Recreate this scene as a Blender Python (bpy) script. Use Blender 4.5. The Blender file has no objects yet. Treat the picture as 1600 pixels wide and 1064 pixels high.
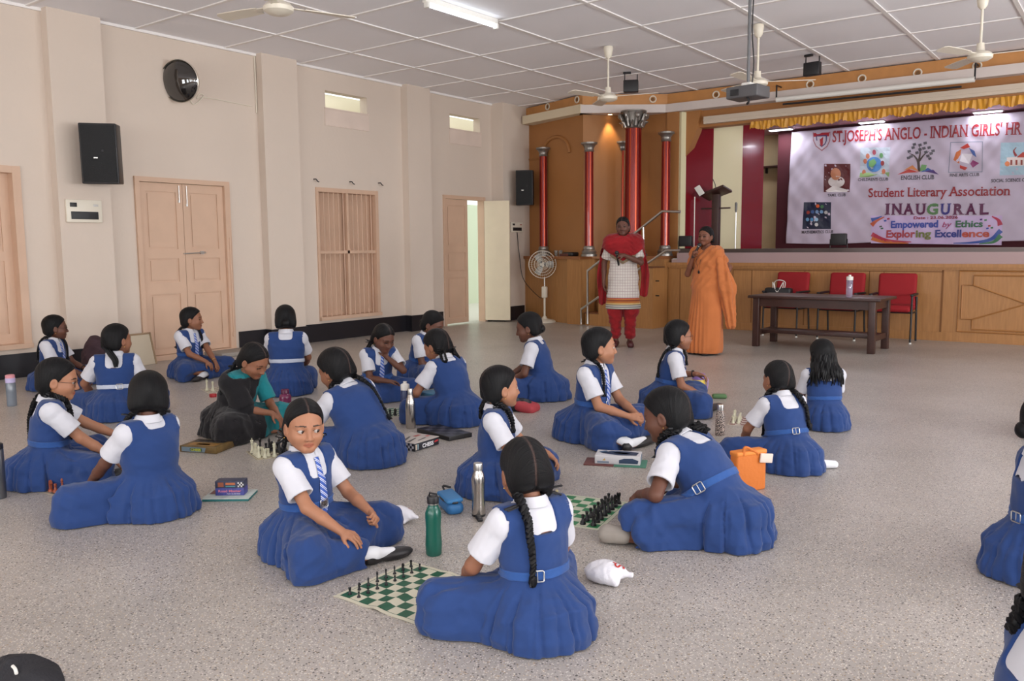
import bpy, bmesh, math, random
import numpy as np
from mathutils import Vector, Matrix
R = math.radians
sc = bpy.context.scene
col = sc.collection
rnd = random.Random(7)

# ---------------------------------------------------------------- camera
FPX, YAW, PIT, ROL, CAMH = 1306.77, -0.64438, -0.111056, -0.0080585, 1.3
def cam_axes():
    cy, sy, cp, sp = math.cos(YAW), math.sin(YAW), math.cos(PIT), math.sin(PIT)
    f = np.array([sy*cp, cy*cp, sp]); r0 = np.array([cy, -sy, 0.0]); u0 = np.cross(r0, f)
    r = math.cos(ROL)*r0 + math.sin(ROL)*u0; u = -math.sin(ROL)*r0 + math.cos(ROL)*u0
    return r, u, f
CR, CU, CF = cam_axes()
cam = bpy.data.objects.new('camera', bpy.data.cameras.new('camera'))
col.objects.link(cam); sc.camera = cam
cam.matrix_world = Matrix(((CR[0], CU[0], -CF[0], 0), (CR[1], CU[1], -CF[1], 0), (CR[2], CU[2], -CF[2], CAMH), (0, 0, 0, 1)))
cam.data.sensor_width = 36; cam.data.lens = FPX/1600*36; cam.data.clip_start = 0.05; cam.data.clip_end = 200
def ray(px, py):
    return CR*((px-800)/FPX) - CU*((py-532)/FPX) + CF
def gz(px, py, z=0.0):
    d = ray(px, py); t = (z-CAMH)/d[2]; return np.array([d[0]*t, d[1]*t, z])
def onx(px, py, X):
    d = ray(px, py); t = X/d[0]; return np.array([X, d[1]*t, CAMH+d[2]*t])
def ony(px, py, Y):
    d = ray(px, py); t = Y/d[1]; return np.array([d[0]*t, Y, CAMH+d[2]*t])

# ---------------------------------------------------------------- world, lights, exposure
sc.view_settings.view_transform = 'Standard'; sc.view_settings.look = 'None'
sc.view_settings.gamma = 1; sc.view_settings.use_curve_mapping = False
sc.view_settings.exposure = -0.36
w = bpy.data.worlds.new('sky'); sc.world = w; w.use_nodes = True
w.node_tree.nodes['Background'].inputs[0].default_value = (0.93, 1.0, 0.96, 1)
w.node_tree.nodes['Background'].inputs[1].default_value = 2.2
def area(name, loc, look, sx, sy, power, color=(1, 1, 1)):
    l = bpy.data.lights.new(name, 'AREA'); l.shape = 'RECTANGLE'; l.size = sx; l.size_y = sy; l.energy = power; l.color = color
    o = bpy.data.objects.new(name, l); col.objects.link(o); o.location = loc
    o.rotation_euler = (Vector(look)-Vector(loc)).to_track_quat('-Z', 'Y').to_euler()
    return o
# daylight through the windows of the right wall and of the wall behind the camera
for yy in (-2.6, 0.6, 3.8, 7.0, 10.2):
    area('window_daylight', (5.35, yy, 1.75), (2.2, yy-0.2, 4.0), 1.7, 2.1, 280, (0.94, 0.97, 1.0))
for xx in (-6.5, -3.0, 0.5, 3.4):
    area('window_daylight', (xx, -5.35, 1.8), (xx-0.3, -2, 3.6), 1.9, 2.1, 150, (0.95, 0.97, 1.0))

# ---------------------------------------------------------------- helpers
def lin(c):
    c = [x/255 for x in c]
    return tuple(((x+0.055)/1.055)**2.4 if x > 0.04045 else x/12.92 for x in c)
def mat(name, c, rough=0.6, metal=0.0, bump=0, bscale=60, var=0.0, vscale=3, spec=0.5, emit=0, trans=0, sheen=0, attr=None, coat=0):
    m = bpy.data.materials.new(name); m.use_nodes = True
    nt = m.node_tree; b = nt.nodes['Principled BSDF']
    c3 = (*lin(c), 1)
    b.inputs['Base Color'].default_value = c3; b.inputs['Roughness'].default_value = rough; b.inputs['Metallic'].default_value = metal
    b.inputs['Specular IOR Level'].default_value = spec
    if sheen: b.inputs['Sheen Weight'].default_value = sheen
    if coat: b.inputs['Coat Weight'].default_value = coat
    if trans: b.inputs['Transmission Weight'].default_value = trans
    if emit: b.inputs['Emission Color'].default_value = c3; b.inputs['Emission Strength'].default_value = emit
    tc = nt.nodes.new('ShaderNodeTexCoord')
    src = None
    if attr:
        a = nt.nodes.new('ShaderNodeAttribute'); a.attribute_name = attr; src = a.outputs['Color']
        nt.links.new(src, b.inputs['Base Color'])
    if var:
        n = nt.nodes.new('ShaderNodeTexNoise'); n.inputs['Scale'].default_value = vscale; n.inputs['Detail'].default_value = 5
        nt.links.new(tc.outputs['Object'], n.inputs['Vector'])
        mr = nt.nodes.new('ShaderNodeMapRange'); mr.inputs[1].default_value = 0.3; mr.inputs[2].default_value = 0.7
        mr.inputs[3].default_value = 1-var; mr.inputs[4].default_value = 1+var
        nt.links.new(n.outputs['Fac'], mr.inputs[0])
        mx = nt.nodes.new('ShaderNodeVectorMath'); mx.operation = 'SCALE'
        if src: nt.links.new(src, mx.inputs[0])
        else: mx.inputs[0].default_value = c3[:3]
        nt.links.new(mr.outputs[0], mx.inputs['Scale']); nt.links.new(mx.outputs[0], b.inputs['Base Color'])
    if bump:
        n = nt.nodes.new('ShaderNodeTexNoise'); n.inputs['Scale'].default_value = bscale; n.inputs['Detail'].default_value = 4
        nt.links.new(tc.outputs['Object'], n.inputs['Vector'])
        bp = nt.nodes.new('ShaderNodeBump'); bp.inputs['Strength'].default_value = bump; bp.inputs['Distance'].default_value = 0.01
        nt.links.new(n.outputs['Fac'], bp.inputs['Height']); nt.links.new(bp.outputs[0], b.inputs['Normal'])
    return m

class MB:
    """collects boxes, tubes, lathes, prisms; build() links them as one mesh object"""
    def __init__(s): s.v = []; s.f = []; s.sm = []; s.mi = []; s.cur = 0
    def add(s, vs, fs, smooth=False):
        o = len(s.v); s.v += [tuple(map(float, v)) for v in vs]; s.f += [tuple(i+o for i in f) for f in fs]
        s.sm += [smooth]*len(fs); s.mi += [s.cur]*len(fs); return s
    def box(s, a, b, M=None):
        x0, y0, z0 = a; x1, y1, z1 = b
        vs = [(x0, y0, z0), (x1, y0, z0), (x1, y1, z0), (x0, y1, z0), (x0, y0, z1), (x1, y0, z1), (x1, y1, z1), (x0, y1, z1)]
        if M is not None: vs = [M @ Vector(v) for v in vs]
        return s.add(vs, [(0, 3, 2, 1), (4, 5, 6, 7), (0, 1, 5, 4), (1, 2, 6, 5), (2, 3, 7, 6), (3, 0, 4, 7)])
    def rbox(s, a, b, r=0.005, M=None, seg=3):
        bm = bmesh.new(); bmesh.ops.create_cube(bm, size=1)
        a = Vector(a); b = Vector(b); c = (a+b)/2; d = b-a
        for v in bm.verts: v.co = Vector((v.co.x*d.x, v.co.y*d.y, v.co.z*d.z))+c
        r = min(r, min(abs(d.x), abs(d.y), abs(d.z))*0.49)
        bmesh.ops.bevel(bm, geom=list(bm.edges), offset=r, segments=seg, affect='EDGES', profile=0.5)
        bm.verts.index_update()
        vs = [(M @ v.co if M is not None else v.co.copy()) for v in bm.verts]; fs = [tuple(v.index for v in f.verts) for f in bm.faces]
        bm.free(); return s.add(vs, fs, True)
    def lathe(s, prof, n=24, M=None, cap=True, smooth=True):
        vs = []; fs = []
        for r, z in prof:
            for k in range(n):
                t = 2*math.pi*k/n; vs.append((r*math.cos(t), r*math.sin(t), z))
        m = len(prof)
        for i in range(m-1):
            for k in range(n):
                fs.append((i*n+k, i*n+(k+1) % n, (i+1)*n+(k+1) % n, (i+1)*n+k))
        if cap: fs.append(tuple(range(n))[::-1]); fs.append(tuple((m-1)*n+k for k in range(n)))
        if M is not None: vs = [M @ Vector(v) for v in vs]
        return s.add(vs, fs, smooth)
    def tube(s, pts, r, n=8, closed=False, cap=True, flat=1.0):
        P = [Vector(p) for p in pts]; m = len(P)
        rs = r if hasattr(r, '__len__') else [r]*m
        vs = []; fs = []; prev = None
        for i in range(m):
            a = P[(i-1) % m] if (closed or i > 0) else P[i]; b = P[(i+1) % m] if (closed or i < m-1) else P[i]
            t = (b-a).normalized() if (b-a).length > 1e-9 else Vector((0, 0, 1))
            if prev is None:
                h = Vector((0, 0, 1)) if abs(t.z) < 0.9 else Vector((1, 0, 0)); u = t.cross(h).normalized()
            else:
                u = prev - t*prev.dot(t)
                u = u.normalized() if u.length > 1e-6 else t.orthogonal().normalized()
            prev = u; v = t.cross(u)
            for k in range(n):
                q = 2*math.pi*k/n; vs.append(P[i]+u*(rs[i]*math.cos(q))+v*(rs[i]*flat*math.sin(q)))
        for i in range(m if closed else m-1):
            j = (i+1) % m
            for k in range(n): fs.append((i*n+k, i*n+(k+1) % n, j*n+(k+1) % n, j*n+k))
        if cap and not closed: fs.append(tuple(range(n))[::-1]); fs.append(tuple((m-1)*n+k for k in range(n)))
        return s.add(vs, fs, True)
    def prism(s, poly, z0, z1, M=None):
        n = len(poly); vs = [(x, y, z0) for x, y in poly]+[(x, y, z1) for x, y in poly]
        fs = [tuple(range(n))[::-1], tuple(range(n, 2*n))]+[(i, (i+1) % n, n+(i+1) % n, n+i) for i in range(n)]
        if M is not None: vs = [M @ Vector(v) for v in vs]
        return s.add(vs, fs)
    def ball(s, c, r, n=12, sx=1, sy=1, sz=1, M=None):
        vs = []; fs = []; m = max(6, n//2+2)
        for i in range(m+1):
            t = math.pi*i/m
            for k in range(n):
                q = 2*math.pi*k/n
                vs.append(Vector((r*sx*math.sin(t)*math.cos(q), r*sy*math.sin(t)*math.sin(q), r*sz*math.cos(t))))
        for i in range(m):
            for k in range(n): fs.append((i*n+k, (i+1)*n+k, (i+1)*n+(k+1) % n, i*n+(k+1) % n))
        vs = [(M.to_3x3() @ v if M is not None else v)+Vector(c) for v in vs]
        return s.add(vs, fs, True)
    def build(s, name, m, parent=None, loc=None, rz=0):
        me = bpy.data.meshes.new(name); me.from_pydata(s.v, [], s.f); me.update()
        me.polygons.foreach_set('use_smooth', s.sm)
        if isinstance(m, (list, tuple)):
            for q in m: me.materials.append(q)
            me.polygons.foreach_set('material_index', s.mi)
        else: me.materials.append(m)
        bm = bmesh.new(); bm.from_mesh(me); bmesh.ops.recalc_face_normals(bm, faces=bm.faces); bm.to_mesh(me); bm.free()
        try:
            if any(s.sm): me.set_sharp_from_angle(angle=R(50))
        except Exception: pass
        o = bpy.data.objects.new(name, me); col.objects.link(o)
        if parent is not None: o.parent = parent
        if loc is not None: o.location = loc
        if rz: o.rotation_euler = (0, 0, rz)
        return o
def tag(o, label=None, cat=None, group=None, kind=None):
    if label: o['label'] = label
    if cat: o['category'] = cat
    if group: o['group'] = group
    if kind: o['kind'] = kind
    return o
def empty(name, loc=(0, 0, 0), rz=0, label=None, cat=None, group=None):
    o = bpy.data.objects.new(name, None); col.objects.link(o); o.location = loc; o.rotation_euler = (0, 0, rz); o.empty_display_size = 0.1
    return tag(o, label, cat, group)
def struct(o): o['kind'] = 'structure'; return o
def copy_tree(o, parent=None, loc=None, rz=None):
    c = o.copy(); col.objects.link(c)
    if parent is not None: c.parent = parent
    if loc is not None: c.location = loc
    if rz is not None: c.rotation_euler = (0, 0, rz)
    for ch in list(o.children): copy_tree(ch, c)
    return c
def T(x, y, z, rz=0, rx=0, ry=0, s=1): return Matrix.Translation((x, y, z)) @ Matrix.Rotation(rz, 4, 'Z') @ Matrix.Rotation(ry, 4, 'Y') @ Matrix.Rotation(rx, 4, 'X') @ Matrix.Scale(s, 4)
def text_mesh(body, size, bold=0.0, align='CENTER', ext=0.0006, shear=0, width=None, squeeze=1.0):
    """lettering as raw verts/faces in the XY plane, baseline at y = 0"""
    cu = bpy.data.curves.new('t', 'FONT'); cu.body = body; cu.size = size; cu.offset = bold; cu.extrude = ext; cu.align_x = align; cu.shear = shear; cu.resolution_u = 3
    o = bpy.data.objects.new('t', cu); col.objects.link(o)
    bpy.context.view_layer.update()
    me = o.evaluated_get(bpy.context.evaluated_depsgraph_get()).to_mesh()
    vs = [v.co.copy() for v in me.vertices]; fs = [tuple(p.vertices) for p in me.polygons]
    bpy.data.objects.remove(o); bpy.data.curves.remove(cu)
    if vs:
        x0 = min(v.x for v in vs); x1 = max(v.x for v in vs)
        k = squeeze if width is None else width/(x1-x0)
        for v in vs: v.x *= k
    return vs, fs
def serifs(vs, fs, size):
    """slabs at the flat feet and heads of the stems"""
    cnt = {}
    for f in fs:
        for a, b in zip(f, f[1:]+f[:1]): cnt[(min(a, b), max(a, b))] = cnt.get((min(a, b), max(a, b)), 0)+1
    ys = sorted(v.y for v in vs); cap = .69*size; out = []
    for (a, b), n in cnt.items():
        if n != 1: continue
        p, q = vs[a], vs[b]; L = abs(p.x-q.x)
        if abs(p.y-q.y) > .012*size or not .05*size < L < .26*size: continue
        x0, x1 = min(p.x, q.x)-.065*size, max(p.x, q.x)+.065*size
        if abs(p.y) < .04*size: out.append((x0, x1, p.y, p.y+.055*size))
        elif p.y > .46*size: out.append((x0, x1, p.y-.055*size, p.y))
    for x0, x1, y0, y1 in out:
        o = len(vs); vs += [Vector((x0, y0, 0)), Vector((x1, y0, 0)), Vector((x1, y1, 0)), Vector((x0, y1, 0))]; fs.append((o, o+1, o+2, o+3))
    return vs, fs
# ---------------------------------------------------------------- materials
WALLC = (214, 198, 184)
m_wall = mat('cream_paint', WALLC, 0.75, bump=0.12, bscale=25, var=0.025, vscale=0.8)
m_ceil = mat('ceiling_board', (248, 246, 250), 0.8, var=0.03, vscale=0.7)
m_batten = mat('white_batten', (240, 235, 232), 0.6)
m_skirt = mat('black_skirting', (27, 25, 31), 0.35, bump=0.05)
m_door = mat('pink_beige_paint', (208, 174, 149), 0.5, var=0.04, vscale=4)
m_doorlite = mat('pale_paint', (232, 218, 190), 0.5, var=0.03, vscale=4)
m_steel = mat('brushed_steel', (205, 203, 200), 0.28, metal=1.0)
m_chrome = mat('chrome', (225, 225, 225), 0.06, metal=1.0)
m_black = mat('black_plastic', (30, 29, 32), 0.45)
m_dark = mat('dark_metal', (45, 43, 45), 0.4, metal=0.6)
m_white = mat('white_plastic', (232, 229, 222), 0.4)
m_ivory = mat('ivory_enamel', (226, 217, 200), 0.35)
m_orange = mat('orange_paint', (166, 112, 62), 0.55, var=0.05, vscale=1.5, bump=0.1, bscale=12)
m_trim = mat('wood_grain_trim', (192, 134, 76), 0.5, var=0.08, vscale=6)
m_beam = mat('grey_white_moulding', (214, 202, 196), 0.6, var=0.04)
m_pinkstage = mat('mauve_stage_ceiling', (170, 124, 132), 0.6)
m_maroon = mat('maroon_gloss_board', (122, 22, 32), 0.16, coat=0.3)
m_cream = mat('cream_gloss_board', (224, 216, 178), 0.2, coat=0.3)
m_backwall = mat('drab_back_wall', (196, 174, 138), 0.7, var=0.12, vscale=2)
m_curtain = mat('maroon_curtain', (74, 20, 32), 0.8)
m_silver = mat('silver_paint', (150, 144, 138), 0.35, metal=0.75, bump=0.1, bscale=40)
m_brown = mat('dark_brown_wood', (62, 38, 33), 0.38, var=0.15, vscale=8)
m_red = mat('red_upholstery', (150, 18, 28), 0.8, bump=0.15, bscale=220)
m_groove = mat('dark_joint', (120, 76, 36), 0.7)

def wood_mat(name, c, sc3=(1, 1, 14)):
    m = mat(name, c, 0.42); nt = m.node_tree; b = nt.nodes['Principled BSDF']
    tc = nt.nodes.new('ShaderNodeTexCoord'); mp = nt.nodes.new('ShaderNodeMapping'); mp.inputs['Scale'].default_value = (14, 14, 1.2)
    n = nt.nodes.new('ShaderNodeTexNoise'); n.inputs['Scale'].default_value = 3; n.inputs['Detail'].default_value = 6; n.inputs['Distortion'].default_value = 0.6
    nt.links.new(tc.outputs['Object'], mp.inputs[0]); nt.links.new(mp.outputs[0], n.inputs['Vector'])
    cr = nt.nodes.new('ShaderNodeValToRGB'); a = lin(c)
    cr.color_ramp.elements[0].position = 0.3; cr.color_ramp.elements[0].color = (a[0]*0.88, a[1]*0.86, a[2]*0.83, 1)
    cr.color_ramp.elements[1].position = 0.7; cr.color_ramp.elements[1].color = (a[0]*1.08, a[1]*1.08, a[2]*1.08, 1)
    nt.links.new(n.outputs['Fac'], cr.inputs[0]); nt.links.new(cr.outputs[0], b.inputs['Base Color'])
    return m
m_wood = wood_mat('stage_plywood', (172, 122, 72))

def floor_mat():
    m = mat('terrazzo_floor', (176, 166, 158), 0.34, spec=0.4); nt = m.node_tree; b = nt.nodes['Principled BSDF']
    tc = nt.nodes.new('ShaderNodeTexCoord')
    def vor(scale, lo, hi, stops):
        v = nt.nodes.new('ShaderNodeTexVoronoi'); v.inputs['Scale'].default_value = scale; v.inputs['Randomness'].default_value = 1
        nt.links.new(tc.outputs['Object'], v.inputs['Vector'])
        sp = nt.nodes.new('ShaderNodeSeparateColor'); nt.links.new(v.outputs['Color'], sp.inputs[0])
        cr = nt.nodes.new('ShaderNodeValToRGB'); cr.color_ramp.interpolation = 'CONSTANT'
        els = cr.color_ramp.elements
        els[0].position = 0; els[0].color = (*lin(stops[0][1]), 1); els[1].position = stops[1][0]; els[1].color = (*lin(stops[1][1]), 1)
        for p, c in stops[2:]:
            e = els.new(p); e.color = (*lin(c), 1)
        nt.links.new(sp.outputs[0], cr.inputs[0])
        mr = nt.nodes.new('ShaderNodeMapRange'); mr.inputs[1].default_value = lo; mr.inputs[2].default_value = hi; mr.inputs[3].default_value = 1; mr.inputs[4].default_value = 0
        nt.links.new(v.outputs['Distance'], mr.inputs[0])
        # a chip only in some of the cells
        return cr.outputs[0], mr.outputs[0], sp.outputs[1]
    base = nt.nodes.new('ShaderNodeTexNoise'); base.inputs['Scale'].default_value = 1.3; base.inputs['Detail'].default_value = 6
    nt.links.new(tc.outputs['Object'], base.inputs['Vector'])
    br = nt.nodes.new('ShaderNodeValToRGB'); br.color_ramp.elements[0].position = 0.3; br.color_ramp.elements[0].color = (*lin((157, 150, 144)), 1)
    br.color_ramp.elements[1].position = 0.7; br.color_ramp.elements[1].color = (*lin((179, 171, 165)), 1)
    nt.links.new(base.outputs['Fac'], br.inputs[0]); cur = br.outputs[0]
    for scale, lo, hi, keep, stops in (
        (165, .36, .46, 0.35, [(0, (218, 211, 200)), (.22, (138, 130, 122)), (.45, (190, 170, 142)), (.62, (160, 152, 144)), (.82, (212, 207, 198))]),
        (98, .30, .38, 0.55, [(0, (82, 78, 74)), (.25, (120, 113, 106)), (.45, (206, 200, 190)), (.7, (150, 132, 110)), (.84, (64, 60, 58))])):
        c, f, k = vor(scale, lo, hi, stops)
        gt = nt.nodes.new('ShaderNodeMath'); gt.operation = 'GREATER_THAN'; gt.inputs[1].default_value = keep; nt.links.new(k, gt.inputs[0])
        mu = nt.nodes.new('ShaderNodeMath'); mu.operation = 'MULTIPLY'; nt.links.new(gt.outputs[0], mu.inputs[0]); nt.links.new(f, mu.inputs[1])
        mx = nt.nodes.new('ShaderNodeMix'); mx.data_type = 'RGBA'; nt.links.new(mu.outputs[0], mx.inputs[0]); nt.links.new(cur, mx.inputs[6]); nt.links.new(c, mx.inputs[7])
        cur = mx.outputs[2]
    nt.links.new(cur, b.inputs['Base Color'])
    return m
m_floor = floor_mat()

# ---------------------------------------------------------------- the hall
XL, XR, YB, YS, ZC = -9.23, 5.0, -5.0, 12.43, 3.78
def holed(name, axis, pos, thick, a0, a1, z0, z1, holes, m):
    """a wall slab in the plane axis = pos (thick may be negative) with rectangular openings"""
    A = sorted({a0, a1, *[h[0] for h in holes], *[h[1] for h in holes]}); Z = sorted({z0, z1, *[h[2] for h in holes], *[h[3] for h in holes]})
    A = [a for a in A if a0 <= a <= a1]; Z = [z for z in Z if z0 <= z <= z1]
    solid = lambda i, k: 0 <= i < len(A)-1 and 0 <= k < len(Z)-1 and not any(h[0] <= (A[i]+A[i+1])/2 <= h[1] and h[2] <= (Z[k]+Z[k+1])/2 <= h[3] for h in holes)
    mb = MB(); P = (lambda p, a, z: (p, a, z)) if axis == 'x' else (lambda p, a, z: (a, p, z))
    q = pos+thick
    for i in range(len(A)-1):
        for k in range(len(Z)-1):
            if not solid(i, k): continue
            l, r, b, t = A[i], A[i+1], Z[k], Z[k+1]
            mb.add([P(pos, l, b), P(pos, r, b), P(pos, r, t), P(pos, l, t)], [(0, 1, 2, 3)]); mb.add([P(q, l, b), P(q, r, b), P(q, r, t), P(q, l, t)], [(3, 2, 1, 0)])
            if not solid(i-1, k): mb.add([P(pos, l, b), P(q, l, b), P(q, l, t), P(pos, l, t)], [(0, 1, 2, 3)])
            if not solid(i+1, k): mb.add([P(pos, r, b), P(q, r, b), P(q, r, t), P(pos, r, t)], [(0, 1, 2, 3)])
            if not solid(i, k-1): mb.add([P(pos, l, b), P(q, l, b), P(q, r, b), P(pos, r, b)], [(0, 1, 2, 3)])
            if not solid(i, k+1): mb.add([P(pos, l, t), P(q, l, t), P(q, r, t), P(pos, r, t)], [(0, 1, 2, 3)])
    return struct(mb.build(name, m))
fl = MB().box((XL-0.3, YB-0.3, -0.08), (XR+0.3, 17.2, 0)).build('floor', m_floor); struct(fl)
struct(MB().box((XL-0.3, YB-0.3, ZC), (XR+0.3, 13.6, ZC+0.1)).build('ceiling', m_ceil))
bt = MB()
for x in (-8.21, -7.05, -5.87, -4.70, -3.54, -2.37, -1.2, -0.03, 1.14, 2.31, 3.48): bt.box((x-0.022, YB, ZC-0.012), (x+0.022, 12.85, ZC))
for k in range(-8, 6):
    y = 7.57+k*1.155; bt.box((XL, y-0.02, ZC-0.0105), (XR, y+0.02, ZC))
bt.box((XL, YB, ZC-0.03), (XL+0.03, 12.4, ZC))
struct(bt.build('trim_1', m_batten))
D1 = (5.14, 6.38, 0.0, 2.14); WIN = (7.77, 8.95, 0.29, 2.15); D2 = (10.42, 11.52, 0.0, 2.165); V1 = (8.0, 8.79, 3.25, 3.49); V2 = (10.63, 11.42, 3.25, 3.49); W2 = (2.7, 3.93, 0.3, 2.16)
holed('wall_left', 'x', XL, -0.15, YB-0.3, 13.0, 0, ZC, [D1, WIN, D2, V1, V2, W2], m_wall)
rw = [(y-0.85, y+0.85, 0.75, 2.85) for y in (-2.6, 0.6, 3.8, 7.0, 10.2)]
holed('wall_right', 'x', XR, 0.3, YB-0.3, 17.0, 0, ZC, rw, m_wall)
bw = [(x-0.95, x+0.95, 0.75, 2.85) for x in (-6.5, -3.0, 0.5, 3.4)]
holed('wall_back', 'y', YB, -0.3, XL, XR, 0, ZC, bw, m_wall)
# pilasters and skirting on the left wall
PIL = [(4.24, 4.80), (6.86, 7.42), (9.5, 10.02), (11.72, 12.5)]
pm = MB()
for a, b in PIL: pm.box((XL, a, 0), (XL+(0.26 if a > 11 else 0.13), b, ZC))
struct(pm.build('trim_2', m_wall))
sk = MB(); H = 0.25; t = 0.022
def skr(x, a, b): sk.box((x, a, 0.001), (x+t, b, H))
skr(XL, YB, 4.24); skr(XL+0.13, 4.24-t, 4.80+t); skr(XL, 4.80, 5.08); skr(XL, 6.44, 6.86); skr(XL+0.13, 6.86-t, 7.42+t); skr(XL, 7.42, 9.5)
skr(XL+0.13, 9.5-t, 10.02+t); skr(XL, 10.02, 10.37); skr(XL+0.26, 11.72-t, 12.3)
for a, b in PIL[:3]: sk.box((XL, a-t, 0.001), (XL+0.14, a, H)); sk.box((XL, b, 0.001), (XL+0.14, b+t, H))
sk.box((XL, 11.72-t, 0.001), (XL+0.27, 11.72, H)); skr(XL, 11.57, 11.72)
struct(sk.build('baseboard_left', m_skirt))

# outside the side door: yard wall, ground, planting seen through the gap
struct(MB().box((-13.5, -6, -0.1), (XL-0.33, 20, -0.02)).build('ground', mat('yard_paving', (200, 196, 186), 0.9)))
struct(MB().box((-12.9, -6, -0.02), (-12.7, 20, 2.3)).build('yard_wall', mat('pale_yard_wall', (214, 222, 200), 0.9)))
# ventilator niches: a lit recess closed by a board behind
for i, v in enumerate((V1, V2)):
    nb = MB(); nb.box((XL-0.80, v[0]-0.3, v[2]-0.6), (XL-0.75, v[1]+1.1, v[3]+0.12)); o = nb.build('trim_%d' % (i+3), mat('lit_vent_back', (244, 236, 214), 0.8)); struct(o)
    lb = MB(); lb.box((XL-0.005, v[0]-0.02, v[2]-0.24), (XL+0.012, v[1]+0.02, v[2]-0.012)); lb.box((XL-0.01, v[0]-0.02, v[2]-0.012), (XL+0.02, v[1]+0.02, v[2]+0.006))
    for k in range(7): lb.box((XL+0.012, v[0]+0.03+k*0.11, v[2]-0.236), (XL+0.016, v[0]+0.05+k*0.11, v[2]-0.226))
    tag(lb.build('ventilator_flap', mat('vent_board_%d' % i, (222, 203, 190), 0.7, var=0.06)), ('painted ventilator flap under the bright opening above the barred window', 'painted ventilator flap under the small bright opening above the open door')[i], 'ventilator')

# door_1: closed double door with six sunk panels
def leaf(mb, y0, y1, z0, z1, x, th, panels, stile=0.085):
    mb.box((x-th, y0, z0), (x-0.014, y1, z1))
    mb.box((x-0.014, y0, z0), (x, y0+stile, z1)); mb.box((x-0.014, y1-stile, z0), (x, y1, z1))
    last = z0
    for a, b in panels:
        mb.box((x-0.014, y0+stile, last), (x, y1-stile, a)); last = b
        mb.box((x-0.012, y0+stile+0.025, a+0.025), (x-0.005, y1-stile-0.025, b-0.025))
    mb.box((x-0.014, y0+stile, last), (x, y1-stile, z1))
d1 = struct(empty('door_1', (0, 0, 0)))
f = MB(); f.box((XL-0.12, D1[0], 0), (XL+0.03, D1[0]+0.055, D1[3])); f.box((XL-0.12, D1[1]-0.075, 0), (XL+0.03, D1[1], D1[3])); f.box((XL-0.12, D1[0]+0.055, D1[3]-0.055), (XL+0.028, D1[1]-0.075, D1[3]))
f.box((XL-0.12, D1[0]+0.001, 0.001), (XL+0.05, D1[1]-0.001, 0.06)); f.build('door_frame', m_door, d1)
ym = (D1[0]+D1[1])/2-0.01; pn = [(0.12, 0.78), (0.92, 1.2), (1.31, 1.98)]
for a, b in ((D1[0]+0.057, ym-0.003), (ym+0.003, D1[1]-0.077)):
    q = MB(); leaf(q, a, b, 0.065, D1[3]-0.06, XL-0.01, 0.045, pn); q.build('door_leaf', m_door, d1)
for y, zz, L in ((ym-0.05, 1.86, 0.2), (ym+0.05, 1.82, 0.24)):
    q = MB(); q.tube([(XL+0.004, y, zz), (XL+0.004, y, zz+L)], 0.006, 8); q.box((XL-0.01, y-0.012, zz), (XL+0.002, y+0.012, zz+0.03)); q.build('bolt', m_steel, d1)
q = MB(); q.tube([(XL+0.006, ym-0.03, 1.255), (XL+0.006, ym+0.27, 1.265)], 0.008, 8); q.box((XL-0.01, ym+0.2, 1.245), (XL+0.004, ym+0.25, 1.285)); q.build('bolt', m_steel, d1)
q = MB(); q.tube([(XL+0.035, D1[1]-0.03, 0.25), (XL+0.035, D1[1]-0.03, 1.45)], 0.012, 8); q.box((XL+0.03, D1[1]-0.05, 0.2), (XL+0.045, D1[1]-0.01, 0.26)); q.build('security_bar', m_door, d1)
tag(MB().rbox((XL+0.05, 5.9, 0), (XL+0.42, 6.75, 0.05), 0.01).build('door_step', mat('grey_stone', (150, 142, 134), 0.7, var=0.1)), 'low grey stone step at the foot of the closed pink double door', 'step')

# door_2: left leaf shut, right leaf swung into the hall
d2 = struct(empty('door_2', (0, 0, 0)))
f = MB(); f.box((XL-0.12, D2[0], 0), (XL+0.02, D2[0]+0.05, D2[3])); f.box((XL-0.12, D2[1]-0.05, 0), (XL+0.02, D2[1], D2[3])); f.box((XL-0.12, D2[0]+0.05, D2[3]-0.06), (XL+0.018, D2[1]-0.05, D2[3]))
f.build('door_frame', m_door, d2)
q = MB(); leaf(q, D2[0]+0.052, D2[0]+0.052+0.59, 0.03, D2[3]-0.065, XL-0.01, 0.04, [(0.12, 0.8), (0.9, 1.22), (1.32, 2.0)], 0.07); q.build('door_leaf', m_door, d2)
q = MB(); leaf(q, -0.45, 0, 0.03, D2[3]-0.065, 0.02, 0.04, [(0.12, 0.86), (0.94, 1.22), (1.3, 2.02)], 0.07)
lf = q.build('door_leaf', m_doorlite, d2); lf.location = (XL+0.02, D2[1]-0.03, 0); lf.rotation_euler = (0, 0, R(112)); lf['label'] = 'pale door leaf swung open into the hall'

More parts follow.
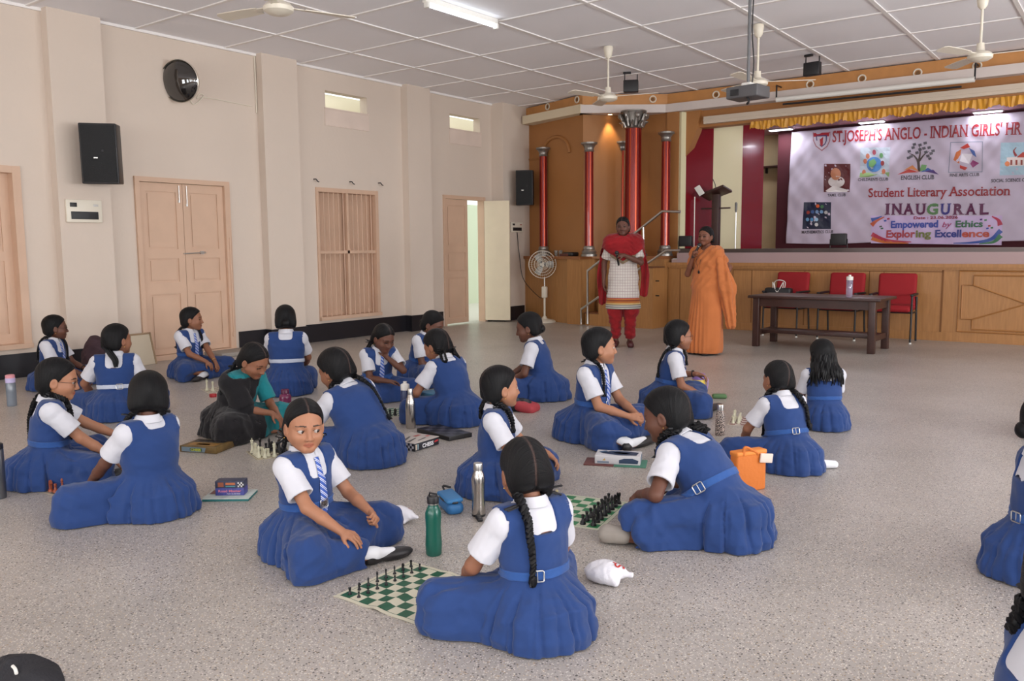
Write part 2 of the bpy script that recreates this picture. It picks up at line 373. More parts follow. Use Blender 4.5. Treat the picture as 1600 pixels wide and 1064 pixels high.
# window_1: shuttered window behind vertical bars
w1 = struct(empty('window_1', (0, 0, 0)))
f = MB(); a, b, z0, z1 = WIN; fw = 0.06
f.box((XL-0.2, a, z0), (XL+0.02, a+0.035, z1)); f.box((XL-0.2, b-fw, z0), (XL+0.02, b, z1)); f.box((XL-0.2, a+0.035, z1-fw), (XL+0.018, b-fw, z1)); f.box((XL-0.2, a+0.001, z0+0.001), (XL+0.05, b-0.001, z0+0.05))
f.build('window_frame', m_door, w1)
zm = (z0+z1)/2+0.03; ymid = (a+b)/2
f = MB(); f.box((XL-0.06, a+0.035, zm-0.022), (XL-0.005, b-fw, zm+0.022)); f.box((XL-0.06, ymid-0.02, z0+0.05), (XL-0.005, ymid+0.02, z1-fw)); f.build('window_rail', m_door, w1)
n = 12
for k in range(n):
    y = a+0.035+(b-fw-a-0.035)*(k+0.5)/n
    if abs(y-ymid) < 0.03: continue
    MB().tube([(XL-0.035, y, z0+0.04), (XL-0.035, y, z1-fw+0.01)], 0.0085, 8).build('window_bar', m_door, w1)
for s0, s1 in ((a+0.036, ymid-0.004), (ymid+0.004, b-fw-0.001)):
    q = MB(); leaf(q, s0, s1, z0+0.052, z1-fw-0.002, XL-0.12, 0.03, [(z0+0.12, zm-0.06), (zm+0.04, z1-fw-0.08)], 0.06); q.build('shutter', m_door, w1)
# window_2: only the edge of a pink frame shows at the left of the photograph
w2 = struct(empty('window_2', (0, 0, 0))); a, b, z0, z1 = W2
f = MB(); f.box((XL-0.2, a, z0), (XL+0.02, a+0.07, z1)); f.box((XL-0.2, b-0.08, z0), (XL+0.02, b, z1)); f.box((XL-0.2, a+0.07, z1-0.07), (XL+0.018, b-0.08, z1)); f.box((XL-0.2, a+0.001, z0+0.001), (XL+0.05, b-0.001, z0+0.05)); f.build('window_frame', m_door, w2)
q = MB(); leaf(q, a+0.07, b-0.08, z0+0.05, z1-0.07, XL-0.1, 0.03, [(z0+0.15, 1.2), (1.3, z1-0.15)]); q.build('shutter', m_door, w2)
# windows of the unseen right and back walls: frames with mullions
k = 3
for y0, y1, z0, z1 in rw:
    f = MB()
    for y in (y0, (y0+y1)/2-0.02, y1-0.04): f.box((XR+0.1, y, z0), (XR+0.16, y+0.04, z1))
    for z in (z0, 1.75, z1-0.04): f.box((XR+0.1, y0, z), (XR+0.16, y1, z+0.04))
    struct(f.build('window_%d' % k, m_door)); k += 1
for x0, x1, z0, z1 in bw:
    f = MB()
    for x in (x0, (x0+x1)/2-0.02, x1-0.04): f.box((x, YB-0.16, z0), (x+0.04, YB-0.1, z1))
    for z in (z0, 1.75, z1-0.04): f.box((x0, YB-0.16, z), (x1, YB-0.1, z+0.04))
    struct(f.build('window_%d' % k, m_door)); k += 1

# ---------------------------------------------------------------- stage shell
ZS = 1.09
A_, B_, C_ = (-8.97, 12.5), (-7.5, 11.98), (-6.85, 12.75)      # upper bay wall corners
E_ = (-6.22, 12.75)
def wallpath(pts, z0, z1, th=0.12):
    mb = MB()
    for (x0, y0), (x1, y1) in zip(pts, pts[1:]):
        d = Vector((x1-x0, y1-y0)); L = d.length; d /= L; nrm = Vector((-d.y, d.x))*th
        mb.prism([(x0, y0), (x1, y1), (x1+nrm.x, y1+nrm.y), (x0+nrm.x, y0+nrm.y)], z0, z1)
    return mb
struct(wallpath([(-9.25, 12.6), A_, B_, C_, E_, (-6.2, 13.1)], 1.1, 3.6).build('wall_front', m_orange))
# arched niche on the left facet: a raised rim
d = (Vector(B_)-Vector(A_)); L = d.length; d /= L
Ma = Matrix(((d.x, 0, d.y, A_[0]), (d.y, 0, -d.x, A_[1]), (0, 1, 0, 0), (0, 0, 0, 1)))    # local x along the facet, y up, z out of the wall
rim = MB(); pts = []
for k in range(25):
    t = math.pi*k/24; pts.append(Ma @ Vector((0.80-0.40*math.cos(t), 2.88+0.30*math.sin(t), 0.01)))
rim.tube(pts, 0.03, 8)
rim.add([Ma @ Vector((0.40, 2.88, 0.02)), Ma @ Vector((-0.1, 2.88, 0.02)), Ma @ Vector((-0.1, 2.84, 0.0)), Ma @ Vector((0.40, 2.84, 0.0))], [(0, 1, 2, 3)])
struct(rim.build('trim_5', m_orange))
# lower plinth wall with a ledge
LW = [(-8.97, 12.36), (-7.46, 11.86), (-7.42, 12.30), (-6.16, 12.30)]
struct(wallpath([(-9.0, 12.36), LW[1], LW[2], LW[3]], 0, 1.09, 0.3).build('trim_18', m_wood))
lg = MB(); lg.prism([(-8.97, 12.30), (-7.45, 11.80), (-7.37, 12.26), (-6.16, 12.26), (-6.16, 12.8), (-6.85, 12.8), (-7.5, 12.1), (-8.97, 12.7)], 1.09, 1.14); struct(lg.build('trim_6', mat('ledge_wood', (150, 92, 50), 0.4)))
# orange frieze, white moulding
FP = [(-8.97, 12.36), (-7.45, 11.88), (-6.35, 12.72), (XR, 12.86)]
def offs(pts, o):   # shift towards the hall
    return [(x+(0.0), y-o) for x, y in pts]
struct(wallpath([(-8.99, 12.42)]+FP[1:], 3.58, ZC-0.02, 0.25).build('trim_7', m_trim))
mo = wallpath(offs([(-8.92, 12.3)]+FP[1:2], 0.07), 3.46, 3.60, 0.3); struct(mo.build('trim_8', mat('cream_moulding', (222, 206, 178), 0.6)))
struct(wallpath(offs(FP[1:], 0.06), 3.46, 3.59, 0.3).build('trim_9', m_beam))
# soffit over the bay
sf = MB(); sf.prism([(-8.97, 12.36), (-7.45, 11.9), (-6.35, 12.7), (-6.05, 13.1), (-8.97, 13.1)], 3.47, 3.5); struct(sf.build('trim_10', m_orange))
# proscenium lintel, tube strip under it, pilaster at its left end
li = MB(); li.box((-6.3, 12.88, 3.195), (XR, 13.1, 3.58)); struct(li.build('wall_lintel', m_orange))
st = MB(); st.box((-5.75, 12.80, 3.235), (XR, 12.88, 3.35)); st.box((-5.75, 12.79, 3.28), (XR, 12.80, 3.31)); struct(st.build('trim_11', mat('grey_cream_strip', (206, 190, 172), 0.5)))
pi = MB(); pi.box((-6.34, 12.70, 1.14), (-6.13, 13.05, 3.5)); pi.prism([(-6.13, 3.47), (-6.13, 2.7), (-6.06, 2.72), (-5.86, 3.15), (-5.80, 3.47)], -12.98, -12.80, Matrix.Rotation(R(90), 4, 'X')); struct(pi.build('trim_12', m_orange))
# stage platform: panelled front
pf = MB(); pf.box((-6.15, YS, 0.0), (XR, 17.0, 1.03)); struct(pf.build('stage', m_wood))
struct(MB().box((-6.1, YS+0.01, 1.03), (XR, 17.0, ZS)).build('stage_floor', mat('dusty_stage_boards', (176, 150, 144), 0.5)))
cn = MB(); cn.box((-6.2, YS-0.05, 0.985), (XR, YS+0.05, 1.035)); cn.box((-6.2, YS-0.03, 0.955), (XR, YS+0.03, 0.985)); cn.box((-6.1, YS-0.012, 0.0), (XR, YS, 0.12)); struct(cn.build('trim_13', m_wood))
kb = MB(); kb.box((-6.0, YS+0.0, 1.035), (XR, YS+0.1, 1.19)); struct(kb.build('trim_14', mat('mauve_kerb', (172, 146, 146), 0.45)))
rl = MB(); rl.box((-6.0, YS+0.06, 1.19), (XR, YS+0.3, 1.225)); rl.box((-6.0, YS+0.03, 1.225), (XR, YS+0.06, 1.25)); struct(rl.build('trim_15', mat('grey_metal_trough', (92, 82, 80), 0.3, metal=0.7)))
# joints and raised lozenge mouldings on the panelled front
jn = MB()
def seam(x, z0=0.12, z1=0.93, wd=0.006): jn.box((x-wd, YS-0.004, z0), (x+wd, YS+0.001, z1))
for x in (-5.94, -5.05, -4.75, -3.95, -3.05, -2.86): seam(x)
seam(-2.12, 0.0, 0.95, 0.012)
jn.box((-5.05, YS-0.004, 0.92), (-2.12, YS+0.001, 0.932))
struct(jn.build('trim_16', m_groove))
lz = MB()
def mould(pts, closed=True): lz.tube([(x, YS-0.004, z) for x, z in pts], 0.011, 6, closed)
def loz(cx, cz=0.53, hw=0.74, hh=0.355, n=0.13):
    mould([(cx-hw+n, cz+hh), (cx+hw-n, cz+hh), (cx+hw-n, cz+hh-n), (cx+hw, cz+hh-n), (cx+hw, cz-hh+n), (cx+hw-n, cz-hh+n), (cx+hw-n, cz-hh), (cx-hw+n, cz-hh), (cx-hw+n, cz-hh+n), (cx-hw, cz-hh+n), (cx-hw, cz+hh-n), (cx-hw+n, cz+hh-n)])
    mould([(cx-hw+n, cz+hh-n), (cx+hw-n, cz-hh+n)], False); mould([(cx-hw+n, cz-hh+n), (cx+hw-n, cz+hh-n)], False)
for cx in (-1.14, 0.66, 2.5): loz(cx)
for x0, x1 in ((-1.92, -0.3), (-0.2, 1.5), (1.7, 3.3)): mould([(x0, 0.14), (x1, 0.14), (x1, 0.94), (x0, 0.94)])
mould([(-5.62, 0.3), (-5.42, 0.3), (-5.42, 0.34), (-5.36, 0.38), (-5.36, 0.66), (-5.42, 0.7), (-5.42, 0.74), (-5.62, 0.74), (-5.62, 0.7), (-5.68, 0.66), (-5.68, 0.38), (-5.62, 0.34)])
struct(lz.build('trim_17', mat('dark_wood_moulding', (160, 108, 56), 0.45)))
# stage interior
struct(MB().box((-7.2, 16.5, ZS), (XR, 16.65, 3.7)).build('wall_stage', m_backwall))
struct(MB().box((-7.2, 12.95, 3.45), (XR, 16.6, 3.55)).build('ceiling_stage', m_pinkstage))
# glossy striped wing wall on the left of the stage
P0, P1 = Vector((-5.98, 12.98)), Vector((-5.4, 14.5)); dd = P1-P0
def wing(px0, px1, z1=3.45):
    def hit(px):
        d = ray(px, 388); n = Vector((-dd.y, dd.x)); t = (P0.x*n.x+P0.y*n.y)/(d[0]*n.x+d[1]*n.y); return (d[0]*t, d[1]*t)
    a, b = hit(px0), hit(px1); nn = Vector((-dd.y, dd.x)).normalized()*0.06
    return [(a[0], a[1]), (b[0], b[1]), (b[0]+nn.x, b[1]+nn.y), (a[0]+nn.x, a[1]+nn.y)]
for i, (a, b, m) in enumerate(((1062, 1070, m_cream), (1070, 1112, m_maroon), (1112, 1157, m_cream), (1157, 1190, m_maroon))):
    mb = MB(); mb.prism(wing(a, b), ZS, 3.45); struct(mb.build('wall_wing_%d' % (i+1), m))
struct(MB().box((-7.2, 12.95, ZS), (-7.1, 16.6, 3.5)).build('wall_stage_side', m_backwall))
# ---------------------------------------------------------------- figures: smooth solids meshed with sparse surface nets
f32 = np.float32
def V(*a): return np.array(a, f32)
def nrm(v): v = np.asarray(v, f32); return v/max(1e-9, float(np.linalg.norm(v)))
def rc(p, a, b, r1, r2):
    a = np.asarray(a, f32); ba = np.asarray(b, f32)-a; pa = p-a
    t = np.clip(pa@ba/max(1e-9, float(ba@ba)), 0, 1).astype(f32)
    return np.linalg.norm(pa-t[:, None]*ba, axis=1)-(r1+(r2-r1)*t)
def ell(p, c, r, M=None):
    q = p-np.asarray(c, f32)
    if M is not None: q = q@M
    r = np.asarray(r, f32); k0 = np.linalg.norm(q/r, axis=1); k1 = np.linalg.norm(q/(r*r), axis=1)
    return k0*(k0-1)/np.maximum(k1, 1e-6)
def smin(a, b, k):
    h = np.maximum(k-np.abs(a-b), 0)/k; return np.minimum(a, b)-h*h*k*0.25
def smax(a, b, k): return -smin(-a, -b, k)
def near(p, c, rad, fn):
    """fn evaluated only inside a ball, a safe bound elsewhere"""
    d = np.linalg.norm(p-np.asarray(c, f32), axis=1)-rad
    out = np.maximum(d, 0)+0.03
    m = d < 0.0
    if m.any(): out[m] = fn(p[m])
    return out.astype(f32)
def snet(fn, lo, hi, h, levels=3, tol=2.1):
    lo = np.asarray(lo, f32); hi = np.asarray(hi, f32); H = h*2**levels
    n = np.ceil((hi-lo)/H).astype(int)
    ix = np.stack(np.meshgrid(*[np.arange(k) for k in n], indexing='ij'), -1).reshape(-1, 3)
    off = np.array([(i, j, k) for i in (0, 1) for j in (0, 1) for k in (0, 1)])
    for lv in range(levels, -1, -1):
        s = h*2**lv
        d = fn((lo+(ix+0.5)*s).astype(f32)); ix = ix[np.abs(d) < s*0.87*tol+0.001]
        if lv: ix = (ix[:, None, :]*2+off[None]).reshape(-1, 3)
    B = 4096
    key = lambda q: (q[..., 0]*B+q[..., 1])*B+q[..., 2]
    ck = key(ix); o = np.argsort(ck); ix = ix[o]; ck = ck[o]
    cc = key(ix[:, None, :]+off[None])
    uk, inv = np.unique(cc.ravel(), return_inverse=True); inv = inv.reshape(-1, 8)
    ui = np.stack([uk//(B*B), uk//B % B, uk % B], -1)
    d = fn((lo+ui*h).astype(f32)); ins = d < 0
    cv = d[inv]; ci = ins[inv]; act = ci.any(1) & ~ci.all(1)
    ax = ix[act]; av = cv[act]; aks = ck[act]
    E = [(a, b) for a in range(8) for b in range(8) if a < b and np.abs(off[a]-off[b]).sum() == 1]
    pos = np.zeros((len(ax), 3), f32); cnt = np.zeros(len(ax), f32)
    for a, b in E:
        m = (av[:, a] < 0) != (av[:, b] < 0); t = av[m, a]/(av[m, a]-av[m, b])
        pos[m] += off[a]+(off[b]-off[a])*t[:, None]; cnt[m] += 1
    verts = lo+(ax+pos/cnt[:, None])*h
    faces = []
    for axs in range(3):
        e = np.zeros(3, int); e[axs] = 1; b = np.zeros(3, int); b[(axs+1) % 3] = 1; c = np.zeros(3, int); c[(axs+2) % 3] = 1
        k2 = key(ui+e); j = np.searchsorted(uk, k2); j[j >= len(uk)] = 0; ok = uk[j] == k2
        m = ok & (ins != ins[j]); q = ui[m]; fl = ins[m]
        quad = []; good = np.ones(len(q), bool)
        for dd in (0*b, b, b+c, c):
            kk = key(q-dd); i = np.searchsorted(aks, kk); i[i >= len(aks)] = 0; good &= (aks[i] == kk) & ((q-dd).min(1) >= 0); quad.append(i)
        Q = np.stack(quad, 1)[good]; fl = fl[good]; Q[fl] = Q[fl][:, ::-1]; faces.append(Q[:, ::-1])
    return verts.astype(f32), np.concatenate(faces)
def np_obj(name, verts, faces, m, parent=None, colr=None, extra=None, smooth=1):
    me = bpy.data.meshes.new(name); nv, nf = len(verts), len(faces)
    me.vertices.add(nv); me.vertices.foreach_set('co', np.asarray(verts, f32).ravel())
    me.loops.add(nf*4); me.loops.foreach_set('vertex_index', np.asarray(faces, np.int32).ravel())
    me.polygons.add(nf); me.polygons.foreach_set('loop_start', np.arange(nf, dtype=np.int32)*4)
    me.polygons.foreach_set('use_smooth', np.ones(nf, bool)); me.update(calc_edges=True)
    if colr is not None:
        a = me.attributes.new('Col', 'FLOAT_COLOR', 'POINT'); a.data.foreach_set('color', np.concatenate([colr, np.ones((nv, 1))], 1).astype(f32).ravel())
    for k, vv in (extra or {}).items():
        a = me.attributes.new(k, 'FLOAT', 'POINT'); a.data.foreach_set('value', np.asarray(vv, f32))
    me.materials.append(m)
    o = bpy.data.objects.new(name, me); col.objects.link(o)
    if parent is not None: o.parent = parent
    return o
def relax(v, f, it=1, w=0.5):
    for _ in range(it):
        acc = np.zeros_like(v); n = np.zeros(len(v), f32)
        for a, b in ((0, 1), (1, 2), (2, 3), (3, 0)):
            np.add.at(acc, f[:, a], v[f[:, b]]); np.add.at(n, f[:, a], 1)
        v = v*(1-w)+acc/np.maximum(n, 1)[:, None]*w
    return v
class Wrinkle:
    def __init__(s, seed, freqs=((26, .003), (45, .0022), (80, .0011))):
        r = np.random.RandomState(seed); s.w = []
        for k, a in freqs:
            for _ in range(3):
                d = r.normal(size=3); d /= np.linalg.norm(d); e = r.normal(size=3); e /= np.linalg.norm(e)
                s.w.append(((d*k).astype(f32), (e*k*0.6).astype(f32), r.uniform(0, 6.3), a/1.7))
    def __call__(s, p):
        out = 0
        for d, e, ph, a in s.w: out = out+a*(1-np.abs(np.sin(p@d+ph+1.3*np.sin(p@e+ph*2)))*1.6)
        return out

# ------------------------------------------------ figure materials
def fabric(name, c, rough=0.85, weave=0.06, var=0.05):
    return mat(name, c, rough, bump=weave, bscale=900, var=var, vscale=6, spec=0.25, sheen=0.15)
m_blue = fabric('royal_blue_cotton', (37, 62, 114))
m_belt = fabric('blue_belt_cloth', (46, 82, 144))
m_belt2 = fabric('white_striped_belt', (190, 196, 212))
m_shirt = fabric('white_cotton', (204, 203, 210), var=0.02)
m_skin = mat('skin', (150, 100, 75), 0.5, attr='Col', bump=0.03, bscale=300, spec=0.35)
m_skin.node_tree.nodes['Principled BSDF'].inputs['Subsurface Weight'].default_value = 0.06
m_skin.node_tree.nodes['Principled BSDF'].inputs['Subsurface Radius'].default_value = (0.012, 0.005, 0.003)
m_shoe = mat('black_leather', (34, 31, 33), 0.4); m_sole = mat('grey_sole', (150, 142, 134), 0.8, var=0.08, vscale=20)
m_sock = fabric('white_sock', (228, 228, 232)); m_ribbon = mat('black_ribbon', (24, 23, 27), 0.5)
m_eye = mat('eye_white', (168, 158, 152), 0.3); m_iris = mat('iris_brown', (38, 22, 16), 0.1); m_gold = mat('gold', (212, 170, 90), 0.3, metal=1)
m_glass_rim = mat('spectacle_rim', (40, 30, 28), 0.3)
def hair_mat():
    m = mat('black_hair', (14, 13, 15), 0.5, spec=0.22); nt = m.node_tree; b = nt.nodes['Principled BSDF']
    a = nt.nodes.new('ShaderNodeAttribute'); a.attribute_name = 'strand'
    n = nt.nodes.new('ShaderNodeTexNoise'); n.noise_dimensions = '1D'; n.inputs['Scale'].default_value = 60; n.inputs['Detail'].default_value = 4
    nt.links.new(a.outputs['Fac'], n.inputs['W'])
    bp = nt.nodes.new('ShaderNodeBump'); bp.inputs['Strength'].default_value = 0.9; bp.inputs['Distance'].default_value = 0.004
    nt.links.new(n.outputs['Fac'], bp.inputs['Height']); nt.links.new(bp.outputs[0], b.inputs['Normal'])
    at = nt.nodes.new('ShaderNodeAttribute'); at.attribute_name = 'part'
    mx = nt.nodes.new('ShaderNodeMix'); mx.data_type = 'RGBA'; nt.links.new(at.outputs['Fac'], mx.inputs[0])
    mx.inputs[6].default_value = (*lin((14, 13, 15)), 1); mx.inputs[7].default_value = (*lin((78, 60, 55)), 1)
    nt.links.new(mx.outputs[2], b.inputs['Base Color'])
    return m
m_hair = hair_mat()
def tie_mat():
    m = mat('striped_tie', (60, 96, 180), 0.6); nt = m.node_tree; b = nt.nodes['Principled BSDF']
    a = nt.nodes.new('ShaderNodeAttribute'); a.attribute_name = 'stripe'
    cr = nt.nodes.new('ShaderNodeValToRGB'); cr.color_ramp.interpolation = 'CONSTANT'
    mo = nt.nodes.new('ShaderNodeMath'); mo.operation = 'FRACT'; nt.links.new(a.outputs['Fac'], mo.inputs[0]); nt.links.new(mo.outputs[0], cr.inputs[0])
    e = cr.color_ramp.elements; e[0].position = 0; e[0].color = (*lin((54, 88, 172)), 1); e[1].position = 0.42; e[1].color = (*lin((226, 228, 236)), 1)
    for p, c in ((0.56, (54, 88, 172)), (0.72, (216, 220, 234)), (0.84, (54, 88, 172))):
        q = e.new(p); q.color = (*lin(c), 1)
    nt.links.new(cr.outputs[0], b.inputs['Base Color']); return m
m_tie = tie_mat()

# ------------------------------------------------ one figure
def rotm(yaw=0, pitch=0, roll=0):
    """columns right, forward, up; yaw turns to the right, pitch looks down, roll tips to the right"""
    M = Matrix.Rotation(-R(yaw), 3, 'Z') @ Matrix.Rotation(-R(pitch), 3, 'X') @ Matrix.Rotation(R(roll), 3, 'Y')
    return np.array(M, f32)
def ik(S, W, l1, l2, hint):
    S = np.asarray(S, f32); W = np.asarray(W, f32); d = W-S; L = float(np.linalg.norm(d)); mx = (l1+l2)*0.995
    if L > mx: W = S+d/L*mx; d = W-S; L = mx
    u = d/L; a = (l1*l1-l2*l2+L*L)/(2*L); hgt = math.sqrt(max(1e-6, l1*l1-a*a))
    h = np.asarray(hint, f32); h = h-u*float(h@u); h = nrm(h)
    return S+u*a+h*hgt, W
class Fig: pass
def head_sdf(q):
    """q in head space: x to the right, y to the front, z up, eyes at z = 0"""
    ax = np.abs(q[:, 0]); m = np.stack([ax, q[:, 1], np.where(q[:, 2] < -.012, (q[:, 2]+.012)/.86-.012, q[:, 2])], 1)
    d = ell(m, (0, -.014, .030), (.070, .087, .076))
    d = smin(d, ell(m, (0, .026, -.030), (.059, .052, .072)), .03)
    d = smin(d, rc(m, (.046, .000, -.044), (.008, .055, -.086), .023, .018), .03)
    d = smin(d, rc(m, (0, .057, -.088), (.006, .057, -.089), .014, .014), .018)
    d = smin(d, ell(m, (.034, .045, -.030), (.025, .026, .025)), .025)
    d = smin(d, rc(m, (.012, .066, .019), (.036, .056, .017), .012, .011), .016)
    d = smax(d, -ell(m, (.031, .084, .000), (.019, .015, .013)), .014)
    n = smin(rc(m, (0, .072, .010), (0, .090, -.030), .0075, .0100), ell(m, (.0105, .082, -.034), (.0075, .010, .0075)), .006)
    d = smin(d, n, .008)
    lip = smin(rc(m, (0, .0785, -.0565), (.020, .066, -.060), .0058, .0028), rc(m, (0, .0770, -.0665), (.018, .066, -.061), .0070, .0030), .002)
    d = smin(d, lip, .006)
    # lids around an almond opening
    e = np.array((.031, .0620, .0), f32)
    sh = np.linalg.norm(m-e, axis=1)-.0156
    opn = np.abs(m[:, 2]-.0005-(m[:, 0]-.031)*.10)-(.0062-((m[:, 0]-.031)/.0156)**2*.0062)
    d = smin(d, smax(sh, -opn, .002), .003)
    ear = ell(m, (.074, -.010, -.012), (.0085, .019, .029)); ear = smax(ear, -ell(m, (.083, -.006, -.010), (.006, .011, .019)), .004)
    return smin(d, ear, .007)
def head_cols(q, base, lipc, brow):
    q = q.copy(); q[:, 2] = np.where(q[:, 2] < -.012, (q[:, 2]+.012)/.86-.012, q[:, 2]); c = np.repeat(np.asarray(base, f32)[None], len(q), 0); ax = np.abs(q[:, 0]); fr = q[:, 1] > .03
    lip = fr & (q[:, 2] < -.0515) & (q[:, 2] > -.0735) & (ax < .0225) & ((ax/.0225)**2+((q[:, 2]+.062)/.0105)**2 < 1)
    c[lip] = lipc
    c[fr & (np.abs(q[:, 2]+.0613) < .0012) & (ax < .021) & lip] *= 0.55  # shade of the mouth slit painted into the lip colour
    bz = .0236-np.maximum(ax-.033, 0)*.20-np.maximum(.02-ax, 0)*.05; bw = fr & (ax > .013) & (ax < .052) & (np.abs(q[:, 2]-bz) < .0029*(1.15-np.abs(ax-.026)/.035))
    c[bw] = brow
    lash = fr & (np.abs(ax-.031) < .015) & (np.abs(q[:, 2]-(.0066-((ax-.031)/.0156)**2*.0045)) < .0013); c[lash] = brow
    nos = fr & (np.abs(ax-.0075) < .0035) & (q[:, 2] < -.0395) & (q[:, 2] > -.046) & (q[:, 1] > .072); c[nos] *= 0.4  # shade inside the nostrils painted into the skin colour
    return c
def make_hand(W, dirv, pn, curl, side, spread=1.0, thumb=1.0, sc_=1.0, fan=0.0):
    """primitives of a hand: palm, four unequal bent fingers, thumb leaving the side of the palm"""
    d = nrm(dirv); n = nrm(np.asarray(pn, f32)-d*float(np.dot(pn, d))); lat = np.cross(d, n)*side   # lat points to the thumb side
    if side > 0: lat = np.cross(n, d)
    else: lat = np.cross(d, n)
    P = []; s = sc_
    P.append(('p', W, W+d*.030*s+lat*.004*s, .0205*s, .0200*s))
    P.append(('p', W+d*.028*s+lat*.018*s, W+d*.068*s+lat*.022*s, .0140*s, .0125*s))
    P.append(('p', W+d*.028*s-lat*.012*s, W+d*.062*s-lat*.021*s, .0140*s, .0115*s))
    P.append(('p', W+d*.040*s, W+d*.069*s+lat*.004*s, .0145*s, .0125*s))
    fl = (.064, .072, .067, .052); fo = (.0265, .0095, -.0085, -.0245); fb = (.068, .073, .070, .061); fr = (.0084, .0087, .0083, .0074)
    tips = []
    for i in range(4):
        b = W+d*fb[i]*s+lat*fo[i]*s*1.02; a = 0.0; cur = b; dd0 = nrm(d+lat*(fo[i]*3.2*spread+fan))
        for j, (q, rr) in enumerate(((.46, 1.0), (.31, .93), (.23, .84))):
            a += R(curl[j] if not hasattr(curl[0], '__len__') else curl[i][j])
            dj = dd0*math.cos(a)+n*math.sin(a); nx = cur+dj*fl[i]*q*s
            P.append(('f%d' % i, cur, nx, fr[i]*rr*s, fr[i]*rr*.93*s)); cur = nx
        tips.append((cur, nrm(dj*math.sin(0)+dd0*-math.sin(a)*0+(-n*math.cos(a)+dd0*math.sin(a)))))
    tb = W+d*.022*s+lat*.020*s+n*.006*s; t1 = nrm(d*.62+lat*.72*thumb+n*.30); t2 = nrm(d*.86+lat*.38*thumb+n*.34)
    P.append(('p', W+d*.012*s+lat*.010*s, tb+t1*.018*s, .0150*s, .0125*s))
    P.append(('t', tb+t1*.012*s, tb+t1*.040*s, .0110*s, .0098*s)); P.append(('t', tb+t1*.040*s, tb+t1*.040*s+t2*.030*s, .0096*s, .0080*s))
    return P, tips
def hand_sdf(p, P):
    palm = None; fin = {}
    for k, a, b, r1, r2 in P:
        d = rc(p, a, b, r1, r2)
        if k == 'p': palm = d if palm is None else smin(palm, d, .010)
        elif k in fin: fin[k] = smin(fin[k], d, .003)
        else: fin[k] = d
    f = None
    for d in fin.values(): f = d if f is None else np.minimum(f, d)
    return smin(palm, f, .007)

def solve(spec):
    """joints of a figure, root at the floor under the pelvis, facing +y, +x is the figure's right"""
    g = Fig(); g.s = spec.get('s', 1.0)
    stand = spec.get('stand', False)
    ln, sd, tw = R(spec.get('lean', 8)), R(spec.get('side', 0)), spec.get('twist', 0)
    g.P0 = V(*spec.get('pel', (0, 0, .105)))
    def dirv(k): return nrm((math.sin(sd*k), math.sin(ln*k)*math.cos(sd*k), math.cos(ln*k)*math.cos(sd*k)))
    sl = spec.get('spine', (.125, .145, .135))
    g.d0, g.d1, g.d2 = dirv(.5), dirv(.9), dirv(1.2)
    g.P1 = g.P0+g.d0*sl[0]; g.P2 = g.P1+g.d1*sl[1]; g.N = g.P2+g.d2*sl[2]
    def frame(d, k):
        a = R(tw*k); x = V(math.cos(a), -math.sin(a), 0); x = nrm(x-d*float(x@d)); return np.stack([x, np.cross(d, x), d], 1)
    g.M0, g.M1, g.M2 = frame(g.d0, .3), frame(g.d1, .7), frame(g.d2, 1)
    g.Mh = rotm(*spec.get('head', (0, 5, 0)))
    nd = nrm(g.d2*.6+V(0, 0, 1)*.4+g.Mh[:, 1]*.15); g.NT = g.N+nd*spec.get('neck', .049)
    g.hs = spec.get('hsc', 1.25); g.H = g.NT-g.Mh@V(0, -.022, -.080)*g.hs
    sw = spec.get('shw', .137); sh = spec.get('shrug', (0, 0))
    g.S = [g.N-g.M2[:, 2]*(.036-sh[i])+g.M2[:, 0]*sw*sg+g.M2[:, 1]*spec.get('shfwd', .01) for i, sg in enumerate((1, -1))]
    L1, L2 = spec.get('arm', (.235, .205))
    g.E = []; g.W = []; g.hands = []
    for i, sg in enumerate((1, -1)):
        a = spec.get('ra' if i == 0 else 'la', {})
        hint = a.get('hint', (sg*.6, -.6, -.5)); W0 = V(*a.get('w', (sg*.16, .22, .16)))
        e, wv = ik(g.S[i], W0, L1, L2, hint); g.E.append(e); g.W.append(wv)
        dv = a.get('dir'); fd = nrm(wv-e); dv = nrm(dv) if dv is not None else nrm(fd+V(0, 0, -.3))
        pn = V(*a.get('palm', (-sg*.25, 0, -1)))
        g.hands.append(make_hand(wv+fd*.006, dv, pn, a.get('curl', (25, 30, 20)), sg, a.get('spread', 1), a.get('thumb', 1), spec.get('hand', .92), a.get('fan', 0)))
    g.hip = [V(.085*sg, 0, g.P0[2]-.01) for sg in (1, -1)]
    K = spec.get('knee', ((.305, .275, .125), (-.305, .275, .125))); A = spec.get('ank', ((-.03, .30, .045), (.03, .27, .045))); T_ = spec.get('toe', ((-.16, .33, .035), (.16, .30, .035)))
    g.K = [V(*k) for k in K]; g.A = [V(*k) for k in A]; g.T = [V(*k) for k in T_]
    fat = spec.get('fat', 1.0)
    def tor(p):
        d = ell(p, g.P0+V(0, -.01, 0), (.145*fat, .112*fat, .100), g.M0)
        d = smin(d, ell(p, g.P1, (.121*fat, .090*fat, .108), g.M1), .06)
        d = smin(d, ell(p, g.P2+g.M1[:, 1]*.004, (.134*fat, .095*fat, .125), g.M1), .06)
        d = smin(d, rc(p, g.S[0], g.S[1], .046, .046), .06)
        for i in (0, 1): d = smin(d, rc(p, g.S[i], g.N-g.M2[:, 2]*.004, .038, .038), .04)
        return d
    g.tor = tor
    return g
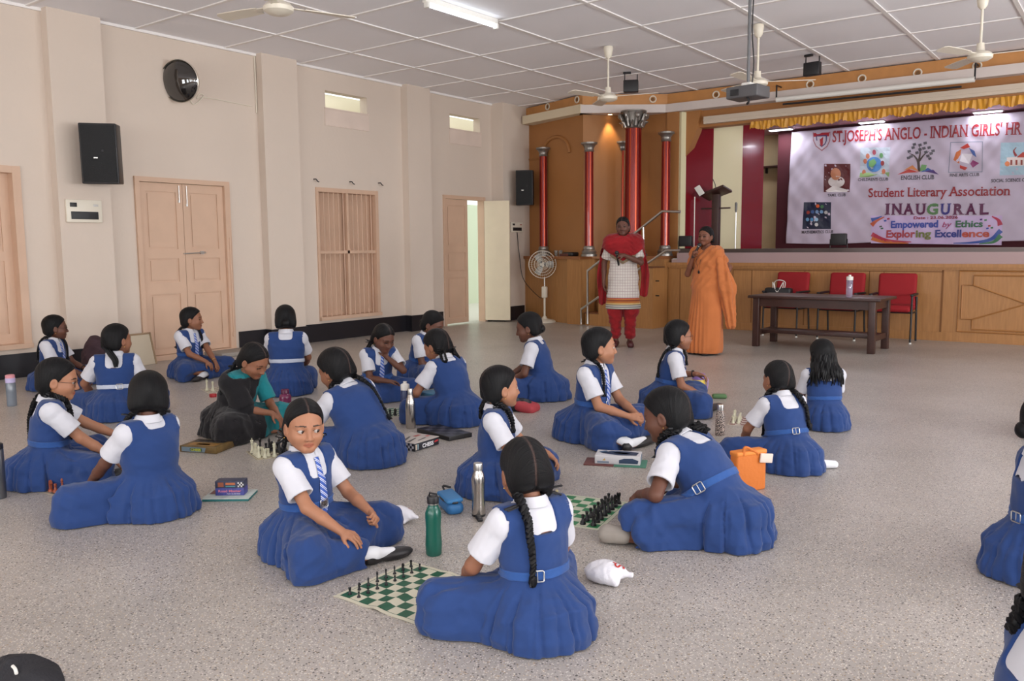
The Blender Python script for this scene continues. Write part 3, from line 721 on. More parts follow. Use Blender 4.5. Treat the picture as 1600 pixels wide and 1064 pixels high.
def body_fn(g, spec):
    Hc = g.H; hp = [np.mean([np.concatenate([q[1], q[2]]).reshape(2, 3).mean(0) for q in h[0]], 0) for h in g.hands]
    bare = spec.get('legs', True)
    def fn(p):
        d = g.tor(p)
        d = smin(d, rc(p, g.N-g.d2*.02, g.NT+g.Mh[:, 2]*.02, .046, .041), .03)
        for i in (0, 1):
            d = smin(d, rc(p, g.S[i], g.E[i], .041, .033), .03)
            fa = smin(rc(p, g.E[i], g.E[i]*.55+g.W[i]*.45, .034, .032), rc(p, g.E[i]*.55+g.W[i]*.45, g.W[i], .032, .0215), .01)
            d = smin(d, fa, .012)
            d = smin(d, near(p, hp[i], .16, lambda q, i=i: hand_sdf(q, g.hands[i][0])), .010)
            if bare:
                d = smin(d, rc(p, g.hip[i], g.K[i], .058, .044), .03); d = smin(d, rc(p, g.K[i], g.A[i], .044, .030), .02); d = smin(d, rc(p, g.A[i]-V(0, 0, .010), g.T[i]-V(0, 0, .018), .024, .013), .015)
        d = smin(d, near(p, Hc, .18, lambda q: head_sdf((q-Hc)@g.Mh/g.hs)*g.hs), .022)
        return d
    return fn
def bounds(pts, pad): P = np.array(pts); return P.min(0)-pad, P.max(0)+pad
def hair_fn(g, hs):
    def fn(p):
        q = (p-g.H)@g.Mh/g.hs; ax = np.abs(q[:, 0]); m = np.stack([ax, q[:, 1], q[:, 2]], 1)
        v = hs.get('vol', 0)
        d = ell(m, (0, -.016, .030), (.0775+v, .0975+v, .0865+v))
        d = smin(d, ell(m, (.030, -.050, -.030), (.050+v, .048+v, .062)), .03)
        hl = hs.get('line', .013)
        curve = q[:, 1]-.70*q[:, 2]-hl+.10*np.maximum(ax-.03, 0)+.25*np.maximum(ax-.052, 0)*(q[:, 2] > .02)
        d = smax(d, curve/1.22, .006)
        d = smax(d, -.082-q[:, 2]-.25*q[:, 1], .012)
        ph = np.arctan2(q[:, 2]+.075, -(q[:, 1]+.050))
        if hs.get('part', True): d = d-.0006*np.sin(ph*46+ax*40)*np.clip(ax*30, 0, 1)
        if hs.get('part', True): d = d+.0035*np.exp(-(ax/.0035)**2)*(q[:, 2] > -.06)
        return d*g.hs
    return fn
def push_out(p, fn, gap, it=8):
    p = np.asarray(p, f32).copy(); E = np.eye(3, dtype=f32)*.004
    for _ in range(it):
        d = fn(p[None])[0]
        if d >= gap: break
        gr = np.array([fn((p+e)[None])[0]-fn((p-e)[None])[0] for e in E]); p = p+nrm(gr)*(gap-d)*1.05
    return p
def smooth_path(pts, n):
    P = [Vector(p) for p in pts]; P = [P[0]*2-P[1]]+P+[P[-1]*2-P[-2]]; out = []; m = len(P)-3
    for k in range(n):
        u = k/(n-1)*m; i = min(int(u), m-1); t = u-i; a, b, c, d = P[i:i+4]
        out.append(0.5*((2*b)+(c-a)*t+(2*a-5*b+4*c-d)*t*t+(3*b-a-3*c+d)*t**3))
    return out
def braid(mb, pts, r, n=46, period=.052, taper=.55, tuft=.03):
    C = smooth_path(pts, n); s = 0; fr = []; prev = None
    for i in range(n):
        t = (C[min(i+1, n-1)]-C[max(i-1, 0)]).normalized()
        if i: s += (C[i]-C[i-1]).length
        if prev is None: u = t.orthogonal().normalized()
        else: u = (prev-t*prev.dot(t)).normalized()
        prev = u; fr.append((s, u, t.cross(u)))
    for k in range(3):
        P = []; rs = []
        for i in range(n):
            s, u, v = fr[i]; q = 2*math.pi*(s/period+k/3); f = 1-(1-taper)*i/(n-1)
            P.append(C[i]+u*(r*.62*f*math.cos(q))+v*(r*.40*f*math.sin(2*q))); rs.append(r*.60*f)
        mb.tube(P, rs, 7)
    if tuft:
        t = (C[-1]-C[-3]).normalized()
        for k in range(5):
            a = k*1.26; o = fr[-1][1]*math.cos(a)*.007+fr[-1][2]*math.sin(a)*.007
            mb.tube([C[-1]-t*.01+o*.6, C[-1]+t*tuft*.5+o*1.3, C[-1]+t*tuft+o*1.1], [r*.42, r*.36, r*.10], 6)
def scaleM(s): return Matrix.Scale(s, 4)

def shoe_parts(root, a, t, vox, grey=False, foot=True):
    """a strap shoe and sock along ankle -> toe"""
    a = V(*a); t = V(*t); d = nrm(t-a)
    heel = a-d*.022; L = float(np.linalg.norm(t-heel))+.03; dh = nrm((d[0], d[1], 0)); lt = V(-dh[1], dh[0], 0)
    def shoe(p):
        q = np.stack([(p-heel)@dh, (p-heel)@lt, p[:, 2]-.030], 1)
        x = smin(ell(q, (.008, 0, .006), (.044, .034, .040)), ell(q, (L*.62, 0, -.004), (L*.42, .041, .031)), .035)
        top = ell(q, (L*.22, 0, .040), (L*.27, .030, .030)); strap = np.abs(q[:, 0]-L*.34)-.009
        x = smax(x, -smax(top, -strap, .003), .004)
        return smax(x, .004-p[:, 2], .003)
    if grey: shoe = lambda p: smax(rc(p, a*.55+t*.45, t, .040, .047), .004-p[:, 2], .004)
    lo, hi = bounds([heel, t], .06)
    v, f = snet(shoe, lo, hi, max(vox, .005), 2)
    o = np_obj('shoe', v, f, m_sole if grey else m_shoe, root)
    return o
def sock_part(root, k, a, t, vox):
    k = V(*k); a = V(*a); t = V(*t); d = nrm(k-a)
    fn = lambda p: smin(smax(rc(p, a+V(0, 0, .006), k, .034, .043), (p-a)@d-.085, .004), rc(p, a, a*.45+t*.55-V(0, 0, .004), .031, .024), .02)
    lo, hi = bounds([a, a+d*.08, t], .06); v, f = snet(fn, lo, hi, max(vox, .005), 2)
    return np_obj('sock', v, f, m_sock, root)
def common_head(root, g, spec, vox, skin):
    """body mesh with face, hair, eyes, spectacles, ear rings"""
    lo, hi = bounds([g.P0, g.N, g.H, *g.S, *g.E, *g.W, *g.hip, *g.K, *g.A, *g.T, *[q[2] for h in g.hands for q in h[0]]], .15)
    v, f = snet(body_fn(g, spec), lo, hi, vox)
    q = (v-g.H)@g.Mh/g.hs; base = np.array(lin(skin), f32)
    c = np.repeat(base[None], len(v), 0); m = np.linalg.norm(q, axis=1) < .135
    c[m] = head_cols(q[m], base, np.array(lin([skin[0]*.95, skin[1]*.80, skin[2]*.80]), f32), np.array(lin([skin[0]*.28, skin[1]*.27, skin[2]*.28]), f32))
    if vox >= .0055:
        ax_ = np.abs(q[:, 0]); c[m & (q[:, 1] > .03) & (np.abs(ax_-.031) < .013) & (np.abs(q[:, 2]-.001) < .0055)] = np.array(lin([skin[0]*.30, skin[1]*.30, skin[2]*.32]), f32)
    if vox < .0045:
        for P, tips in g.hands:
            for tp, up in tips:
                dd = np.linalg.norm(v-(tp+up*.006), axis=1) < .0062; c[dd] = np.array(lin([min(255, skin[0]*1.22), min(255, skin[1]*1.18), min(255, skin[2]*1.2)]), f32)
    body = np_obj('body', v, f, m_skin, root, c)
    if spec.get('eyes', vox < .0055):
        gx, gz_ = spec.get('gaze', (0, 0))
        for sg in (1, -1):
            e = MB(); Mx = np.array(Matrix.Rotation(-R(gx), 3, 'Z') @ Matrix.Rotation(-R(gz_), 3, 'X'))
            n = 18; mm = 14; r = .0134; vs = []; fs = []
            for i in range(mm+1):
                t = math.pi*i/mm
                for k in range(n):
                    a = 2*math.pi*k/n; p = Mx@np.array((r*math.sin(t)*math.cos(a), r*math.cos(t)*1.0, r*math.sin(t)*math.sin(a)))
                    vs.append(g.H+g.Mh@(p+np.array((.031*sg, .0628, 0)))*g.hs)
            for i in range(mm):
                e.cur = 1 if i < 3 else 0
                e.add(vs, [(i*n+k, (i+1)*n+k, (i+1)*n+(k+1) % n, i*n+(k+1) % n) for k in range(n)], True) if False else None
            e.v = [tuple(map(float, x)) for x in vs]; e.f = [(i*n+k, (i+1)*n+k, (i+1)*n+(k+1) % n, i*n+(k+1) % n) for i in range(mm) for k in range(n)]
            e.sm = [True]*len(e.f); e.mi = [1 if i < 3 else 0 for i in range(mm) for k in range(n)]
            e.build('eye', [m_eye, m_iris], root)
    hs = spec.get('hair', {}); hv = max(vox, .005)
    lo, hi = bounds([g.H], .17); v, f = snet(hair_fn(g, hs), lo, hi, hv, 3); v = relax(v, f, 1, .4)
    q = (v-g.H)@g.Mh/g.hs; st = np.arctan2(q[:, 2]+.075, -(q[:, 1]+.050)) if hs.get('part', True) else np.arctan2(q[:, 0], -(q[:, 1]-.02))*1.3
    pa = np.exp(-(np.abs(q[:, 0])/.0030)**2)*(q[:, 2] > -.05)*(q[:, 1] < .07) if hs.get('part', True) else np.zeros(len(v))
    hair = np_obj('hair', v, f, m_hair, root, None, {'strand': st, 'part': pa})
    outer = spec.get('_outer', g.tor)
    style = hs.get('style', 'back2'); mb = MB(); ribs = []
    hw = lambda x, y, z: g.H+g.Mh@V(x, y, z)*g.hs
    def fall(start, tgt, L, k=7, gap=.022):
        pts = [np.asarray(start, f32)]
        for i in range(1, k+1):
            u = i/k; p = np.asarray(start, f32)*(1-min(1, u*1.6))+np.asarray(tgt, f32)*min(1, u*1.6); p = V(p[0], p[1], start[2]-L*u)
            pts.append(push_out(p, outer, gap))
        return pts
    def ribbon(p, d, w_=.05, n=2):
        p = np.asarray(p, f32); rb = MB(); ribs.append(rb)
        for k in range(n):
            a = nrm(np.asarray(d, f32)+V(*(np.random.RandomState(k+int(abs(p[0])*1e4)).normal(size=3)*.35)))*w_; b = nrm(np.cross(a, (0.3, .2, 1)))*w_*.32
            rb.tube([p, p+a*.5+b, p+a+b*.8, p+a*1.05-b*.3, p+a*.5-b*.6, p], .0055, 6, flat=.35)
        rb.ball(p, .010, 8)
    r0 = hs.get('r', .017); L = hs.get('len', .26)
    if style in ('back2', 'front2', 'mix2'):
        for i, sg in enumerate((1, -1)):
            front = style == 'front2' or (style == 'mix2' and i == hs.get('fside', 0))
            st0 = hw(.058*sg, -.058 if not front else -.045, -.070)
            tg = g.S[i]*.55+g.N*.45+(g.M2[:, 1]*(.11 if front else -.115)) - V(0, 0, .05)
            mb = MB(); mb.ball(hw(.052*sg, -.052, -.058), .026, 10)
            pts = fall(st0, tg, L if not isinstance(L, tuple) else L[i]); braid(mb, [hw(.045*sg, -.050, -.045)]+pts, r0)
            ribbon(pts[1], g.Mh@V(sg, -.3, -.2), hs.get('rib', .045)); ribbon(pts[-1], (sg*.3, 0, -1), .03); mb.build('braid', m_hair, hair); mb = MB()
    elif style == 'fold2':
        for i, sg in enumerate((1, -1)):
            a = hw(.062*sg, -.055, -.055); b = hw(.078*sg, -.060, -.125); c2 = hw(.070*sg, -.085, -.130); d2 = hw(.055*sg, -.085, -.065)
            mb = MB(); mb.ball(hw(.052*sg, -.052, -.055), .026, 10); braid(mb, [a, b*.5+a*.5, b, c2, d2*.5+c2*.5, d2], r0*.9, 34, tuft=.012)
            ribbon(a, g.Mh@V(sg, -.3, .2), hs.get('rib', .05), 3); mb.build('braid', m_hair, hair); mb = MB()
    elif style == 'single':
        sg = hs.get('fside', 0); st0 = hw(sg*.05, -.088, -.060); back = hs.get('to', (sg*.10, -.12, 0))
        tg = g.N+g.M2[:, 0]*back[0]+g.M2[:, 1]*back[1]; pts = fall(st0, tg, L); mb.ball(hw(sg*.03, -.075, -.045), .030, 10)
        braid(mb, [hw(sg*.03, -.07, -.04)]+pts, r0); ribbon(pts[1], g.Mh@V(.6, -.6, -.2), .04); ribbon(pts[-1], (0.2, 0, -1), .03)
    elif style == 'bun': mb.ball(hw(0, -.100, -.030), .036, 14, 1.15, .8, 1.0)
    elif style == 'tail':
        sg = hs.get('fside', 0); tg = g.N+g.M2[:, 1]*-.11+g.M2[:, 0]*.05*sg; pts = fall(hw(sg*.02, -.090, -.05), tg, L, gap=.012)
        C = smooth_path([hw(0, -.07, -.03)]+pts, 16)
        for k in range(9):
            a = k*2.4; rr = .011 if k else 0; mb.tube([c+Vector((math.cos(a)*rr, math.sin(a)*rr*.6, 0))*(1+.8*math.sin(i/15*3)) for i, c in enumerate(C)], [.012*(1-.7*(i/15)**2) for i in range(16)], 6)
        ribbon(pts[0], g.Mh@V(.5, -1, -.1), .045, 3)
    elif style == 'loose':
        for k in range(34):
            a = math.pi*(-.08+1.16*k/33); x = .074*math.cos(a); y = -.03-.072*math.sin(a); rs_ = np.random.RandomState(k)
            p0 = hw(x*.8, y*.8, .05); p1 = hw(x*1.04, y*1.04, 0.0); p2 = hw(x*1.12, y*1.10, -.06)
            tgt = g.N+g.M2[:, 0]*x*1.75+g.M2[:, 1]*(y*1.25-.025)-V(0, 0, .02); e = tgt-V(0, 0, .10+rs_.uniform(-.03, .03)); e = push_out(e, outer, .012); tgt = push_out(tgt, outer, .016)
            C = smooth_path([p0, p1, p2, tgt, e], 14); ph = rs_.uniform(0, 6)
            mb.tube([c+Vector((math.sin(i*1.1+ph)*.009, math.cos(i*.9+ph)*.008, 0)) for i, c in enumerate(C)], [.010+.004*math.sin(min(1, i/6)*1.5) if i < 11 else .013*(14-i)/4 for i in range(14)], 6)
    if mb.v: mb.build('braid' if style in ('back2', 'front2', 'mix2', 'fold2', 'single') else 'hair_length', m_hair, hair)
    for rb in ribs: rb.build('ribbon', m_ribbon, hair)
    if spec.get('fringe'):
        fr = MB()
        for k in range(26):
            rs_ = np.random.RandomState(k+50); x = rs_.uniform(-.05, .05); sg = 1 if x > 0 else -1
            fr.tube([hw(x*.5, .055, .088), hw(x*.9, .072, .070), hw(x*1.15+sg*.004, .074, .050)], [.002, .0018, .0006], 5)
        fr.build('fringe', m_hair, hair)
    if spec.get('glasses'):
        gl = MB()
        for sg in (1, -1):
            c = [hw(.031*sg+.021*math.cos(t), .083-.004*abs(math.cos(t)), -.003+.017*math.sin(t)) for t in np.linspace(0, 2*math.pi, 20)[:-1]]
            gl.tube(c, .0016, 6, closed=True); gl.tube([hw(.052*sg, .079, .004), hw(.070*sg, .04, .004), hw(.074*sg, -.012, .002), hw(.073*sg, -.022, -.012)], .0014, 6)
        gl.tube([hw(-.010, .085, .003), hw(0, .088, .005), hw(.010, .085, .003)], .0015, 6); gl.build('glasses', m_glass_rim, root)
    if spec.get('earring', True):
        for sg in (1, -1): MB().ball(hw(.080*sg, -.008, -.042), .0035, 8).build('earring', m_gold, root)
    return body

def collar_mesh(g, m, root, parent_name='collar', h=.034, opn=.25):
    """a fold-down shirt collar with two points, open at the throat"""
    n = 40; mb = MB(); c = g.N; M2 = g.M2; nt = nrm(g.NT-g.N)
    rows = []
    for k in range(n+1):
        a = -math.pi/2+opn*.5+(2*math.pi-opn)*k/n     # starts and ends at the front
        fx, fy = math.cos(a), -math.sin(a); fr = max(0, fy)**3
        edge = min(k, n-k)/n; pt = max(0, 1-edge/.13)
        def at(r, z): return c+M2[:, 0]*(fx*r*1.10)+M2[:, 1]*(fy*r*1.12+z*.10)+M2[:, 2]*(z*1.15+.022)
        rows.append([at(.052, -.004), at(.0535, .026-fr*.012), at(.0575, .030-fr*.014), at(.0615, .024-fr*.016), at(.070+.004*pt+.006*fr, -.006-fr*.020-pt*.020), at(.0675+.004*pt+.006*fr, -.008-fr*.020-pt*.020), at(.057, .016-fr*.014)])
    m_ = len(rows[0]); vs = [p for r in rows for p in r]
    fs = [(i*m_+j, i*m_+j+1, (i+1)*m_+j+1, (i+1)*m_+j) for i in range(n) for j in range(m_-1)]
    mb.add(vs, fs, True)
    return mb

def schoolgirl(root, spec):
    vox = spec.get('vox', .006); cv = spec.get('cv', max(.006, vox*1.35)); seed = spec.get('seed', 1)
    g = solve(spec); skin = spec.get('skin', (140, 92, 70)); wr = Wrinkle(seed); wr2 = Wrinkle(seed+77, ((16, .005), (34, .0035), (60, .0016)))
    spec_s = spec.get('skirt', {})
    zc = .105; flare = spec_s.get('flare', .22); rs_ = np.random.RandomState(seed); phs = rs_.uniform(0, 6.3, 6)
    knees = [V(*k) for k in spec_s.get('knees', [tuple(k) for k in g.K])]
    hip_r = spec_s.get('hip', .215); back = spec_s.get('back', -.03); waist = g.P1+g.d1*.004
    extra = [(V(*a), V(*b), r1, r2) for a, b, r1, r2 in spec_s.get('extra', [])]
    clear = []
    for i in spec.get('shoes', ()):
        dd = nrm(g.T[i]-g.A[i]); clear.append((g.A[i]-dd*spec_s.get('show', .03)+V(0, 0, .0), g.T[i]+dd*.14, .058, .075))
    fat_ = spec.get('fat', 1.0)
    def skirt(p):
        low = np.maximum(zc-p[:, 2], 0); q = p.copy(); q[:, 2] = np.maximum(p[:, 2], zc)
        th = np.arctan2(p[:, 0], -(p[:, 1]-back)); rad = np.sqrt(p[:, 0]**2+(p[:, 1]-back)**2)
        d = rc(q, waist, V(0, back, zc), .100*fat_, hip_r)
        for sg, K in zip((1, -1), knees):
            K2 = V(K[0], K[1], max(K[2], zc+.03)); d = smin(d, rc(q, V(.07*sg, .0, .125), K2, .112, .074), .09)
        a, b = knees[0]*.9+V(0, -.02, 0), knees[1]*.9+V(0, -.02, 0); a[2] = b[2] = zc
        for i in (0, 1):
            if spec_s.get('shin', True): d = smin(d, rc(q, V(knees[i][0], knees[i][1], zc), V(*(g.A[i][:2]*.8+knees[i][:2]*.2), zc-.01), .066, .054), .07)
        lp = spec_s.get('lap', .052)
        d = smin(d, rc(q, a, b, lp, lp), .10); d = smin(d, rc(q, a*.62+V(0, .03, zc*.38), b*.62+V(0, .03, zc*.38), .062, .062), .09)
        for e in extra: d = smin(d, rc(q, *e), .07)
        fl = flare*np.clip(.75-p[:, 1]*1.4, .35, 1.0)
        d = d-fl*(low+low*low*2.5)
        # pleats run out from the waist, the hem waves on the floor
        zw = waist[2]; g1 = np.clip((zw+.03-p[:, 2])/.09, 0, 1)*np.clip(1.2-p[:, 1]*2.2, .25, 1)
        r1 = 1-np.abs(np.sin(th*6+phs[0]+.35*np.sin(th*3+phs[1])+(p[:, 2]-.1)*2)); r2_ = 1-np.abs(np.sin(th*7+phs[4]+.5*np.sin(th*2+phs[5])))
        d = d+g1*(.020*r1**5+.011*r2_**4-.006)
        d = d-(low/zc)*(.006*np.sin(th*7+phs[2]+1.3*np.sin(th*2))+.003*np.sin(th*13+phs[3]))+.35*np.maximum(low-.06, 0)-wr2(p)*1.25
        return d
    def outer(p): return np.minimum(g.tor(p)-.016, skirt(p))
    def bod(p):
        d = g.tor(p)-.021-wr(p)*.6
        q = (p-g.N)@g.M2; w = np.abs(q[:, 0])
        scoop = smax(w-.064, -(q[:, 2]+np.where(q[:, 1] > 0, .105, spec.get('scoop', .088))), .03)
        d = smax(d, -scoop, .004)
        d = smax(d, q[:, 2]-.035, .004)
        for i in (0, 1):
            sg = 1-2*i; out = g.M2[:, 0]*sg
            d = smax(d, -rc(p, g.S[i]+out*.030-g.M2[:, 2]*.005, g.S[i]+nrm(g.E[i]-g.S[i])*.10+out*.04, .068, .055), .008)
        wl = (p-g.P1)@g.d1; d = d-.006*np.exp(-((wl-.075)/.03)**2)
        return smax(d, -(wl+.05), .02)
    def pin(p):
        d = smax(smin(bod(p), skirt(p), .02), .003-p[:, 2], .002)
        for c in clear: d = smax(d, -rc(p, *c), .012)
        return d
    spec['_outer'] = outer
    body = common_head(root, g, spec, vox, skin)
    zz = [g.N, g.P0, *knees, *[k*1.2 for k in knees], *[e[0] for e in extra], *[e[1] for e in extra], V(0, back-.2, 0), *g.S]
    lo, hi = bounds(zz, .19); lo[2] = -.02
    v, f = snet(pin, lo, hi, cv, 3, 3.4); v = relax(v, f, 1, .6); v[:, 2] = np.maximum(v[:, 2], .002)
    pf = np_obj('pinafore', v, f, spec.get('mp', m_blue), root)
    # blouse: yoke, puffed short sleeves, collar
    def shirt(p):
        q = (p-g.N)@g.M2; d = g.tor(p)-.0125-wr(p)*.35; d = smax(d, -(q[:, 2]+.22), .004); d = smax(d, q[:, 2]-.036, .004)
        for i in (0, 1):
            u = nrm(g.E[i]-g.S[i]); t = (p-g.S[i])@u; L = spec.get('sleeve', .170)
            sl = rc(p, g.S[i]-u*.01, g.S[i]+u*(L+.06), .057, .069)-wr(p)*.7
            sl = smax(sl, t-L, .004); sl = smax(sl, -smax(rc(p, g.S[i]+u*.10, g.S[i]+u*(L+.05), .045, .060), .02-(t-.09), .004), .003)
            d = smin(d, sl, .015)
        return d
    lo, hi = bounds([*g.S, *g.E, g.N, g.P2], .09)
    v, f = snet(shirt, lo, hi, max(vox, .005)); v = relax(v, f, 1, .5); so = np_obj('shirt', v, f, spec.get('ms', m_shirt), root)
    if spec.get('collar', True): collar_mesh(g, m_shirt, root).build('collar', m_shirt, so)
    g.pin, g.shirt, g.skirt = pin, shirt, skirt
    if not spec.get('belt', True): return g
    # belt and buckle
    bw = .018
    def belt(p):
        ap = p-g.P1; wl = ap@g.d1-.038; b = pin(p); b = np.maximum(b, np.linalg.norm(ap-np.outer(wl+.038, g.d1), axis=1)-.162*fat_)
        return smax(smax(b-.006, np.abs(wl)-bw, .003), -(b+.006), .002)
    lo, hi = bounds([g.P1], .20); v, f = snet(belt, lo, hi, max(vox*.9, .0042)); bl = np_obj('belt', v, f, spec.get('beltm', m_belt) or m_belt2, root)
    if 'buckle' in spec:
        a = R(spec['buckle']); dv = g.M1@V(math.sin(a), math.cos(a), 0); p = g.P1+g.d1*.038+dv*.25
        for _ in range(40):
            dd = belt(p[None])[0]
            if dd < .001: break
            p = p-dv*dd*.8
        tn = nrm(np.cross(g.d1, dv)); E = MB(); hw_, hh_ = .026, .022
        cs = [p+tn*x*hw_+g.d1*z*hh_+dv*.003 for x, z in ((-1, -.8), (-1, .8), (-.8, 1), (.8, 1), (1, .8), (1, -.8), (.8, -1), (-.8, -1))]
        E.tube(cs, .0032, 6, closed=True); E.tube([p-tn*.0+g.d1*.02+dv*.003, p-g.d1*.02+dv*.003], .002, 6)
        if spec.get('crest'): E.prism([(-.02, -.016), (.02, -.016), (.02, .016), (-.02, .016)], 0, .004, Matrix(((tn[0], g.d1[0], dv[0], p[0]), (tn[1], g.d1[1], dv[1], p[1]), (tn[2], g.d1[2], dv[2], p[2]), (0, 0, 0, 1))))
        E.build('buckle', m_steel, bl)
        if spec.get('crest'):
            r2 = MB(); Mx = Matrix(((tn[0], g.d1[0], dv[0], p[0]+dv[0]*.005), (tn[1], g.d1[1], dv[1], p[1]+dv[1]*.005), (tn[2], g.d1[2], dv[2], p[2]+dv[2]*.005), (0, 0, 0, 1)))
            r2.tube([Mx @ Vector((x, y, 0)) for x, y in ((-.012, .010), (-.012, -.002), (0, -.012), (.012, -.002), (.012, .010))], .0016, 5, closed=True); r2.tube([Mx @ Vector((0, .008, 0)), Mx @ Vector((0, -.008, 0))], .0014, 5)
            r2.build('crest', m_dark, bl)
    if spec.get('tie'):
        us = []; n = 26; rows = []
        cov = lambda p: np.minimum(shirt(p), pin(p))
        for k in range(n+1):
            u = k/n; vv = -.004-u*(spec.get('tielen', .285)+.016); p0 = (g.N+g.d2*vv if vv > -.14 else g.P2+g.d1*(vv+.135)) if vv > -.28 else g.P1+g.d0*(vv+.28)
            p = p0+g.M1[:, 1]*.28+g.M1[:, 0]*spec.get('tieoff', 0)*u
            for _ in range(60):
                dd = cov(p[None])[0]-.003
                if dd < .0006: break
                p = p-g.M1[:, 1]*dd*.7
            wd = .013+.013*min(1, u*1.6) if u > .1 else .016-.03*u
            if u > .93: wd *= (1-u)/.07*.9+.1
            rows.append((p, wd, u))
        st = []
        vs = []; 
        for p, wd, u in rows:
            th = .007 if u < .1 else .003
            for x, y in ((-1, 0), (-.9, 1), (0, 1.3), (.9, 1), (1, 0)):
                vs.append(p+g.M1[:, 0]*wd*x+g.M1[:, 1]*th*y); st.append(u*9+x*wd*26)
        fs = [(i*5+j, i*5+j+1, (i+1)*5+j+1, (i+1)*5+j) for i in range(n) for j in range(4)]
        np_obj('tie', np.array(vs, f32), np.array(fs), m_tie, root, None, {'stripe': np.array(st)+10})
    for i in spec.get('shoes', ()):
        shoe_parts(root, g.A[i], g.T[i], vox, grey=spec.get('greysole', False))
        if not spec.get('greysole'): sock_part(root, g.K[i], g.A[i], g.T[i], vox)
    for i, kind in spec.get('wrist', ()):
        fd = nrm(g.W[i]-g.E[i]); c = g.W[i]-fd*.028; u = nrm(np.cross(fd, (0, 0, 1))); w_ = np.cross(fd, u); mb = MB(); rr = .026
        ring = [c+(u*math.cos(t)+w_*math.sin(t))*rr for t in np.linspace(0, 2*math.pi, 20)[:-1]]
        mb.tube(ring, .0048 if kind != 'bangle' else .0028, 6, closed=True)
        if kind == 'watch': mb.ball(c+w_*-.028, .014, 10, 1, 1, .5)
        mb.build({'watch': 'watch', 'thread': 'wrist_thread', 'bangle': 'bangle'}[kind], {'watch': m_dark, 'thread': mat('maroon_thread', (90, 28, 40), .8), 'bangle': m_gold}[kind], root)
    return g
def place(px, py, ang, name, label, group=None):
    """an Empty on the floor point; ang is the facing seen from the camera: 0 away, 90 to the right of the photograph, 180 to the camera"""
    P = gz(px, py); az = math.atan2(P[0], P[1])+R(ang)
    return empty(name, tuple(P), -az, label, 'person', group)
# ---------------------------------------------------------------- people
GRP = 'schoolgirls in blue pinafores sitting on the hall floor'
S0 = .84
def girl(px, py, ang, label, sp, grp=GRP):
    r = place(px, py, ang, 'person', label, grp); s = sp.pop('sc', S0)
    d = math.hypot(*gz(px, py)[:2]); sp.setdefault('vox', .0036 if d < 2.6 else .0042 if d < 3.6 else .0052 if d < 6 else .0066)
    sp['vox'] /= s
    if 'feet' in sp:      # where a foot rests on the floor: figure-space ankle and toe
        az = -r.rotation_euler.z; c_, s_ = math.cos(az), math.sin(az); o = gz(px, py); A = list(sp.get('ank', ((-.03, .30, .045), (.03, .27, .045)))); B_f = list(sp.get('toe', ((-.16, .33, .035), (.16, .30, .035))))
        for i, a, b in sp['feet']:
            for arr, q, zz in ((A, a, .050), (B_f, b, .042)):
                d_ = (gz(q[0], q[1], zz*s)-o)/s; arr[i] = (d_[0]*c_-d_[1]*s_, d_[0]*s_+d_[1]*c_, zz)
        sp['ank'], sp['toe'] = A, B_f; sp['shoes'] = [i for i, *_ in sp['feet']]
    g = schoolgirl(r, sp); r.scale = (s,)*3
    return r, g
sk_m, sk_d, sk_l = (142, 95, 72), (100, 64, 50), (164, 114, 87)
far_r = dict(ank=((-.03, .31, .045), (.12, .33, .045)), toe=((-.16, .34, .035), (.27, .38, .035)))      # left foot out on the right side
far_l = dict(ank=((-.13, .33, .045), (.03, .24, .045)), toe=((-.28, .37, .035), (.16, .26, .035)))
rest = dict(dir=(-.35, .9, -.35), palm=(-.2, -.4, -1), curl=(18, 22, 15), fan=.1)

# the pair at the front chess mat
girl(838, 984, -35, 'girl seen from behind nearest the camera, two black braids, beside the front chess mat', dict(seed=3, sc=.83, lean=5, head=(12, 16, -3), buckle=-150, skin=sk_m,
    hair=dict(style='mix2', fside=0, r=.026, len=(.12, .31), rib=.07), ra=dict(w=(.20, .30, .17)), la=dict(w=(-.16, .30, .16), hint=(-.8, -.5, -.3)), knee=((.30, .27, .12), (-.33, .24, .12)), skirt=dict(hip=.215)))
girl(482, 860, 133, 'girl with striped tie facing the camera beside the chess mat, eyes turned aside', dict(seed=2, sc=.83, lean=-2, head=(34, 5, -2), tie=True, buckle=2, crest=True, neck=.058, feet=((0, (584, 866), (634, 856)),), skin=sk_l, gaze=(-38, 0), vox=.0031,
    hair=dict(style='fold2', line=.008), ra=dict(w=(.13, .33, .20), **rest), la=dict(w=(-.12, .31, .225), dir=(.35, .8, -.2), palm=(.7, -.2, -.6), curl=(65, 75, 40))))
# the pair at the left chess board
girl(240, 799, -38, 'girl seen from behind at the lower left, smooth black hair, blue pinafore back', dict(seed=5, sc=.88, fat=1.12, lean=0, scoop=.02, head=(36, 12, 4), belt=False, skin=sk_d, hair=dict(style='front2', part=False, len=.2, vol=.006, r=.02),
    ra=dict(w=(.16, .30, .16)), la=dict(w=(-.16, .32, .16), hint=(-.8, -.5, -.3)), knee=((.30, .28, .12), (-.36, .22, .12))))
girl(80, 753, 92, 'girl in glasses at the left edge with long braids, reaching across to the board', dict(seed=6, sc=.89, lean=4, head=(8, 12, 0), glasses=True, skin=sk_l, feet=((0, (146, 744), (196, 732)),), vox=.0042,
    hair=dict(style='mix2', fside=0, len=(.27, .30), r=.021), ra=dict(w=(.16, .41, .10), hint=(.6, -.7, -.7), dir=(-.3, .8, -.6), curl=(30, 30, 20)), la=dict(w=(-.14, .46, .19), hint=(-.6, -.2, -.6), dir=(.1, .6, -.9), curl=(25, 25, 20)), wrist=((1, 'thread'),)))
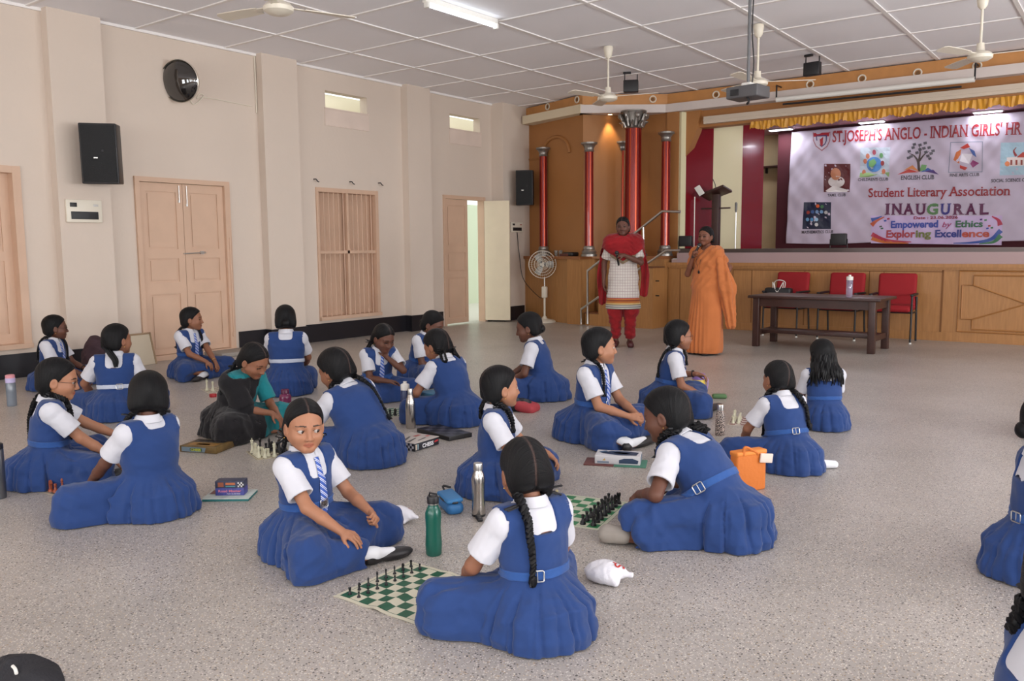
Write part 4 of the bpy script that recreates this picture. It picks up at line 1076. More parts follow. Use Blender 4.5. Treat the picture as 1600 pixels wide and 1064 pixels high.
# along the left wall
girl(84, 607, 118, 'girl in spectacles and tie by the wall, behind the girl with long braids', dict(seed=7, sc=.88, lean=3, head=(-32, 4, 0), glasses=True, tie=True, skin=sk_d, hair=dict(style='mix2', fside=1, len=.24), ra=dict(w=(.10, .30, .20)), la=dict(w=(-.08, .31, .20), **{'palm': (.4, 0, -1)}), wrist=((1, 'watch'),)))
girl(184, 652, 8, 'girl seen from behind near the pink double door, hair tied low, white striped belt', dict(seed=8, sc=.92, lean=6, head=(48, 2, 0), buckle=160, skin=sk_m, beltm=None, hair=dict(style='tail', part=False, len=.16, fside=.4), la=dict(w=(-.22, .26, .14), hint=(-1, -.4, -.2))))
girl(298, 588, 140, 'girl with tie sitting in front of the pink double door, looking aside', dict(seed=9, sc=.90, lean=2, head=(-40, 3, 0), tie=True, skin=sk_m, hair=dict(style='mix2', fside=1, len=.22), ra=dict(w=(.06, .33, .20)), la=dict(w=(-.06, .34, .18)), wrist=((1, 'bangle'),), shoes=(1,), **far_r))
girl(450, 614, 5, 'girl seen from behind beside the black skirting, tall back and thin white belt', dict(seed=10, sc=.95, fat=1.12, scoop=.045, lean=5, head=(-6, 6, 0), pel=(0, 0, .15), skin=sk_m, beltm=None, hair=dict(style='bun', part=False), knee=((.17, .30, .12), (-.17, .30, .12)), la=dict(w=(-.15, .33, .22)), ra=dict(w=(.15, .33, .22))))
girl(577, 720, -28, 'girl bending forward with her broad blue back turned, braid over her shoulder', dict(seed=11, sc=.94, fat=1.22, knee=((.25, .27, .12), (-.25, .27, .12)), scoop=.02, lean=30, side=-10, head=(-22, 22, -6), belt=False, skin=sk_m, hair=dict(style='mix2', fside=1, len=(.2, .2), vol=.004), la=dict(w=(-.18, .40, .13), hint=(-.9, -.3, -.1)), ra=dict(w=(.16, .38, .14))))
girl(588, 622, 158, 'girl resting her chin on her hand, behind the two small steel bottles', dict(seed=12, sc=.87, knee=((.27, .27, .12), (-.27, .27, .12)), lean=18, head=(-14, 26, 0), tie=True, skin=sk_d, hair=dict(style='fold2', rib=.07), ra=dict(w=(.02, .36, .22), dir=(-1, .1, -.1)), la=dict(w=(-.04, .20, .43), hint=(-.4, .5, -.6), dir=(.25, .1, 1), palm=(.2, -1, .1), curl=(40, 60, 40))))
girl(656, 598, 128, 'girl half hidden behind another girl, in front of the black skirting near the side door', dict(seed=13, sc=.92, knee=((.24, .27, .12), (-.24, .27, .12)), lean=16, head=(-10, 26, 0), skin=sk_d, hair=dict(style='bun', part=False), ra=dict(w=(.02, .30, .18)), la=dict(w=(-.06, .33, .16))))
girl(714, 660, -42, 'girl bending over the blue box, ribboned hair, turned away to the left', dict(seed=14, sc=.92, fat=1.08, knee=((.26, .27, .12), (-.27, .26, .12)), scoop=.02, lean=22, head=(-12, 26, 0), belt=False, skin=sk_m, hair=dict(style='fold2', rib=.05), la=dict(w=(-.20, .34, .13), hint=(-.9, -.5, -.2)), ra=dict(w=(.1, .38, .13))))
girl(848, 622, -78, 'girl in left profile sitting in front of the pedestal fan', dict(seed=15, sc=.95, scoop=.02, lean=11, head=(-2, 14, 0), belt=False, skin=sk_d, hair=dict(style='bun', part=False), la=dict(w=(-.16, .28, .15), hint=(-.8, -.8, -.2)), ra=dict(w=(.1, .36, .15))))
# right of the middle
girl(924, 683, 118, 'girl with tie and one long braid, hands clasped, sitting below the woman in red', dict(seed=16, sc=.95, lean=4, head=(-38, 2, 0), tie=True, buckle=0, skin=sk_l, feet=((0, (982, 694), (1024, 680)),), vox=.0046, hair=dict(style='mix2', fside=0, len=(.22, .1), r=.016, rib=.06),
    ra=dict(w=(.06, .31, .20), dir=(-.45, .85, -.05), palm=(-.9, 0, -.3), curl=(30, 25, 20), spread=.8), la=dict(w=(-.07, .32, .19), dir=(.5, .85, -.1), palm=(.9, -.1, -.3), curl=(35, 40, 25)), skirt=dict(hip=.235, show=.09)))
girl(1043, 641, 88, 'girl wearing a watch, reaching for the yellow bottle, below the woman in orange', dict(seed=17, sc=.91, lean=8, head=(-22, 3, 0), tie=True, skin=sk_m, feet=((0, (1088, 642), (1124, 630)),), glasses=True, hair=dict(style='mix2', fside=1, len=(.24, .15)),
    ra=dict(w=(.14, .28, .16)), la=dict(w=(-.16, .25, .30), hint=(-.6, 0, -.8), dir=(.1, 1, -.2), palm=(.3, .1, -1), curl=(30, 45, 30)), wrist=((1, 'watch'),)))
girl(776, 767, 100, 'girl with tie looking aside behind the pencil case and tall steel bottle', dict(seed=18, sc=.85, lean=0, head=(-30, 2, 0), tie=True, belt=False, skin=sk_l, vox=.0040, hair=dict(style='mix2', fside=0, len=(.15, .1), r=.021, rib=.05), ra=dict(w=(.22, .30, .17)), la=dict(w=(-.20, .30, .20))))
girl(1130, 840, -62, 'girl leaning forward over the chess mat at right, dark braid down, buckled belt', dict(seed=19, sc=.94, fat=1.1, lean=41, head=(-14, 20, 4), buckle=-100, skin=sk_d, feet=((1, (996, 838), (950, 834)),), greysole=True, vox=.0042, hair=dict(style='mix2', fside=1, len=(.26, .2), r=.024, rib=.05),
    la=dict(w=(-.20, .34, .19), hint=(-.8, -.5, -.3)), ra=dict(w=(.14, .36, .16)), knee=((.30, .28, .12), (-.34, .26, .12)), skirt=dict(hip=.20, show=-.03)))
r19, g19 = girl(1232, 731, -38, 'girl with two thick braids turned away, beside the orange bag', dict(seed=20, sc=.80, fat=1.12, lean=16, head=(-4, 16, 6), buckle=-170, skin=sk_m, hair=dict(style='mix2', fside=1, len=(.34, .34), r=.024), la=dict(w=(-.16, .34, .12), hint=(-.9, -.3, -.1)), ra=dict(w=(.14, .34, .14)), knee=((.30, .28, .12), (-.36, .22, .12)), skirt=dict(hip=.22)))
def white_foot(p): return smax(rc(p, (.20, -.10, .035), (.30, -.13, .030), .034, .028), .004-p[:, 2], .004)
v_, f_ = snet(white_foot, (.1, -.25, -.01), (.4, 0, .1), .006, 2); np_obj('sock', v_, f_, m_sock, r19)
girl(1288, 668, -20, 'girl with loose wavy hair seen from behind, farthest right of the seated group', dict(seed=21, knee=((.15, .32, .12), (-.17, .32, .12)), skirt=dict(hip=.19), sc=.79, lean=10, head=(-8, 10, 0), skin=sk_m, hair=dict(style='loose', part=False, vol=.006), la=dict(w=(-.10, .34, .16)), ra=dict(w=(.10, .34, .16))))
# cut by the right edge of the photograph
girl(1717, 690, -60, 'seated girl of whom only a blue sleeve edge shows, upper right margin', dict(seed=22, sc=.9, lean=10, skin=sk_m, hair=dict(style='bun', part=False)))
girl(1624, 899, 72, 'girl cut by the right margin, buckled belt on her blue pinafore', dict(seed=23, sc=.92, lean=-2, skirt=dict(hip=.19), buckle=155, vox=.006, skin=sk_m, hair=dict(style='bun', part=False)))
girl(1614, 1330, 66, 'girl at the lower right corner, dark braid over white sleeve', dict(seed=24, sc=.92, lean=6, vox=.0045, skin=sk_m, hair=dict(style='fold2', r=.026, rib=.05), la=dict(w=(-.15, .3, .16))))

# the girl in a black and turquoise dress
def cloth(fn, pts, pad, vox, name, m, root, it=1):
    lo, hi = bounds(pts, pad); v, f = snet(fn, lo, hi, vox, 3)
    if it: v = relax(v, f, it, .5)
    return np_obj(name, v, f, m, root)
m_teal = fabric('turquoise_cotton', (28, 122, 130)); m_blk = fabric('black_cotton', (27, 25, 28), var=0.1)
sp = dict(seed=31, sc=.89, lean=24, head=(-6, 34, 4), skin=sk_m, vox=.0050, mp=m_teal, ms=m_teal, collar=False, belt=False, sleeve=.20, hair=dict(style='single', fside=1, len=.22, to=(.12, -.08)),
    ra=dict(w=(-.02, .38, .19), dir=(-.4, .7, -.5)), la=dict(w=(-.08, .40, .15), dir=(.1, .7, -.7)), wrist=((1, 'bangle'),))
r8, g8 = girl(368, 676, 138, 'girl in black and turquoise dress with black scarf, bending over a chess set', sp, None)
w8 = Wrinkle(99)
def scarf(p):
    b = np.minimum(np.minimum(g8.pin(p), g8.shirt(p)), rc(p, g8.S[0], g8.E[0], .062, .058)); q = p[:, 0]+.25*(p[:, 2]-.35)
    d = smax(np.abs(b-.016)-.008-w8(p)*.6, -(q+.035), .01)
    d = smax(d, -(p[:, 2]-.006), .004)
    d = smax(d, p[:, 1]-.40, .02)
    return smax(d, (p-g8.N)@g8.M2[:, 2]-.03, .006)
cloth(scarf, [g8.N, g8.P0, *g8.K, *g8.E, *g8.S], .2, .008, 'scarf', m_blk, r8)

# ---------------------------------------------------------------- the two standing women
def woman(px, py, ang, label, spec, vox=.0066):
    r = place(px, py, ang, 'person', label)
    base = dict(stand=True, pel=(0, 0, .86), spine=(.145, .16, .145), hsc=1.06, neck=.07, shw=.165, arm=(.275, .235), hand=1.0, knee=((.085, .03, .46), (-.085, .03, .46)), ank=((.085, -.01, .075), (-.085, -.01, .075)), toe=((.10, .13, .028), (-.10, .13, .028)), lean=2, vox=vox)
    base.update(spec); g = solve(base); r.scale = (base.get('sc', 1),)*3; return r, g, base
m_kurti = fabric('white_checked_cotton', (206, 198, 190)); m_redc = fabric('red_crinkled_cotton', (140, 24, 30), var=0.22)
def kurti_mat():
    nt = m_kurti.node_tree; b = nt.nodes['Principled BSDF']; tc = nt.nodes.new('ShaderNodeTexCoord'); sx = nt.nodes.new('ShaderNodeSeparateXYZ'); nt.links.new(tc.outputs['Object'], sx.inputs[0])
    def grid(o, per, wd):
        m1 = nt.nodes.new('ShaderNodeMath'); m1.operation = 'MULTIPLY'; m1.inputs[1].default_value = 1/per; nt.links.new(o, m1.inputs[0])
        m2 = nt.nodes.new('ShaderNodeMath'); m2.operation = 'FRACT'; nt.links.new(m1.outputs[0], m2.inputs[0]); m3 = nt.nodes.new('ShaderNodeMath'); m3.operation = 'LESS_THAN'; m3.inputs[1].default_value = wd; nt.links.new(m2.outputs[0], m3.inputs[0]); return m3.outputs[0]
    mx = nt.nodes.new('ShaderNodeMath'); mx.operation = 'MAXIMUM'; nt.links.new(grid(sx.outputs[0], .030, .14), mx.inputs[0]); nt.links.new(grid(sx.outputs[2], .034, .14), mx.inputs[1])
    c = nt.nodes.new('ShaderNodeMix'); c.data_type = 'RGBA'; c.inputs[6].default_value = (*lin((208, 200, 193)), 1); c.inputs[7].default_value = (*lin((172, 152, 150)), 1); nt.links.new(mx.outputs[0], c.inputs[0])
    cr = nt.nodes.new('ShaderNodeValToRGB'); cr.color_ramp.interpolation = 'CONSTANT'; mr = nt.nodes.new('ShaderNodeMapRange'); mr.inputs[1].default_value = .44; mr.inputs[2].default_value = .66
    nt.links.new(sx.outputs[2], mr.inputs[0]); nt.links.new(mr.outputs[0], cr.inputs[0]); e = cr.color_ramp.elements
    e[0].position = 0; e[0].color = (*lin((160, 40, 44)), 1); e[1].position = .12; e[1].color = (*lin((120, 116, 112)), 1)
    for p, k in ((.16, (188, 182, 170)), (.22, (96, 100, 104)), (.27, (196, 186, 172)), (.33, (110, 106, 104)), (.38, (196, 168, 110)), (.46, (176, 108, 52)), (.56, (128, 62, 40)), (.64, (180, 112, 60)), (.70, (150, 46, 44))):
        q = e.new(p); q.color = (*lin(k), 1)
    gt = nt.nodes.new('ShaderNodeMath'); gt.operation = 'LESS_THAN'; gt.inputs[1].default_value = .605; nt.links.new(sx.outputs[2], gt.inputs[0])
    f = nt.nodes.new('ShaderNodeMix'); f.data_type = 'RGBA'; nt.links.new(gt.outputs[0], f.inputs[0]); nt.links.new(c.outputs[2], f.inputs[6]); nt.links.new(cr.outputs[0], f.inputs[7]); nt.links.new(f.outputs[2], b.inputs['Base Color'])
kurti_mat()
rW, gW, sW = woman(973, 541, 182, 'standing woman in a white checked tunic, red trousers and red shawl, holding a microphone', dict(seed=41, sc=1.06, skin=(98, 62, 50), shw=.142, head=(6, 4, 2), hair=dict(style='bun', part=True),
    ra=dict(w=(.235, .02, .80), hint=(.5, -.8, 0), dir=(0, .1, -1), palm=(-1, 0, 0)), la=dict(w=(-.02, .22, 1.12), hint=(-.9, -.3, -.6), dir=(1, .35, .05), palm=(0, -.5, -.6), curl=(60, 70, 45)), wrist=((0, 'bangle'), (1, 'bangle'))))
wW = Wrinkle(5); wW2 = Wrinkle(6, ((18, .008), (40, .006), (75, .003)))
common_head(rW, gW, sW, .0066, sW['skin'])
def kurti(p):
    q = p.copy(); q[:, 1] = p[:, 1]/.72
    d = smin(gW.tor(p)-.022, (rc(q, V(0, 0, .98), V(0, .01, .50), .158, .215))*.8, .06)-wW(p)
    for i in (0, 1):
        u = nrm(gW.E[i]-gW.S[i]); t = (p-gW.S[i])@u; sl = smax(rc(p, gW.S[i], gW.S[i]+u*.24, .060, .060)-wW(p)*.5, t-.215, .004); d = smin(d, sl, .02)
    d = smax(d, .465-p[:, 2], .004); q = (p-gW.N)@gW.M2
    return smax(d, -smax(np.abs(q[:, 0])-.06, -(q[:, 2]+.04), .03), .004)
cloth(kurti, [gW.N, *gW.S, *gW.E, V(0, 0, .45)], .24, .009, 'tunic', m_kurti, rW)
def trousers(p):
    d = None; n_ = 0
    for i, sg in ((0, 1), (1, -1)):
        a = smin(rc(p, V(.075*sg, 0, .86), V(.092*sg, .02, .46), .085, .090), rc(p, V(.092*sg, .02, .46), V(.085*sg, -.005, .16), .090, .060), .05)
        a = smin(a, rc(p, V(.09*sg, -.005, .15), V(.088*sg, -.008, .115), .068, .052), .02); d = a if d is None else smin(d, a, .015)
    d = d-wW2(p)-.004*np.sin(p[:, 2]*95+np.sin(p[:, 0]*30)*2)*(p[:, 2] < .34)
    return smax(smax(d, .095-p[:, 2], .006), p[:, 2]-.62, .01)
cloth(trousers, [V(.1, 0, .1), V(-.1, 0, .9)], .18, .009, 'trousers', m_redc, rW)
def shawl(p):
    b = gW.tor(p)-.022
    for i in (0, 1): b = smin(b, rc(p, gW.S[i], gW.S[i]*.45+gW.E[i]*.55, .052, .058), .07)
    q = (p-gW.N)@gW.M2; x = np.abs(q[:, 0])
    d = b-.022-wW2(p)*.45-.007*np.abs(np.sin((q[:, 2]+.55*x)*62+np.sin(q[:, 0]*25)))
    low = np.where(q[:, 1] > -.02, -.290+.75*x, -.22)
    d = smax(d, low-q[:, 2], .012); d = smax(d, -(np.sqrt(q[:, 0]**2+(q[:, 1]-.015)**2)-.060), .01); d = smax(d, -(b-.004), .004)
    for sg, zb, px_ in ((1, .50, .262), (-1, .60, .255)):
        w_ = np.abs(p[:, 0]-sg*(px_-.05*np.clip((p[:, 2]-.9)*2.5, 0, 1)+.012*np.sin(p[:, 2]*9)))-.050; t = np.abs(p[:, 1]+.060-.018*np.sin(p[:, 0]*95+p[:, 2]*4))-.016
        d = smin(d, smax(smax(w_, t, .01), smax(zb+.5*np.abs(p[:, 0]-sg*px_)-p[:, 2], p[:, 2]-1.26, .01), .01), .05)
    return d
so = cloth(shawl, [gW.N, *gW.S, *gW.E, V(.2, -.1, .5), V(-.2, -.1, .5)], .16, .0085, 'shawl', m_redc, rW)
mb = MB()
pts = []
for k in range(25):
    x = -.19+.38*k/24; z = -.285+.62*abs(x)+.012
    p = gW.N+gW.M2[:, 0]*x+gW.M2[:, 2]*z+gW.M2[:, 1]*.35
    for _ in range(40):
        dd = shawl(p[None])[0]-.002
        if dd < .001: break
        p = p-gW.M2[:, 1]*dd*.7
    pts.append(p)
mb.tube(pts, .017, 6, flat=.3); mb.build('shawl_border', mat('grey_gold_border', (128, 108, 84), .7, var=.3, vscale=60), so)
for i in (0, 1): cloth(lambda p, i=i: smax(rc(p, gW.A[i]+V(0, -.02, -.035), gW.T[i], .042, .040), .003-p[:, 2], .004), [gW.A[i], gW.T[i]], .08, .007, 'shoe', mat('dark_red_shoe', (74, 28, 30), .5), rW)
def mic(pos, d, name, label):
    r = empty(name, tuple(pos), 0, label, 'microphone'); q = Vector(d).to_track_quat('Z', 'Y').to_matrix().to_4x4()
    MB().lathe([(.010, -.10), (.0125, -.09), (.015, .03), (.017, .05), (.019, .055)], 14, q).build('handle', m_dark, r); MB().ball((0, 0, 0), .026, 14).build('grille', m_black, r, tuple(q @ Vector((0, 0, .072)))); MB().lathe([(.018, .050), (.0195, .054), (.018, .058)], 14, q).build('ring', m_steel, r); return r
def world(r, p): return r.matrix_world @ Vector([float(x) for x in p])
bpy.context.view_layer.update()
hw_ = gW.hands[1][0]; c = np.mean([a for k, a, *_ in hw_ if k[0] == 'f'], 0)
mic(world(rW, c+V(0, .012, -.02)), (rW.matrix_world.to_3x3() @ Vector((.15, .35, 1))), 'microphone', 'black microphone held at the chest by the woman in red and white')

# woman in an orange sari, speaking into a microphone
m_sari = fabric('orange_cotton', (188, 110, 62), var=0.05)
rS, gS, sS = woman(1103, 553, -140, 'standing woman in an orange sari speaking into a handheld microphone', dict(seed=42, sc=1.01, skin=(118, 74, 56), head=(-8, 2, 0), fat=1.22, shw=.16, hair=dict(style='bun', part=False), s=1,
    pel=(0, 0, .82), spine=(.13, .15, .14), knee=((.085, .03, .44), (-.085, .03, .44)),
    ra=dict(w=(.08, .17, 1.15), hint=(.7, -.4, -1), dir=(-.45, .35, .8), palm=(-.6, -.5, .2), curl=(55, 70, 45)), la=dict(w=(-.205, -.04, .85), hint=(.05, -1, -.1), dir=(.1, .3, -1), palm=(1, 0, 0))))
common_head(rS, gS, sS, .0066, sS['skin'])
wS = Wrinkle(15, ((18, .005), (38, .004), (70, .002)))
def sari(p):
    q = p.copy(); q[:, 1] = (p[:, 1]-.0)/.82; a = np.arctan2(p[:, 0]-.02, p[:, 1]+.02)
    lo_ = rc(q, V(0, -.01, .92), V(0, .01, .10), .185, .215)*.9
    lo_ = smin(lo_, rc(p, V(.0, -.04, .80), V(0, -.02, .62), .165, .14), .06)
    g1 = np.clip((.88-p[:, 2])/.7, 0, 1)
    fan = np.exp(-((a-.25)/.62)**2)
    lo_ = lo_-g1*fan*(.045+.018*np.sin(a*30))-g1*(1-fan)*.006*np.sin(a*9+p[:, 2]*5)-.010*np.sin(p[:, 2]*9-a*3.2)*np.exp(-((p[:, 2]-.72)/.16)**2)
    d = smax(lo_, .022-p[:, 2], .006); d = smax(d, p[:, 2]-1.0, .03)
    up = gS.tor(p)-.026-.006*np.sin((p[:, 2]*.8+p[:, 0]*1.1)*70)-wS(p); d = smin(d, up, .04)
    for i in (0, 1):
        u = nrm(gS.E[i]-gS.S[i]); t = (p-gS.S[i])@u; d = smin(d, smax(rc(p, gS.S[i], gS.S[i]+u*.2, .062, .056)-wS(p)*.5, t-.17, .004), .02)
    q = (p-gS.N)@gS.M2
    return smax(d, -smax(np.sqrt(q[:, 0]**2+(q[:, 1]-.02)**2)-.062, -(q[:, 2]+.015), .02), .004)
cloth(sari, [gS.N, *gS.S, V(.1, .1, .02), V(-.1, -.1, .02)], .24, .0085, 'sari', m_sari, rS)
def pallu(p):
    # the loose end hangs from the left shoulder over the whole arm
    x = p[:, 0]; t = np.clip((1.30-p[:, 2])/1.0, 0, 1); fold = .011*np.sin(7*np.arctan2(p[:, 1]+.04+.07*t, x+.19+.09*t)+p[:, 2]*3)+.003*np.sin(p[:, 2]*24+x*30)
    q = p.copy(); q[:, 1] = p[:, 1]*1.0
    d = rc(q, gS.S[1]+V(.015, -.015, .02), V(-.235, -.05, .80), .062, .098)
    d = smin(d, rc(q, V(-.235, -.06, .82), V(-.285, -.10, .36), .088, .050), .05)-fold-wS(p)
    d = smax(d, .30+.75*(p[:, 1]+.02)-p[:, 2], .01)
    return d
cloth(pallu, [gS.N, gS.S[1], gS.E[1], V(-.27, -.2, .25), V(-.3, .1, .5)], .16, .008, 'sari_end', m_sari, rS)
for i in (0, 1):
    cloth(lambda p, i=i: smin(smax(rc(p, gS.A[i]+V(0, -.04, -.06), gS.T[i]+V(0, .01, -.015), .042, .044), np.abs(p[:, 2]-.010)-.009, .003), np.abs(ell(p, gS.A[i]*.35+gS.T[i]*.65, (.045, .025, .042)))-.005+np.maximum(0, .02-p[:, 2]), .004), [gS.A[i], gS.T[i]], .09, .006, 'slipper', m_shoe, rS)
pc = np.mean([a for k, a, *_ in gS.hands[0][0] if k[0] == 'f'], 0); bpy.context.view_layer.update()
mdir = gS.H+gS.Mh@V(0, .09, -.06)*gS.hs-pc
mic(world(rS, pc+nrm(mdir)*.02), rS.matrix_world.to_3x3() @ Vector([float(x) for x in mdir]), 'microphone', 'black microphone held to the mouth of the woman in orange')
mb = MB(); c0 = gS.N+V(0, .02, -.01); mb.tube([c0+V(-.055, .03, 0), push_out(c0+V(-.03, .10, -.12), lambda p: sari(p), .006), push_out(c0+V(0.0, .12, -.24), lambda p: sari(p), .006), push_out(c0+V(.035, .10, -.12), lambda p: sari(p), .006), c0+V(.055, .03, 0)], .002, 6)
pp = push_out(c0+V(0, .12, -.25), lambda p: sari(p), .008); mb.ball(pp, .016, 10, 1, .4, 1.2); mb.build('pendant', m_dark, rS)
# ---------------------------------------------------------------- stage things
m_redcol = mat('red_metallic_paint', (128, 24, 20), 0.28, metal=0.35, coat=0.3)
m_flute = mat('copper_red_stripe', (206, 82, 44), 0.3, metal=0.5)
def column(x, y, z0, z1, r, capz, label, big=False):
    c = empty('column', (x, y, 0), 0, label, 'column', 'red columns of the stage bay')
    MB().lathe([(r*1.75, z0), (r*1.75, z0+.035), (r*1.5, z0+.045), (r*1.65, z0+.075), (r*1.45, z0+.10), (r*1.2, z0+.115), (r*1.3, z0+.14), (r*1.05, z0+.17)], 24).build('base', m_silver, c)
    n = 32; vs = []; fs = []
    sh = MB(); k0, k1 = z0+.16, z1
    for k in range(n):
        a0, a1 = 2*math.pi*k/n, 2*math.pi*(k+1)/n; rr = r*(1.0 if k % 2 else .93); sh.cur = 1 if k % 4 == 0 else 0
        sh.add([(rr*math.cos(a0), rr*math.sin(a0), k0), (rr*math.cos(a1), rr*math.sin(a1), k0), (rr*.93*math.cos(a1), rr*.93*math.sin(a1), k1), (rr*.93*math.cos(a0), rr*.93*math.sin(a0), k1)], [(0, 1, 2, 3)])
        q = r*(1.0 if (k+1) % 2 else .93); sh.cur = 0
        sh.add([(rr*math.cos(a1), rr*math.sin(a1), k0), (q*math.cos(a1), q*math.sin(a1), k0), (q*.93*math.cos(a1), q*.93*math.sin(a1), k1), (rr*.93*math.cos(a1), rr*.93*math.sin(a1), k1)], [(0, 1, 2, 3)])
    sh.build('shaft', [m_redcol, m_flute], c)
    cp = MB(); H = capz-z1
    if big:
        cp.lathe([(r*1.02, z1-.02), (r*1.15, z1), (r*1.0, z1+.02), (r*1.1, z1+H*.5), (r*1.35, z1+H*.9), (r*1.5, z1+H*.92), (r*1.5, capz)], 24)
        for k in range(8):
            a = k*math.pi/4; d = Vector((math.cos(a), math.sin(a), 0)); pts = [d*r*1.05+Vector((0, 0, z1+.02)), d*r*1.25+Vector((0, 0, z1+H*.4)), d*r*1.55+Vector((0, 0, z1+H*.75)), d*r*1.7+Vector((0, 0, z1+H*.6)), d*r*1.5+Vector((0, 0, z1+H*.48))]
            cp.tube(smooth_path(pts, 12), [.045]*8+[.035, .03, .024, .015], 8, flat=.6)
            d2 = Vector((math.cos(a+.39), math.sin(a+.39), 0)); cp.tube(smooth_path([d2*r*1.05+Vector((0, 0, z1)), d2*r*1.3+Vector((0, 0, z1+H*.25)), d2*r*1.7+Vector((0, 0, z1+H*.3))], 8), [.04]*5+[.035, .025, .012], 8, flat=.5)
    else: cp.lathe([(r*.98, z1-.01), (r*1.15, z1+.005), (r*1.02, z1+.02), (r*1.1, z1+H*.45), (r*1.45, z1+H*.72), (r*1.75, z1+H*.80), (r*1.8, z1+H*.82), (r*1.8, capz)], 24)
    cp.build('capital', m_silver, c)
def colpos(px, Y): return ony(px, 300, Y)[0]
column(colpos(849, 12.24), 12.24, 1.14, 2.88, .070, 3.02, 'slim red column with silver capital, nearest the side wall, behind the pedestal fan')
column(colpos(920.5, 11.86), 11.86, 1.14, 2.84, .074, 2.98, 'slim red column with silver capital at the corner of the stage bay')
column(colpos(971, 12.55), 12.55, 1.14, 2.90, .070, 3.04, 'slim red column half hidden behind the tall thick column')
column(colpos(1040, 12.5), 12.5, 1.14, 2.98, .074, 3.12, 'slim red column beside the striped stage wing')
column(colpos(989, 12.2), 12.2, 1.14, 3.20, .138, 3.46, 'tall thick red column with leafy silver capital behind the woman in red', True)
dl = empty('downlight', (-7.16, 12.27, 3.47), 0, 'small lit downlight in the soffit of the orange bay', 'lamp')
MB().lathe([(.05, -.012), (.055, -.004), (.055, .0)], 20).build('rim', m_silver, dl); MB().lathe([(.036, -.013), (.036, -.008)], 16).build('bulb', mat('downlight_glow', (255, 214, 160), emit=9), dl)
sl = bpy.data.lights.new('downlight_beam', 'SPOT'); sl.energy = 45; sl.spot_size = R(62); sl.spot_blend = .7; sl.color = (1, .72, .38); sl.shadow_soft_size = .03
so_ = bpy.data.objects.new('downlight_beam', sl); col.objects.link(so_); so_.location = (-7.16, 12.25, 3.44); so_.rotation_euler = (R(6), 0, 0); so_.parent = None

# steps to the stage with steel hand rails
ss = empty('stage_steps', (-7.3, 12.05, 0), 0, 'wooden steps climbing to the stage beside the orange bay', 'steps')
n = 5
for k in range(n):
    x0 = -7.36+k*.252; z1 = .215+k*.19
    MB().box((x0+7.3, -.22, 0), (x0+.252+7.3 if k < n-1 else -6.12+7.3, .20, z1-.02)).build('riser', m_wood, ss)
    MB().rbox((x0-.015+7.3, -.235, z1-.02), (x0+.26+7.3 if k < n-1 else -6.12+7.3, .20, z1), .006).build('tread', mat('dark_tread', (110, 66, 38), .45), ss)
hr = empty('hand_rail', (-7.5, 11.82, 0), 0, 'bright steel hand rail bending up the stage steps', 'hand rail')
def rail(pts, Y, nm, r=.019):
    P = [ony(a, b, Y) for a, b in pts]; return MB().tube([tuple(p-np.array([-7.5, 11.82, 0])) for p in P], r, 10).build(nm, m_steel, hr)
rail([(918, 506), (918, 423), (1035, 330), (1063, 331)], 11.80, 'rail', .021); rail([(908, 506.5), (908, 483), (1041, 391), (1062, 391)], 11.76, 'rail'); rail([(1006, 405), (1005, 354)], 11.80, 'post', .016)
for px, py in ((1027, 439), (1027, 462)):
    p = ony(px, py, 11.82); MB().rbox((-.03, -.012, -.008), (.03, .012, .008), .005).build('knob', m_dark, ss, (p[0]+7.3, -.225, p[2]))

# pedestal fan
pf_ = empty('pedestal_fan', tuple(gz(851, 503)), 0, 'ivory pedestal fan standing against the orange bay', 'fan')
MB().lathe([(.20, 0), (.20, .019), (.17, .035), (.05, .06), (.03, .10), (.0, .10)], 28, cap=False).build('base', m_ivory, pf_)
MB().tube([(0, 0, .05), (0, 0, .46)], .018, 12).build('pole', m_ivory, pf_); MB().tube([(0, 0, .45), (0, 0, .78)], .012, 12).build('pole', m_steel, pf_)
MB().rbox((-.045, -.04, .42), (.045, .04, .62), .02).build('control_box', m_ivory, pf_)
pz = float(ony(851, 413, pf_.location.y)[2]); FM = Matrix.Translation((0, -.06, pz)) @ Matrix.Rotation(R(35), 4, 'Z') @ Matrix.Rotation(R(88), 4, 'X')
MB().lathe([(.03, -.19), (.055, -.17), (.06, -.08), (.05, -.05), (.0, -.05)], 20, FM, cap=False).build('motor', m_ivory, pf_)
cg = MB(); RR = .235
for s_, zz in ((1, .055), (-1, -.045)):
    for rr, dz in ((RR, 0), (RR*.80, .35), (RR*.6, .6), (RR*.4, .8), (.07, .95)):
        cg.tube([FM @ Vector((rr*math.cos(t), rr*math.sin(t), zz*dz+.004*s_)) for t in np.linspace(0, 2*math.pi, 37)[:-1]], .0035 if rr < RR else .006, 5, closed=True)
    for k in range(36):
        t = 2*math.pi*k/36; cg.tube([FM @ Vector((r*math.cos(t), r*math.sin(t), zz*(1-(r/RR)**2)+.003*s_)) for r in (.06, RR*.5, RR*.8, RR)], .0014, 4)
cg.build('cage', m_ivory, pf_)
for k in range(3):
    a = 2*math.pi*k/3; b = MB(); g_ = 10; vs = []
    for i in range(g_+1):
        u = i/g_; r = .03+.17*u; w_ = .045+.05*math.sin(u*2.4)
        for sgn in (-1, 1):
            t = a+sgn*w_/max(r, .07)*.6; vs.append(FM @ Vector((r*math.cos(t), r*math.sin(t), .018*sgn)))
    b.add(vs, [(2*i, 2*i+1, 2*i+3, 2*i+2) for i in range(g_)], True); o = b.build('blade', mat('clear_blade', (206, 206, 202), .2, trans=.35), pf_); md = o.modifiers.new('t', 'SOLIDIFY'); md.thickness = .003

